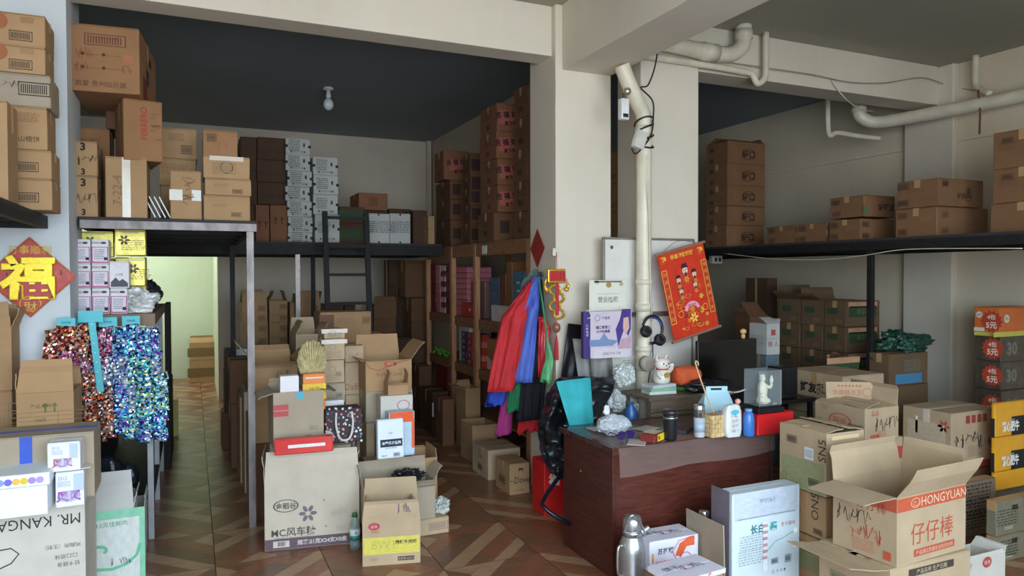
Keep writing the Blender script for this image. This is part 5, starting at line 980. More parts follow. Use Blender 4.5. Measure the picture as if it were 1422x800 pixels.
# fortune scroll
def scroll():
    TL_, TR_, BR_, BL_ = plane_pts(((911, 354), (973, 338), (1001, 455), (937, 472)), 4.40)
    c = (TL_ + TR_ + BR_ + BL_) / 4; w = ((TR_ - TL_).length + (BR_ - BL_).length) / 2; h = ((BL_ - TL_).length + (BR_ - TR_).length) / 2; ang = math.atan2((TR_ - TL_).z, (TR_ - TL_).x) 
    dn = (BL_ - TL_).normalized(); ang2 = math.atan2(dn.x, -dn.z); ang = (ang + ang2) / 2
    r = thing('wall_scroll', 'tilted red and gold fortune scroll hanging right of the whiteboard', 'scroll', c); r.rotation_euler = (0, -ang, 0)
    S = mat('red_satin', (212, 56, 30), .4, var=.12, scale=14); obj('banner', box(-w / 2, w / 2, -.003, .003, -h / 2, h / 2), S, r); GD = (226, 160, 60)
    for z in (-h / 2, h / 2): obj('rod', tube([(-w / 2 - .02, 0, z), (w / 2 + .02, 0, z)], .011, 10, 0), mat('brown_rod', (150, 110, 90), .5), r)
    D = (w, .006, h)
    L = [('rect', .065, .5, h * .94, w * .12 / h / .94 * 1, GD), ('rect', .935, .5, h * .94, w * .12 / h / .94, GD)]
    def q(kind, u, v, hh, arg=None, c=GD, asp=None, off=.002, bold=0, roll=0): o = pr(r, 'f', D, kind, u, v, hh, arg, c=c, asp=asp, off=off, bold=bold, roll=roll); o.location.z -= h / 2; return o
    for _, u, v, hh, a_, c_ in L: q('rect', u, v, h * .62, c=GD, asp=w * .12 / (h * .62)); q('rect', u, v, h * .6, c=(196, 50, 34), asp=w * .09 / (h * .6), off=.003)
    for k, ch in enumerate('财源广进家兴旺'): q('text', .065, .76 - k * .085, .03, ch, GD, off=.004)
    for k, ch in enumerate('福禄寿喜满门来'): q('text', .935, .76 - k * .085, .03, ch, GD, off=.004)
    q('text', .1, .92, .055, '發', (232, 190, 70), bold=.03); q('text', .9, .92, .055, '發', (232, 190, 70), bold=.03); q('text', .5, .93, .035, '恭喜發財招財', (232, 190, 70), bold=.02)
    q('disc', .5, .60, h * .5, .62, (214, 48, 26)); 
    rd = random.Random(4)
    for k in range(46): q(rd.choice(('flower', 'ring', 'swirl')), rd.uniform(.2, .8), rd.uniform(.08, .66), rd.uniform(.02, .045), None, rd.choice((GD, (236, 190, 80), (160, 40, 24), (120, 110, 50))), off=.0025 + k * .00002)
    for (u, v, s_) in ((.5, .75, .058), (.33, .66, .042), (.68, .68, .044), (.34, .53, .04), (.66, .56, .04)):
        q('disc', u, v - s_ * .9, s_ * 2.0, .8, (196, 60, 34), off=.004); q('disc', u, v, s_, .85, (238, 205, 184), off=.005); q('fill', u, v + s_ * .95, s_, ((-.55, -.3), (.55, -.3), (.35, .3), (-.35, .3)), (60, 30, 26), off=.0055); q('fill', u, v - s_ * .75, s_ * .7, ((-.3, .3), (.3, .3), (0, -.5)), (40, 26, 26), off=.006)
        for dx in (-.18, .18): q('disc', u + dx * s_ / w, v + s_ * .12, s_ * .14, 1.4, (30, 22, 22), off=.006)
        q('disc', u, v - s_ * .22, s_ * .1, 2.2, (170, 40, 40), off=.006); q('flower', u, v - s_ * 1.8, s_ * .9, None, GD, off=.006)
    q('fill', .5, .33, h * .10, [(math.cos(a) * 1.05, math.sin(a) * .9 - .3) for a in [math.pi * (1 - i / 10) for i in range(11)]] + [(math.cos(a) * .7, math.sin(a) * .5 - .4) for a in [math.pi * i / 10 for i in range(11)]], (236, 160, 190), off=.006)
    q('text', .5, .35, .02, '招财进宝', (150, 40, 60), off=.007); q('flower', .5, .2, .08, None, (240, 200, 80), off=.006); q('ring', .24, .28, .05, 1, (240, 200, 80), off=.006); q('ring', .78, .28, .05, 1, (240, 200, 80), off=.006)
    obj('cord', tube([(-w / 2 + .04, 0, h / 2), (0, .01, h / 2 + .06), (w / 2 - .04, 0, h / 2)], .002, 5, 3), M_rust, r)
scroll()
# security camera under the right mezzanine
dev('power_socket', 'white socket box under the right mezzanine edge', (5.30, 6.3, 1.855), .14, .09, .06, mat('grey_plastic', (160, 152, 142), .5), 0, 0, [('lens', (-.04, -.01, -.036, -.028, -.02, .02), M_cable), ('lens', (.015, .045, -.036, -.028, -.02, .02), M_cable)])
# ================= bags and chair by the desk =================
def drape(name, label, cat, c4, Y, m, amp=.012, fr=5, seed=0, group=None, bulge=.0, n=24):
    P4 = [at(x, y, Y=(Y[i] if isinstance(Y, (list, tuple)) else Y)) for i, (x, y) in enumerate(c4)]; bm = BM(); g = []; o0 = sum(P4, Vector()) / 4
    for j in range(n + 1):
        row = []
        for i in range(n + 1):
            u, v = i / n, j / n; p = (P4[0] * (1 - u) + P4[1] * u) * (1 - v) + (P4[3] * (1 - u) + P4[2] * u) * v
            d = amp * math.sin(fr * math.pi * u + seed + v) * (.3 + v) + .5 * amp * noise.noise(Vector((u * 4, v * 4, seed))) * 2 + bulge * 4 * u * (1 - u) * (4 * v * (1 - v)) ** .5
            row.append(bm.verts.new(p - o0 - FV * d))
        g.append(row)
    for j in range(n):
        for i in range(n): bm.faces.new((g[j][i], g[j + 1][i], g[j + 1][i + 1], g[j][i + 1]))
    bmesh.ops.solidify(bm, geom=bm.faces[:], thickness=.005); bmesh.ops.recalc_face_normals(bm, faces=bm.faces)
    return tag(smooth(obj(name, bm, m, None, o0)), label, cat, group)
drape('shopping_bag', 'black shopping bag hanging left of the white bags', 'bag', ((789, 449), (814, 452), (803, 540), (776, 545)), 4.66, mat('black_bag', (34, 34, 44), .35, var=.15), .006, 3, 1, bulge=.02)
drape('shopping_bag', 'white crumpled shopping bag in front of the centre column', 'bag', ((795, 470), (822, 472), (838, 545), (806, 545)), 4.63, mat('milky_bag', (206, 202, 200), .35, var=.08, bump=.2), .008, 4, 2, bulge=.05)
drape('shopping_bag', 'white cloth bag under the violet paper bag', 'bag', ((818, 470), (850, 492), (853, 540), (822, 540)), 4.55, mat('white_fabric', (196, 190, 186), .7, var=.08, bump=.2), .012, 4, 5, bulge=.04)
for i, (px, py, s, lb) in enumerate(((866, 518, .085, 'upper'), (858, 552, .08, 'lower left'), (874, 556, .075, 'lower right'))):
    tag(obj('plastic_bag', lumpy((s * .95, s * .8, s * 1.05), .4, 5, 4, 50 + i, crease=.3), mat('clear_bag_film', (205, 210, 208), .2, var=.25, bump=.6, bscale=20), None, at(px, py + 20, Y=4.36)), 'clear knotted plastic bag beside the pipe, %s of three' % lb, 'bag', 'plastic bags beside the pipe')
smooth(tag(obj('blue_bottle', lathe([(.04, 0), (.045, .02), (.045, .12), (.02, .16), (.02, .18)]), mat('blue_plastic', (50, 100, 170), .3), None, (at(876, 590, Y=4.2).x, 4.2, .62)), 'blue bottle under the plastic bags beside the pipe', 'bottle'))
tag(obj('stool', box(-.10, .07, -.10, .12, 0, .618, .01), mat('stool_wood', (90, 62, 46), .6), None, (at(860, 560, Y=4.25).x, 4.27, 0)), 'brown stool behind the desk holding the plastic bags', 'stool')
def chair():
    r = thing('office_chair', 'cantilever chair with black tube frame, covered by a jacket beside the desk', 'chair', (2.42, 4.30, 0)); T = mat('black_tube', (26, 26, 40), .3, .3)
    L = lambda pts: [Vector((p.x - 2.42, p.y - 4.30, p.z)) for p in pts]
    a = at(783, 652, Y=4.1); b = at(757, 690, Y=3.98); c = at(757, 706, Y=3.9); d = at(792, 728, Y=3.86)
    smooth(obj('frame', tube(L([Vector((2.30, 4.2, .50)), a, b, c, d, Vector((2.4, 4.02, .02)), Vector((2.62, 4.12, .25)), Vector((2.66, 4.3, .48))]), .013, 10, 5), T, r))
    obj('seat', box(-.2, .22, -.16, .18, .44, .49, .02), mat('black_seat', (30, 30, 34), .6), r); obj('backrest', box(-.02, .22, .19, .23, .62, .88, .015), mat('black_seat', (30, 30, 34), .6), r)
    for x in (-.02, .21): smooth(obj('back_post', tube([(x, .17, .47), (x, .21, .6), (x, .215, .88)], .012, 8, 3), T, r))
chair()
BJ = mat('black_puffer_nylon', (26, 28, 34), .3, var=.3, scale=14, bump=.7, bscale=14)
garment('puffer_jacket', 'black shiny puffer jacket draped over the chair', [at(815, 524, Y=4.30), at(805, 545, Y=4.26), at(786, 590, Y=4.22), at(778, 630, Y=4.18), at(775, 656, Y=4.16)], [.17, .23, .19, .12, .06], .10, BJ, 21, folds=2, amp=.06, quilt=9, cat='jacket', lump=1.2, n=60)
drape('cyan_cloth', 'bright cyan cloth laid over the puffer jacket', 'cloth', ((772, 530), (820, 524), (825, 592), (792, 596)), (4.10, 4.10, 3.98, 3.98), fabric('cyan', (84, 218, 228), .7), .006, 3, 1, bulge=.02)
drape('cyan_cloth', 'lower cyan flap showing below the desk edge', 'cloth', ((783, 590), (795, 592), (796, 618), (786, 616)), 4.02, fabric('cyan', (84, 218, 228), .7), .004, 2, 1)
r = carton((at(777, 660, Y=4.45).x, 4.55, 0), .24, .2, at(777, 640, Y=4.45).z, mat('red_box_paper', (206, 36, 38), .45), 'red box with white characters on the floor by the column', tape=False, prints=(P('text', .5, .66, .09, '福气', c=(230, 210, 205), bold=.05),))
# ================= desk =================
DW = wood('dark_red_wood', (60, 28, 24), (94, 46, 38), .35, (1.2, 1.2, 12)); DWH = wood('dark_red_wood_grain', (70, 32, 26), (104, 52, 42), .35, (1.5, 8, 12)); DT = wood('desk_top_wood', (58, 34, 32), (86, 54, 50), .22, (1.5, 9, 1))
def desk():
    r = thing('desk', 'dark red-brown wooden desk in front of the columns', 'desk', (2.70, 3.65, 0)); B = lambda n, x0, x1, y0, y1, z0, z1, m, b=.003: obj(n, box(x0 - 2.7, x1 - 2.7, y0 - 3.65, y1 - 3.65, z0, z1, b), m, r)
    B('top', 2.10, 3.30, 3.34, 3.97, .705, .74, DT, .006); B('side_panel', 2.12, 2.145, 3.37, 3.94, 0, .705, DW); B('side_panel', 3.26, 3.285, 3.37, 3.94, 0, .705, DW); B('front_panel', 2.145, 3.26, 3.375, 3.395, .02, .705, DWH)
    B('drawer_box', 2.9, 3.26, 3.45, 3.94, .3, .70, DW); B('top_edge', 2.098, 3.302, 3.335, 3.34, .700, .742, DW)
    obj('screw_cover', lathe([(.006, 0), (.006, .003)], 10), mat('brass', (190, 170, 130), .4, .5), r).matrix_local = Matrix.Translation((2.118 - 2.7, 3.72 - 3.65, .52)) @ Matrix.Rotation(-math.pi / 2, 4, 'Y')
desk()
MATP = mat('clear_table_mat', (150, 130, 124), .12, var=.1, alpha=.38)
def tmat():
    bm = BM(); n = 60
    rows = []
    for i in range(n + 1):
        x = 2.13 + 1.12 * i / n; s = noise.noise(Vector((x * 5, 0, 0))) * .012; dr = .155 - .03 * i / n + .008 * math.sin(x * 9)
        rows.append([bm.verts.new(p) for p in ((x, 3.9, .7425), (x, 3.345, .7425), (x, 3.326 + s * .2, .735), (x, 3.318 + s * .5, .70), (x, 3.312 + s, .74 - dr))])
    for a, b in zip(rows, rows[1:]):
        for k in range(4): bm.faces.new((a[k], a[k + 1], b[k + 1], b[k]))
    tag(smooth(obj('table_mat', bm, MATP)), 'clear plastic mat covering the desk and hanging over its front edge', 'mat')
tmat()
ZD = .745
def dk(px, py, z=ZD): return at(px, py, Z=z)
# bag of food
p = dk(858, 606); r = thing('food_bag', 'translucent plastic bag of snacks on the desk corner', 'bag', (p.x, p.y + .06, ZD)); obj('bag', lumpy((.105, .07, .065), .25, 5, 4, 61, crease=.22), mat('milky_bag_film', (200, 205, 215), .2, var=.2, bump=.5, bscale=18, alpha=.8), r)
for i in range(5): obj('snack', ball((-.05 + i * .025, .01 * (-1) ** i, .05 + .012 * (i % 2)), .022, 2), mat('pastry', (200, 160, 140), .6), r)
obj('knot', lumpy((.02, .015, .03), .5, 6, 3, 62), mat('milky_bag_film2', (214, 218, 226), .2), r).location = (-.04, 0, .12)
# sunglasses-like dark blue toy
p = dk(872, 612); r = thing('sunglasses', 'dark violet sunglasses lying at the desk front edge', 'sunglasses', (p.x, p.y + .02, ZD)); SG = mat('dark_violet_lens', (50, 36, 92), .15)
for x in (-.03, .03): obj('lens', lathe([(.0, -.002), (.026, -.002), (.026, .002), (0, .002)][1:3], 16), SG, r).matrix_local = Matrix.Translation((x, 0, .028)) @ Matrix.Rotation(math.pi / 2, 4, 'X')
obj('bridge', tube([(-.06, 0, .035), (0, -.004, .04), (.06, 0, .035)], .004, 6, 3), SG, r)
for x in (-.06, .06): obj('temple', tube([(x, 0, .035), (x, .07, .034), (x * .95, .1, .015)], .003, 6, 3), SG, r)
p = dk(915, 615); carton((p.x, p.y + .06, ZD), .13, .09, .05, mat('dark_red_paper2', (130, 44, 40), .5), 'small yellow and red pack on the desk', rz=.5, tape=False, prints=(P('rect', .6, .5, .04, c=(222, 206, 40), asp=2.2), P('rect', .5, .5, .08, s='t', c=(200, 190, 150), asp=1.3), P('rect', .4, .5, .02, c=(150, 50, 40), off=.003)))
def cyl(name, label, px, py, prof, m, cat, extra=(), z=ZD):
    p = dk(px, py, z); r = thing(name, label, cat, (p.x, p.y + max(a[0] for a in prof), z)); smooth(obj('body', lathe(prof, 24), m, r))
    for n, pf, mm in extra: smooth(obj(n, lathe(pf, 24), mm, r))
    return r
BK = mat('black_plastic', (26, 26, 32), .35, var=.1); CH = mat('chrome', (200, 205, 210), .18, .9, var=.05)
cyl('tumbler', 'black thermal tumbler on the desk', 937, 613, [(.033, 0), (.036, .01), (.042, .14), (.042, .15)], BK, 'tumbler', [('lid', [(.044, .15), (.045, .165), (.036, .175)], mat('dark_metal', (70, 66, 70), .3, .6)), ('band', [(.0415, .125), (.0425, .135)], CH)])
cyl('vacuum_flask', 'steel-topped white flask right of the black tumbler', 976, 608, [(.030, 0), (.032, .005), (.032, .115)], mat('brushed_white', (200, 206, 214), .3, .2), 'flask', [('cap', [(.032, .116), (.032, .185), (.028, .19)], CH), ('label', [(.0325, .03), (.0325, .09)], mat('flask_print', (170, 182, 200), .4))])
# woven cup with a back scratcher
BAM = mat('woven_bamboo', (206, 176, 124), .6, var=.25, scale=16)
p = dk(996, 608); r = thing('bamboo_cup', 'square woven bamboo cup on the desk', 'cup', (p.x, p.y + .04, ZD)); obj('cup_core', box(-.042, .042, -.042, .042, 0, .13, .004), mat('bamboo_dark', (176, 144, 96), .6), r)
for k in range(5):
    for j in range(4):
        for s in (-1, 1):
            off = .002 if (j + k) % 2 else 0; obj('strip', box(-.042 + j * .021 + .001, -.042 + (j + 1) * .021 - .001, s * (.042 + off), s * (.046 + off), .004 + k * .026, .028 + k * .026, .002), BAM, r)
            obj('strip', box(s * (.042 + off), s * (.046 + off), -.042 + j * .021 + .001, -.042 + (j + 1) * .021 - .001, .004 + k * .026, .028 + k * .026, .002), BAM, r)
q = at(966, 503, Y=p.y + .07); smooth(tag(obj('back_scratcher', tube([(p.x + .01, p.y + .04, ZD + .135), (p.x + (q.x - p.x) * .5, p.y + .05, (q.z + ZD + .1) / 2), (q.x, p.y + .07, q.z - .01), (q.x + .015, p.y + .07, q.z), (q.x + .02, p.y + .07, q.z - .02)], .0045, 8, 4), mat('bamboo_stick', (206, 170, 130), .5)), 'long bamboo back scratcher standing in the woven cup', 'back scratcher'))
p = dk(1021, 608); r = thing('milk_packet', 'white packet with black scribbled print on the desk', 'packet', (p.x, p.y + .03, ZD)); smooth(obj('pouch', lumpy((.06, .026, .10), .06, 4, 4, 66, sq=.45), mat('white_pouch', (222, 222, 222), .4), r))
for k in range(4): o = pr(r, 'f', (.1, .056, .16), 'scribble', .5, .25 + .18 * k, .022, k + 1, c=(70, 66, 66)); 
o = pr(r, 'f', (.1, .056, .16), 'disc', .5, .93, .03, 2.0, c=(80, 180, 200))
def gable():
    p = dk(1010, 596); r = thing('gable_box', 'pale blue carton with a carrying handle, behind the white packet', 'box', (p.x + .02, p.y + .13, ZD), -.35); W = mat('pale_blue_card', (176, 214, 230), .45, var=.04)
    w, d, h = .20, .12, .12; obj('body', box(-w / 2, w / 2, -d / 2, d / 2, 0, h, .003), W, r)
    bm = BM(); a = [bm.verts.new(v) for v in ((-w / 2, -d / 2, h), (w / 2, -d / 2, h), (w / 2 - .02, -.004, h + .09), (-w / 2 + .03, -.004, h + .09), (-w / 2, d / 2, h), (w / 2, d / 2, h), (w / 2 - .02, .004, h + .09), (-w / 2 + .03, .004, h + .09))]
    for f in ((0, 1, 2, 3), (5, 4, 7, 6), (1, 5, 6, 2), (4, 0, 3, 7), (3, 2, 6, 7)): bm.faces.new([a[i] for i in f])
    obj('gable', bm, W, r)
    obj('handle', box(-w / 2 + .035, w / 2 - .025, -.006, .006, h + .085, h + .125, .004), W, r); o = pr(r, 'f', (w, .013, h), 'rect', .5, 0, .014, c=(30, 40, 60), asp=5); o.location.z = h + .108
    pr(r, 'f', (w, d, h), 'rect', .5, .35, .055, c=(40, 140, 214), asp=3.05); pr(r, 'f', (w, d, h), 'text', .5, .78, .022, '小馒头', c=(200, 70, 80)); pr(r, 'f', (w, d, h), 'text', .5, .35, .03, '牛奶', c=(225, 240, 250), off=.003, bold=.03); pr(r, 'r', (w, d, h), 'rect', .5, .7, .05, c=(40, 170, 200), asp=1.9)
gable()
cyl('blue_jar', 'blue plastic bottle left of the red box', 1045, 607, [(.03, 0), (.034, .01), (.034, .10), (.028, .13), (.02, .145)], mat('blue_gloss', (60, 120, 196), .3), 'bottle', [('cap', [(.021, .145), (.021, .16)], mat('light_blue_cap', (110, 160, 210), .4))])
RB = mat('glossy_red', (214, 50, 46), .35)
p0 = dk(1055, 606); p1 = dk(1110, 600); wred = .28; rbx = carton((p0.x + wred / 2 - .005, p0.y + .09, ZD), wred, .16, .125, mat('vivid_red_box', (206, 30, 36), .4, var=.04), 'vivid red box at the right end of the desk', tape=False)
# glass case with statue
def case():
    r = thing('glass_case', 'clear display case with a white figurine, on the vivid red box', 'display case', (rbx.location.x - .03, rbx.location.y + .0, ZD + .127)); obj('base', box(-.10, .10, -.075, .075, 0, .03, .003), BK, r); obj('plinth', box(-.085, .085, -.065, .065, .03, .042, .002), BK, r)
    G = mat('case_acrylic', (200, 210, 215), .05, var=0, alpha=.10); h = .25
    for s in (-1, 1): obj('pane', box(-.084, .084, s * .064 - .001, s * .064 + .001, .042, h), G, r); obj('pane', box(s * .084 - .001, s * .084 + .001, -.062, .062, .042, h), G, r)
    obj('pane', box(-.085, .085, -.065, .065, h, h + .002), G, r)
    for x in (-.084, .084): obj('edge', box(x - .0015, x + .0015, -.066, -.063, .042, h), mat('case_edge', (150, 155, 160), .3), r)
    IV = mat('ivory', (225, 220, 196), .5, var=.06); bm = lathe([(.034, 0), (.036, .02), (.026, .05), (.030, .085), (.026, .115), (.012, .13), (.010, .135)], 16, c=(0, 0, .045)); ball((0, -.002, .193), .018, 2, (1, 1, 1.15), bm)
    ball((0, 0, .212), .012, 2, (1.6, 1, .8), bm); tube([(-.02, -.005, .155), (-.04, -.02, .13), (-.03, -.03, .11)], .009, 8, 3, bm); tube([(.02, -.005, .155), (.04, -.02, .14), (.042, -.03, .165)], .009, 8, 3, bm); lathe([(.006, 0), (.012, .02), (.004, .05)], 10, bm, (.042, -.03, .165)); ball((-.02, -.02, .07), .02, 2, (1, 1, 1.2), bm); ball((.022, -.018, .062), .018, 2, (1, 1, 1), bm)
    smooth(obj('figurine', bm, IV, r)); o = pr(r, 'f', (.17, .128, .1), 'rect', .7, .5, .012, c=(130, 130, 134), asp=2.5)
case()
p = at(1052, 535, Y=rbx.location.y - .09); r = thing('small_doll', 'tiny pink and brown doll perched at the left corner of the display case', 'doll', (p.x - .02, rbx.location.y - .02, ZD + .127)); 
smooth(obj('body', lathe([(.012, 0), (.02, .02), (.014, .05), (.006, .06)], 12, c=(0, 0, .0)), mat('doll_brown', (150, 110, 80), .6), r)); smooth(obj('head', ball((0, 0, .075), .017, 2), mat('doll_pink', (224, 160, 150), .5), r)); r.location.x -= .065
dev('speaker_box', 'black loudspeaker box right of the display case', (4.13, 4.14, .752 + .12), .17, .24, .14, BK, 0, 0, [('grille', (-.055, .055, -.074, -.07, -.09, .09), mat('speaker_cloth', (16, 16, 18), .9))])
obj('desk_prop', box(-.0, .001, 0, .001, 0, .001), BK, bpy.data.objects['speaker_box']) if False else None
# papers, clutter
pp = [((840, 598), (215, 205, 205), 'pink printed paper on the desk by the food bag'), ((905, 598), (180, 176, 170), 'grey paper lying behind the yellow pack'), ((955, 601), (60, 60, 70), 'dark notebook behind the tumbler'), ((893, 618), (190, 180, 176), 'pale paper at the front desk edge')]
for i, ((px, py), c, lb) in enumerate(pp): q = dk(px, py); tag(obj('paper', box(-.07, .07, -.05, .05, 0, .004 + .012 * (i == 2), .001), mat('paper_%d' % i, c, .6), None, (q.x, q.y + .06, ZD), .3 * i), lb, 'paper' if i != 2 else 'notebook')
# side cabinet with cat, books, orange cloth
DG = wood('grey_brown_wood', (84, 70, 60), (124, 106, 92), .5, (1.2, 8, 8))
def side():
    r = thing('side_table', 'worn grey-brown side table behind the desk, under the lucky cat', 'table', (3.2, 4.15, 0)); B = lambda n, x0, x1, y0, y1, z0, z1, m=DG: obj(n, box(x0, x1, y0, y1, z0, z1, .003), m, r)
    B('top', -.40, .32, -.16, .2, .84, .865)
    for k in range(3): B('front_board', -.38, .30, -.15, -.13, .84 - (k + 1) * .085 + .004, .84 - k * .085)
    for x in (-.38, .27):
        for y in (-.128, .15): B('leg', x, x + .03, y, y + .03, 0, .84)
side()
BKS = [((210, 214, 208), 'white'), ((150, 190, 160), 'green'), ((196, 200, 205), 'pale')]
for i, (c, n_) in enumerate(BKS): tag(obj('book', box(-.11, .10, -.06, .06, 0, .022, .002), mat('book_' + n_, c, .6), None, (2.975, 4.12, .867 + i * .023), .1 * i - .1), '%s book, %s of the pile under the lucky cat' % (n_, ('lowest', 'middle', 'topmost')[i]), 'book', 'books under the lucky cat')
def cat():
    p = at(919, 533, Y=4.12); r = thing('lucky_cat', 'white porcelain lucky cat on the pile of books', 'figurine', (p.x, 4.12, .937)); W = mat('white_porcelain', (228, 222, 214), .25, var=.03); RDm = mat('cat_red', (200, 50, 50), .4)
    smooth(obj('body', lathe([(.05, 0), (.058, .02), (.055, .06), (.04, .09), (.03, .1)], 20), W, r)); smooth(obj('head', ball((0, -.008, .135), .05, 3, (1.15, .9, .9)), W, r))
    for s in (-1, 1):
        e = obj('ear', lathe([(.02, 0), (.012, .02), (.001, .036)], 12), W, r); e.location = (s * .034, 0, .165); e.rotation_euler[1] = s * .3
        e2 = obj('inner_ear', lathe([(.010, 0), (.001, .02)], 10), mat('cat_pink', (220, 120, 110), .5), r); e2.location = (s * .036, -.012, .17); e2.rotation_euler[1] = s * .3
        smooth(obj('eye', ball((s * .02, -.05, .14), .006, 2), BK, r)); smooth(obj('paw', tube([(s * .045, -.02, .08), (s * .05, -.045, .06 + .05 * (s > 0)), (s * .04, -.055, .05 + .09 * (s > 0))], [.016, .015, .017], 10, 3), W, r))
    smooth(obj('nose', ball((0, -.055, .128), .005, 2), RDm, r)); obj('collar', tube([(.036 * math.cos(a), .036 * math.sin(a), .1) for a in [k * math.pi / 6 for k in range(13)]], .007, 8, 1), RDm, r)
    obj('bib', lathe([(.02, 0), (.02, .006)], 12), mat('cat_gold', (220, 180, 60), .3, .5), r).matrix_local = Matrix.Translation((0, -.052, .06)) @ Matrix.Rotation(math.pi / 2, 4, 'X')
cat()
tag(smooth(obj('orange_cloth', lumpy((.11, .08, .075), .12, 3, 4, 71, crease=.12, sq=.6), fabric('orange', (216, 96, 54)), None, (at(951, 520, Y=4.2).x, 4.20, .895))), 'orange cloth heaped right of the lucky cat', 'cloth')
tag(obj('green_folder', box(-.09, .09, -.05, .05, 0, .025, .003), mat('green_card', (70, 170, 90), .5), None, (at(951, 520, Y=4.2).x, 4.19, .867)), 'green folder under the orange cloth', 'folder')
tag(smooth(obj('black_bag', lumpy((.20, .1, .05), .3, 5, 4, 73, crease=.25), BJ, None, (3.33, 4.03, .868))), 'black crumpled bag on the right of the side table', 'bag')
def phones():
    p = at(907, 458, Y=4.36); r = thing('headphones', 'black headphones with blue trim hanging on the drain pipe', 'headphones', (p.x, 4.37, p.z)); s = .088
    smooth(obj('headband', tube([(s * math.cos(a), 0, s * 1.15 * math.sin(a)) for a in [(-.55 + k * .16) * math.pi / 1 for k in range(0, 10)]], .011, 10, 3), BK, r)); smooth(obj('inner_band', tube([((s - .012) * math.cos(a), -.008, (s - .012) * 1.15 * math.sin(a)) for a in [(.1 + k * .1) * math.pi for k in range(5)]], .007, 8, 3), mat('blue_trim', (50, 90, 170), .4), r))
    for x, z in ((-.072, -.01), (.05, -.075)):
        c = smooth(obj('ear_cup', lathe([(.02, -.02), (.042, -.015), (.046, .0), (.040, .018), (.015, .02)], 20), BK, r)); c.matrix_local = Matrix.Translation((x, -.02, z)) @ Matrix.Rotation(math.pi / 2 - .3, 4, 'X'); q = smooth(obj('cushion', tube([(.03 * math.cos(a), .03 * math.sin(a), .02) for a in [k * math.pi / 6 for k in range(13)]], .011, 8, 1), mat('pad', (40, 40, 46), .6), c))
    smooth(obj('wire', tube([(.0, 0, -.1), (.012, .01, -.2), (-.02, .0, -.30), (-.03, .02, -.45)], .004, 6, 4), BK, r))
phones()
smooth(tag(obj('paper_roll', lathe([(.03, -.03), (.055, -.03), (.055, .03), (.03, .03)], 24), mat('pale_tape_roll', (190, 180, 170), .5), None, at(899, 505, Y=4.36)), 'pale tape roll hanging on the drain pipe below the headphones', 'tape roll')).rotation_euler = (math.pi / 2, 0, 0)
# computer table, monitor
r = thing('computer_table', 'black table behind the desk carrying the monitor', 'table', (3.9, 4.25, 0)); obj('top', box(-.36, .46, -.22, .25, .72, .75, .004), BK, r)
for x in (-.34, .42):
    for y in (-.2, .22): obj('leg', box(x, x + .03, y, y + .03, 0, .72), BK, r)
def monitor():
    a, b = at(970, 500, Y=4.15), at(1052, 500, Y=4.15); t, bo = at(1010, 472, Y=4.15).z, at(1010, 546, Y=4.15).z; w, h = b.x - a.x, t - bo
    r = thing('monitor', 'black computer monitor seen from the front, screen off', 'monitor', ((a.x + b.x) / 2, 4.17, .752)); obj('stand', box(-.12, .12, -.08, .09, 0, .012, .004), BK, r); obj('neck', box(-.03, .03, .015, .04, .012, bo - .6, .004), BK, r); z = bo - .752
    z = max(z, .05); obj('housing', box(-w / 2, w / 2, -.012, .02, z, z + h, .006), BK, r); obj('screen', box(-w / 2 + .012, w / 2 - .012, -.014, -.011, z + .02, z + h - .012), mat('dark_screen', (10, 10, 12), .15), r)
    k = thing('toy_figure', 'small tan toy figure standing on top of the monitor', 'figure', (at(1032, 470, Y=4.17).x, 4.17, .754 + z + h)); m = mat('tan_toy', (206, 170, 120), .5)
    smooth(obj('body', lathe([(.012, 0), (.017, .02), (.01, .035)], 12), m, k)); smooth(obj('head', ball((0, 0, .052), .025, 2, (1, 1, .9)), m, k))
monitor()
tag(smooth(obj('white_cable_coil', tube([at(985, 535, Y=4.0), at(1000, 541, Y=3.98), at(1020, 545, Y=4.0), at(1035, 541, Y=4.02)], .006, 8, 4), WP)), 'white cable lying in front of the monitor', 'cable')
tag(obj('keyboard', box(-.2, .2, -.07, .07, 0, .02, .004), BK, None, (3.72, 3.98, .752 + .0)), 'black keyboard in front of the monitor', 'keyboard'); bpy.data.objects['keyboard'].location.y = 4.10
# ================= right room: mezzanine cartons =================
Z5 = 1.992; GR = 'cartons on the right mezzanine'  # cartons up here are kraft with their shade put into the card tone
mkr = lambda i: (P('block', .25, .72, .045, s='l', c=INK, asp=.8), P('block', .25, .2, .045, s='l', c=INK, asp=.8), P('lines', .7, .6, .04, i + 1, s='l', c=(140, 100, 72)), P('text', .55, .45, .09, '好口', c=(60, 42, 34), bold=.03), P('ring', .55, .45, .12, 1.5, c=(70, 50, 40)), P('lines', .8, .2, .03, 2, c=(130, 90, 64)))
mkb = lambda i: (P('block', .18, .75, .05, s='l', c=INK, asp=.8), P('block', .18, .18, .05, s='l', c=INK, asp=.8), P('lines', .75, .6, .05, 3, s='l', c=(140, 100, 72)), P('block', .15, .72, .045, c=INK, asp=.9), P('block', .15, .18, .045, c=INK, asp=.9), P('scribble', .75, .5, .07, i + 3, c=(120, 84, 60)))
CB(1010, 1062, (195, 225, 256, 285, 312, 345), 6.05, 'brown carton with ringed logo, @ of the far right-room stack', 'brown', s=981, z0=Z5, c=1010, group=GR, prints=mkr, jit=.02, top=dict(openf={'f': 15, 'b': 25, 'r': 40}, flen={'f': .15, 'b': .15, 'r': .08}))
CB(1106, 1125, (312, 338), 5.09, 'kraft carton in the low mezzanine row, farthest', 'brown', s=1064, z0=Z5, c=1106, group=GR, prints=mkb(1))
CB(1147, 1170, (309, 336), 4.72 + .03, 'kraft carton in the low mezzanine row, second from the far end', 'brown', s=1107, z0=Z5, c=1147, group=GR, prints=mkb(2))
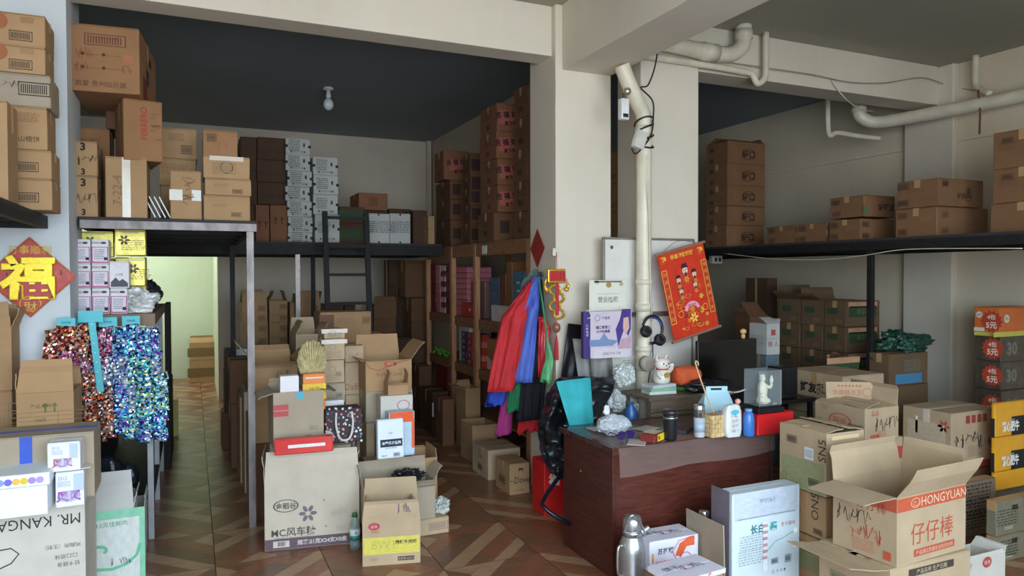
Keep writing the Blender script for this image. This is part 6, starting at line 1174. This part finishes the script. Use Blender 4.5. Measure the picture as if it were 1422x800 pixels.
CB(1194.5, 1241, (303, 334), 4.385, 'kraft carton in the low mezzanine row below the green-marked one', 'brown', s=1151, z0=Z5, c=1194, group=GR, prints=mkb(3))
zl = at(1198, 302, Y=4.36).z
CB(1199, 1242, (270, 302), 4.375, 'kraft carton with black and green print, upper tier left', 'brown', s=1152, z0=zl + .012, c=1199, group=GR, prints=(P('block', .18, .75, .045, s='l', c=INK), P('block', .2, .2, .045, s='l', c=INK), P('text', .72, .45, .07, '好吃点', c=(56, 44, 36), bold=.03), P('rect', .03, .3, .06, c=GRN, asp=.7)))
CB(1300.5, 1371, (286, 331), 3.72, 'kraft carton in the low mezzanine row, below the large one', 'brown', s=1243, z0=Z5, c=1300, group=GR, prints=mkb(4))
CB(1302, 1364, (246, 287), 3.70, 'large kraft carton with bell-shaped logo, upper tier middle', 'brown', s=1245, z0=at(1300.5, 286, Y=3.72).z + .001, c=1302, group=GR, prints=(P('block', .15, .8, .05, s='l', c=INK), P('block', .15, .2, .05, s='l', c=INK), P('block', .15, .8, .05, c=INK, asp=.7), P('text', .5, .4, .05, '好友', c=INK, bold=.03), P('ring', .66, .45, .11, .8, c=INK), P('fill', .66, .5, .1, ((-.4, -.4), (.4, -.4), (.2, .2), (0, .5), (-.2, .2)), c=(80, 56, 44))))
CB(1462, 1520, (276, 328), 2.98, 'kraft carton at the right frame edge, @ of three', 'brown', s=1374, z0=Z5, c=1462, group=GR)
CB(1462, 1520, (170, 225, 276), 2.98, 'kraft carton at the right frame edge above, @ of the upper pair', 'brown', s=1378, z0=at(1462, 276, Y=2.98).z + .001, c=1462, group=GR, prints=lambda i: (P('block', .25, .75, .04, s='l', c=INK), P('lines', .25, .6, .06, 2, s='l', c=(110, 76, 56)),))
for o in bpy.data.objects:
    if o.get('label', '') == 'kraft carton at the right frame edge, @ of three': o['label'] = 'lowest kraft carton at the right frame edge'
# ================= right room: lower stacks =================
GS = 'cartons by the right wall below the mezzanine'
gm = lambda i: (P('rect', .4, .6, .06, s='l', c=(56, 74, 50), asp=2.0), P('lines', .7, .2, .04, i + 1, s='l', c=(150, 110, 80)), P('rect', .5, .58, .1, c=(50, 76, 48), asp=3.6), P('scribble', .35, .88, .03, i, c=(150, 60, 50)), P('text', .5, .58, .05, '蔬菜饼', c=(110, 120, 90), off=.003), P('rect', .5, .85, .05, c=(196, 150, 120), asp=7.6))
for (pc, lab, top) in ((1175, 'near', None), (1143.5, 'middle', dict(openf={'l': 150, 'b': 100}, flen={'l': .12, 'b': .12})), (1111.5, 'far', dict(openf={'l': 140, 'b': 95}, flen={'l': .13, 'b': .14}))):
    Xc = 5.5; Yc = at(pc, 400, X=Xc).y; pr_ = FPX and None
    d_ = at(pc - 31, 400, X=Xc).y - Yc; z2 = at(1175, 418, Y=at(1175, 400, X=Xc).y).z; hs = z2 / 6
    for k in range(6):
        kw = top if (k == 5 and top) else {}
        carton((Xc + .225, Yc + d_ / 2, k * hs), .45, d_ - .01, hs - .002, ['dark', 'dark', 'shade', 'shade', 'shade', 'shade'][k], 'green-banded carton, %s from the floor in the %s stack by the right mezzanine post' % ('lowest second third fourth fifth topmost'.split()[k], lab), GS, prints=gm(k), **kw)  # kraft tones darkened, the shade on these stacks is in the colour
CB(1066, 1080, (386, 520, 620), 5.95, 'tall dark brown upright carton, @ of two behind the white box', 'deep', s=1036, z0=0, c=1066, group=GS)
CB(1041, 1066, (440, 540, 620), 5.4, 'brown carton, @ of two behind the monitor', 'dark', s=1020, z0=0, c=1041, group=GS, top=dict(openf={'l': 120, 'f': 40}, flen={'l': .1, 'f': .2}))
wq = CB(1065, 1083, (449, 492), 4.75, 'white carton with red marks behind the monitor', 'cool', s=1041, c=1065, group=GS, openf={'f': 30, 'r': 120}, flen={'f': .12, 'r': .05}, tape=False, prints=(P('lines', .4, .45, .09, 2, s='l', c=(150, 146, 150)), P('rect', .5, .72, .05, c=(176, 80, 80)), P('text', .5, .35, .05, '糖 人', c=(170, 70, 70)), P('rect', .5, .52, .003, c=(120, 120, 124), asp=60)))[0]
zw = wq.location.z
CB(1065, 1083, (493, 560, 640), 4.76, 'blue grey box, @ of two under the white carton', mat('blue_grey_card', (104, 122, 134), .6), s=1044, z0=0, c=1065, group=GS)
for o in bpy.data.objects:
    if o.get('label', '').startswith('blue grey box, topmost'): wq.location.z = at(1065, 493, Y=4.76).z + .001
CB(1165, 1180, (494, 540, 600), 4.30, 'dark carton, @ of the low pile before the green-banded stacks', 'deep', s=1138, z0=0, c=1165, group=GS, prints=gm)
# green bag on cartons
CB(1236, 1290, (492, 537, 590), 4.06, 'kraft carton with blue corner, @ of two under the green sack', 'shade', s=1208, z0=0, c=1236, group=GS, prints=lambda i: (P('rect', .5, .2, .08, c=(70, 130, 170), asp=4), P('lines', .6, .6, .1, 2, c=(110, 120, 110)), P('text', .3, .8, .03, '●●● ————', s='l', c=INK)))
q = at(1250, 490, Y=4.25); tag(smooth(obj('green_sack', lumpy((.26, .17, .10), .45, 6, 5, 81, crease=.35), mat('dark_green_film', (44, 84, 70), .25, .1, var=.4, scale=15, bump=.5), None, (q.x, 4.22, q.z - .003))), 'dark green crumpled plastic sack on top of the blue-cornered carton', 'sack')
# friendly-print long cartons
def longc(z0, z1, lab, o=0): return carton((4.4 + .22, 4.085, z0), .44, .53, z1 - z0, 'pale', lab, 'long cartons behind the desk', tape=(o == 0), prints=(P('text', .47, .62, .085, '好友趣', s='l', c=BLK, bold=.045), P('text', .52, .38, .018, '百分小确幸', s='l', c=INK), P('lines', .78, .62, .03, 2, s='l', c=INK), P('rect', .93, .55, .10, s='l', c=(90, 60, 110), asp=.5), P('text', .15, .8, .02, '◆', s='l', c=(170, 80, 60))))
longc(.61, .935, 'long kraft carton with black lettering behind the desk, upper'); longc(.30, .609, 'long kraft carton with black lettering behind the desk, lower', 1); longc(.0, .299, 'long kraft carton on the floor behind the desk, lowest', 1)
# snack cartons at right wall
GX = 'snack cartons at the right frame edge'
OR = mat('orange_print_card', (214, 112, 52), .5, var=.08); DB = mat('dark_film_card', (84, 74, 64), .3, var=.25, scale=12)
burst = [(math.cos(a) * (.5 if k % 2 else .62), math.sin(a) * (.5 if k % 2 else .62)) for k, a in enumerate([i * math.pi / 14 for i in range(28)])]
def dealer(i):
    L = [P('fill', .68, .5, .15, burst, s='l', c=(186, 66, 40)), P('text', .68, .66, .045, '4包', s='l', c=(225, 210, 190), off=.003, bold=.03), P('text', .68, .36, .055, '5元', s='l', c=(235, 225, 210), off=.003, bold=.03)]
    if i == 0: L += [P('disc', .2, .72, .055, 1, s='l', c=(220, 215, 205)), P('text', .2, .72, .02, '味多', s='l', c=INK, off=.003), P('rect', .5, .04, .03, s='l', c=(205, 196, 90), asp=7), P('rect', .2, .2, .03, s='l', c=(220, 215, 205), asp=3), P('disc', .18, .6, .07, 1, c=(220, 215, 205)), P('text', .18, .6, .022, '味多', c=INK, off=.003), P('rect', .5, .06, .04, c=(205, 196, 90), asp=16)]
    else: L += [P('text', .3, .5, .11, '30', c=(130, 124, 110), bold=.04), P('scribble', .6, .2, .05, i, c=(170, 120, 90))]
    return tuple(L)
CB(1391, 1440, (427, 467, 503, 543, 585, 640, 690), 3.70, 'snack carton with a bargain burst, @ of the stack by the right wall', [OR, DB, DB, DB, DB, DB], s=1355, z0=0, c=1391, group=GX, prints=dealer, tape=False, d=.2, jit=.01)
YO = mat('orange_yellow_card', (226, 160, 40), .4, var=.06)
beef = lambda i: (P('rect', .5, .28, .13, c=(30, 30, 32), asp=2.6), P('text', .24, .28, .075, '精心肥牛', c=(230, 228, 220), off=.003, bold=.04, wd=.19), P('text', .24, .46, .02, '火锅好料', c=(200, 200, 190), off=.003), P('rect', .5, .28, .13, s='l', c=(30, 30, 32), asp=.2))
CB(1384, 1470, (560, 608, 656), 3.05, 'orange and black beef carton, @ of the pair at the right frame edge', YO, s=1379, z0=None, c=1384, group=GX, prints=beef, tape=False)
CB(1384, 1470, (656, 682), 3.05, 'plain orange carton under the beef pair', YO, s=1379, c=1384, group=GX, tape=False)
OLV = mat('olive_printed_card', (128, 122, 100), .45, var=.2, scale=10)
CB(1392, 1470, (683, 704, 725), 3.05, 'olive film-wrapped carton, @ of two under the orange ones', OLV, d=.3, z0=0, group=GX, prints=lambda i: (P('lines', .3, .5, .08, i + 1, c=(60, 70, 56)), P('barcode', .2, .8, .03, c=BLK), P('disc', .3, .3, .05, 1, c=(160, 90, 60))))
CB(1345, 1386, (666, 760), 2.96, 'tall brown carton with fine dark print behind the open orange-lettered box', mat('brown_printed_card', (124, 104, 86), .5, var=.15), d=.08, z0=0, group=GX, prints=(P('lines', .35, .75, .14, 1, c=(60, 54, 46)), P('lines', .35, .5, .14, 2, c=(60, 54, 46)), P('lines', .4, .3, .12, 3, c=(60, 54, 46))))
# carton C with scribbled front
CB(1323, 1390, (574, 655), 3.2, 'kraft carton with red squares and black handwriting, top flaps shut', 'pale', s=1255, z0=None, c=1323, group='cartons right of the desk', tapec=mat('shiny_clear_tape', (214, 200, 182), .15), prints=(P('squares', .5, .86, .055, c=(150, 66, 50)), P('scribble', .3, .5, .12, 2, c=BLK), P('scribble', .68, .45, .11, 5, c=BLK), P('rect', .5, .06, .045, c=(160, 70, 56), asp=12), P('lines', .5, .3, .08, 2, c=(150, 120, 100)), P('rect', .5, .55, .18, s='l', c=(200, 180, 155), asp=1.6), P('flower', .85, .75, .09, s='l', c=(180, 90, 66)), P('lines', .75, .25, .03, 2, s='l', c=INK), P('barcode', .5, .28, .03, s='l', c=(90, 80, 70)), P('rect', .3, .7, .12, s='l', c=(235, 225, 210), asp=.15)))
zc_ = at(1323, 655, Y=3.2).z
CB(1323, 1386, (656, 690, 728), 3.2, 'kraft carton, @ of two under the handwritten one', 'dark', s=1262, z0=0, c=1323, group='cartons right of the desk')
# carton B open with orange print flap
def spot(pl, pc, pr2, yt, yb, Y): pass
GB = 'cartons right of the desk'
CB(1202, 1249, (567, 612), 3.12, 'open kraft carton with red oval logos and a raised printed flap', 'pale', s=1133, z0=None, c=1202, group=GB, openf={'r': 96, 'l': 12, 'f': 8}, flen={'r': .13, 'l': .16, 'f': .17}, tape=False,
   prints=(P('ring', .52, .5, .10, 1.7, s='l', c=(190, 84, 66)), P('text', .52, .5, .05, '阿爸', s='l', c=(190, 84, 66)), P('block', .82, .35, .05, s='l', c=BLK, asp=1.1), P('ring', .1, .35, .05, 1, s='l', c=(80, 76, 66)), P('text', .2, .85, .02, '口口', s='l', c=(180, 90, 60)), P('text', .3, .85, .03, '品品', c=(190, 84, 66)), P('scribble', .6, .5, .09, 3, c=BLK), P('lines', .5, .2, .04, 2, c=(190, 110, 90)), P('rect', .3, .12, .03, c=(190, 90, 70), asp=2.6)))
bB = [o for o in bpy.data.objects if str(o.get('label', '')).startswith('open kraft carton with red oval')][0]
# raised back flap with print
fx = thing('loose_flap', 'x', 'box'); bpy.data.objects.remove(fx)
hB = at(1202, 567, Y=3.12).z - bB.location.z
wB = at(1249, 400, Y=3.12).x - at(1202, 400, Y=3.12).x; dB = at(1133, 400, X=at(1202, 400, Y=3.12).x).y - 3.12
fl_ = obj('flap', box(-wB * .5, wB * .62, -.0025, .0025, 0, .125), kraft('pale'), bB); fl_.location = (.03, dB / 2 - .12, hB); fl_.rotation_euler = (-.12, 0, -.5); 
for a_ in ((('text'), .45, .45, .035, '华南糕点王', (190, 84, 60)), ('ring', .84, .45, .06, 1, (190, 84, 60)), ('text', .5, .8, .02, '★★★★★★★', (190, 84, 60))):
    o = pr(fl_, 'f', (wB * 1.1, .005, .125), a_[0], a_[1], a_[2], a_[3], a_[4], c=a_[5])
CB(1202, 1257, (613, 650, 705, 764), 3.14, 'pale carton with a green mark, @ of three under the oval-logo one', 'pale', s=1150, z0=0, c=1202, group=GB, prints=lambda i: (P('text', .25, .5, .05, 'Coun', c=(90, 80, 70)), P('rect', .45, .5, .05, c=(60, 130, 70)), P('rect', .96, .4, .08, c=(180, 70, 60), asp=1.2)) if i == 0 else ())
for nm in ('oval',): bB.location.z = at(1202, 613, Y=3.14).z + .001
# carton A two-tone and others below
CB(1149, 1201, (603, 691), 2.72, 'kraft carton with an olive lower half and white label, right of the desk', 'pale', s=1084, z0=None, c=1149, group=GB, openf={'b': 3, 'r': 10, 'l': 4}, flen={'b': .15, 'r': .14, 'l': .14}, tape=False,
   prints=(P('rect', .5, .26, .16, s='l', c=(150, 152, 112), asp=1.82), P('block', .28, .79, .04, s='l', c=BLK, asp=.9, off=.003), P('block', .75, .17, .04, s='l', c=BLK, asp=.9, off=.003), P('rect', .65, .62, .065, s='l', c=(215, 222, 232), asp=.95, off=.003), P('lines', .65, .62, .04, 2, s='l', c=(120, 120, 130), off=.004, asp=.6), P('ring', .1, .14, .05, .8, s='l', c=(100, 106, 80), off=.003), P('text', .92, .72, .05, 'SN5', s='l', c=INK, roll=1.57, off=.003), P('rect', .5, .92, .02, c=(220, 190, 150), asp=10), P('text', .6, .78, .02, '品牌', c=(200, 120, 80))))
zA = at(1149, 691, Y=2.72).z
CB(1149, 1170, (692, 752), 2.73, 'kraft carton with a round red seal under the two-tone one', 'kraft', s=1096, z0=None, c=1149, group=GB, prints=(P('ring', .2, .5, .07, 1.1, s='l', c=(170, 70, 60)), P('text', .72, .72, .05, 'ON5', s='l', c=INK, roll=1.57), P('block', .2, .85, .03, s='l', c=INK), P('block', .8, .15, .03, s='l', c=BLK)))
CB(1149, 1170, (753, 900), 2.74, 'pale carton on the floor under the red-seal one', 'kraft', s=1098, z0=0, c=1149, group=GB, prints=(P('block', .2, .85, .03, s='l', c=(60, 110, 70)), P('block', .5, .5, .1, s='l', c=(110, 150, 110))))
# big open lettered box in front
OP = (186, 84, 56)
D = carton((2.91 + .26, 2.245 + .17, .356), .52, .34, .32, 'pale', 'large open kraft box with orange lettering and wide raised flaps, front right', GB, openf={'f': 124, 'l': 182, 'b': 100, 'r': 92}, flen={'f': .17, 'l': .20, 'b': .165, 'r': .165}, tape=False, rz=.05,
   prints=(P('rect', .5, .88, .062, c=OP, asp=8.3), P('text', .66, .88, .042, 'HONGYUAN', c=(222, 190, 160), off=.003), P('ring', .25, .88, .045, 1.5, c=(222, 190, 160), off=.003), P('swirl', .25, .88, .03, c=(222, 190, 160), off=.003), P('text', .5, .42, .10, '仔仔棒', c=OP), P('rect', .53, .14, .034, c=OP, asp=9), P('text', .53, .14, .022, '产品通过质量安全检测合格', c=(222, 190, 160), off=.003),
           P('rect', .8, .88, .062, s='l', c=OP, asp=2.2), P('text', .62, .78, .05, '仔仔棒', s='l', c=OP), P('scribble', .3, .55, .08, 3, s='l', c=(70, 44, 40)), P('scribble', .55, .35, .09, 6, s='l', c=OP), P('rect', .86, .12, .04, s='l', c=OP), P('lines', .5, .15, .06, 2, s='l', c=(190, 120, 96))))
carton((2.91 + .25, 2.245 + .19, .0), .56, .4, .35, 'pale', 'open kraft box below the orange-lettered one, one flap reaching left', GB, openf={'l': 172, 'f': 0, 'b': 0}, flen={'l': .24, 'f': .19, 'b': .19}, tape=False, prints=(P('rect', .5, .9, .035, c=(70, 60, 52), asp=9), P('text', .5, .9, .024, '产品名称 生产日期', c=(200, 180, 150), off=.003), P('block', .3, .6, .05, s='l', c=(100, 120, 90))))
CB(1342, 1400, (778, 900), 2.50, 'white carton with a red emblem at the bottom right', 'white', d=.2, z0=0, s=None, group=GB, prints=(P('disc', .55, .92, .06, 1.3, c=(180, 70, 66)), P('text', .55, .92, .025, '糖果', c=(230, 200, 190), off=.003), P('text', .15, .92, .03, '仔', c=(110, 100, 96))), openf={'r': 130, 'f': 85}, flen={'r': .07, 'f': .04})
# ================= in front of the desk =================
GF = 'goods in front of the desk'
CWH = mat('cool_white_print_card', (206, 220, 230), .5, var=.05, bump=.1, bscale=20)
TL = (50, 160, 160)
F = CB(1018, 1112, (680, 838), 2.88, 'tall white carton with teal lettering in front of the desk', CWH, d=.11, z0=0, group=GF, c=1060, tape=False, prints=(P('rect', .5, .87, .145, c=(196, 206, 224), asp=2.98), P('rect', .5, .755, .004, c=(120, 130, 140), asp=100, off=.003), P('text', .5, .90, .02, '30*2*26.5', c=(110, 120, 140), off=.003), P('text', .36, .64, .05, '长白', c=(40, 120, 130), bold=.03), P('text', .60, .64, .05, '酱', c=TL, bold=.03), P('text', .82, .64, .024, '老卡蜂味', c=(180, 110, 100)), P('lines', .28, .52, .08, 1, c=(160, 176, 180)), P('lines', .26, .38, .08, 2, c=(160, 176, 180)),
     P('rect', .47, .46, .26, c=(225, 232, 238), asp=.12, off=.004), P('lines', .47, .5, .2, 3, c=(190, 120, 130), asp=.08, off=.005), P('poly', .74, .48, .12, ((-.9, -.3), (-.4, .05), (0, .12), (.5, .3), (.9, .35)), c=TL), P('block', .62, .3, .03, c=(70, 80, 90), asp=.8), P('block', .82, .3, .04, c=(70, 80, 90), asp=.55), P('text', .68, .20, .02, '♻ ☂ ▣ ⬆', c=(70, 80, 90)), P('disc', .93, .56, .03, 1, c=(245, 250, 252), off=.004), P('disc', .93, .42, .03, 1, c=(245, 250, 252), off=.004)))[0]
F.name = 'tall_carton'
obj('side_flap', box(-.24, -.236, -.04, .10, .02, .57), mat('grey_violet_card', (120, 112, 124), .7), F)
s_ = tag(obj('cardboard_sheet', box(-.004, .004, -.15, .15, 0, .42, .002), kraft('grey'), None, (at(1003, 700, Y=2.9).x - .02, 3.0, 0)), 'thin cardboard sheet leaning against the tall white carton', 'cardboard'); s_.rotation_euler[1] = -.03
def thermos():
    r = thing('thermos_jug', 'brushed steel thermos jug with handle in front of the desk corner', 'thermos', (at(881, 780, Y=3.12).x, 3.14, 0)); S = mat('brushed_steel', (190, 192, 196), .3, .85, var=.1, stretch=(1, 1, 12), scale=20)
    smooth(obj('body', lathe([(.06, 0), (.075, .01), (.077, .03), (.075, .24), (.068, .29), (.052, .325), (.05, .335)], 28), S, r)); smooth(obj('collar', lathe([(.052, .33), (.054, .35), (.05, .36)], 28), mat('chrome', (200, 205, 210), .18, .9, var=.05), r))
    smooth(obj('lid', lathe([(.050, .36), (.052, .37), (.050, .41), (.040, .435), (.01, .44)], 28), S, r)); smooth(obj('spout', tube([(.03, -.02, .345), (.065, -.03, .36), (.08, -.035, .375)], [.018, .014, .01], 10, 3), S, r))
    smooth(obj('carry_handle', tube([(-.052, 0, .345), (-.058, -.045, .43), (-.03, -.06, .455), (.04, -.045, .37), (.06, -.02, .30)], .006, 8, 5), S, r)); smooth(obj('side_handle', tube([(-.07, -.01, .29), (-.10, -.02, .28), (-.102, -.02, .16), (-.075, -.01, .13)], .007, 8, 5), S, r))
thermos()
def swirlbox(px0, px1, y0, y1, Y, rz, d, lab, z0, top):
    a, b = at(px0, 750, Y=Y), at(px1, 750, Y=Y); h = at((px0 + px1) / 2, y0, Y=Y).z - z0
    return carton(((a.x + b.x) / 2, Y + d / 2, z0), b.x - a.x, d, h, mat('lilac_white_card', (222, 220, 236), .4, var=.04), lab, GF, rz=rz, tape=False, prints=(P('fill', .64, .62, h * .7, ((-.35, -.3), (-.1, .25), (.5, .5), (.75, .5), (.75, .05), (.3, .05), (0, -.4)), c=(226, 96, 50)), P('poly', .58, .55, h * .8, ((.6, .5), (0, .42), (-.3, 0), (-.1, -.35), (.2, -.3)), c=(190, 40, 120), off=.003), P('text', .32, .62, h * .22, '苏打饼', c=(90, 80, 90), bold=.03), P('ring', .72, .3, h * .35, 1.3, c=(180, 70, 130), off=.003), P('text', .3, .25, h * .14, 'KODAY', c=(220, 70, 120)), P('rect', .06, .45, h * .3, c=(220, 150, 70), asp=.25),
        P('text', .25, .6, .045, '饼干', s='t', c=(90, 84, 96)), P('scribble', .65, .5, .06, 4, s='t', c=(100, 90, 110)), P('ring', .5, .5, .05, 1.6, s='t', c=(200, 120, 150))))
c0 = CB(904, 972, (790, 860), 3.02, 'low kraft carton under the swirl-print box', 'kraft', d=.2, z0=0, group=GF)
zz_ = at(938, 790, Y=3.02).z
swirlbox(903, 970, 747, 790, 3.03, -.02, .17, 'white box with an orange and magenta swirl in front of the desk', zz_ + .001, None)
swirlbox(934, 1010, 799, 835, 2.60, .1, .2, 'white box with orange swirl at the bottom frame edge', .30, None)
CB(938, 1006, (836, 960), 2.62, 'low carton under the bottom-edge swirl box', 'kraft', d=.18, z0=0, zt=.298, group=GF)
r = thing('dark_bottle', 'dark blue bottle with a steel cap beside the swirl-print box', 'bottle', (at(981, 770, Y=3.1).x, 3.12, .0)); smooth(obj('body', lathe([(.04, 0), (.046, .01), (.046, .30), (.03, .335), (.026, .34)], 24), mat('dark_blue_glass', (26, 36, 62), .15), r)); smooth(obj('cap', lathe([(.028, .34), (.028, .40), (.024, .405)], 20), CH, r)); obj('label', lathe([(.0465, .10), (.0465, .22)], 24), mat('dark_label', (60, 60, 84), .4), r)
r = thing('plum_bottle', 'short plum bottle between the dark bottle and the cardboard sheet', 'bottle', (at(996, 780, Y=3.1).x + .0, 3.16, .0)); smooth(obj('body', lathe([(.03, 0), (.035, .01), (.035, .22), (.02, .26), (.018, .29)], 20), mat('plum_glass', (70, 48, 80), .25), r))

CB(1388, 1470, (688, 736, 787), 2.62, 'dark olive carton, @ of two nearest to the camera at the right frame edge', mat('olive_carton', (118, 112, 92), .6, var=.15), d=.06, z0=0, group=GX, prints=lambda i: (P('lines', .18, .5, .1, i + 1, c=(60, 64, 54)), P('barcode', .3, .75, .03, c=BLK), P('rect', .2, .2, .02, c=(150, 146, 120), asp=4)))
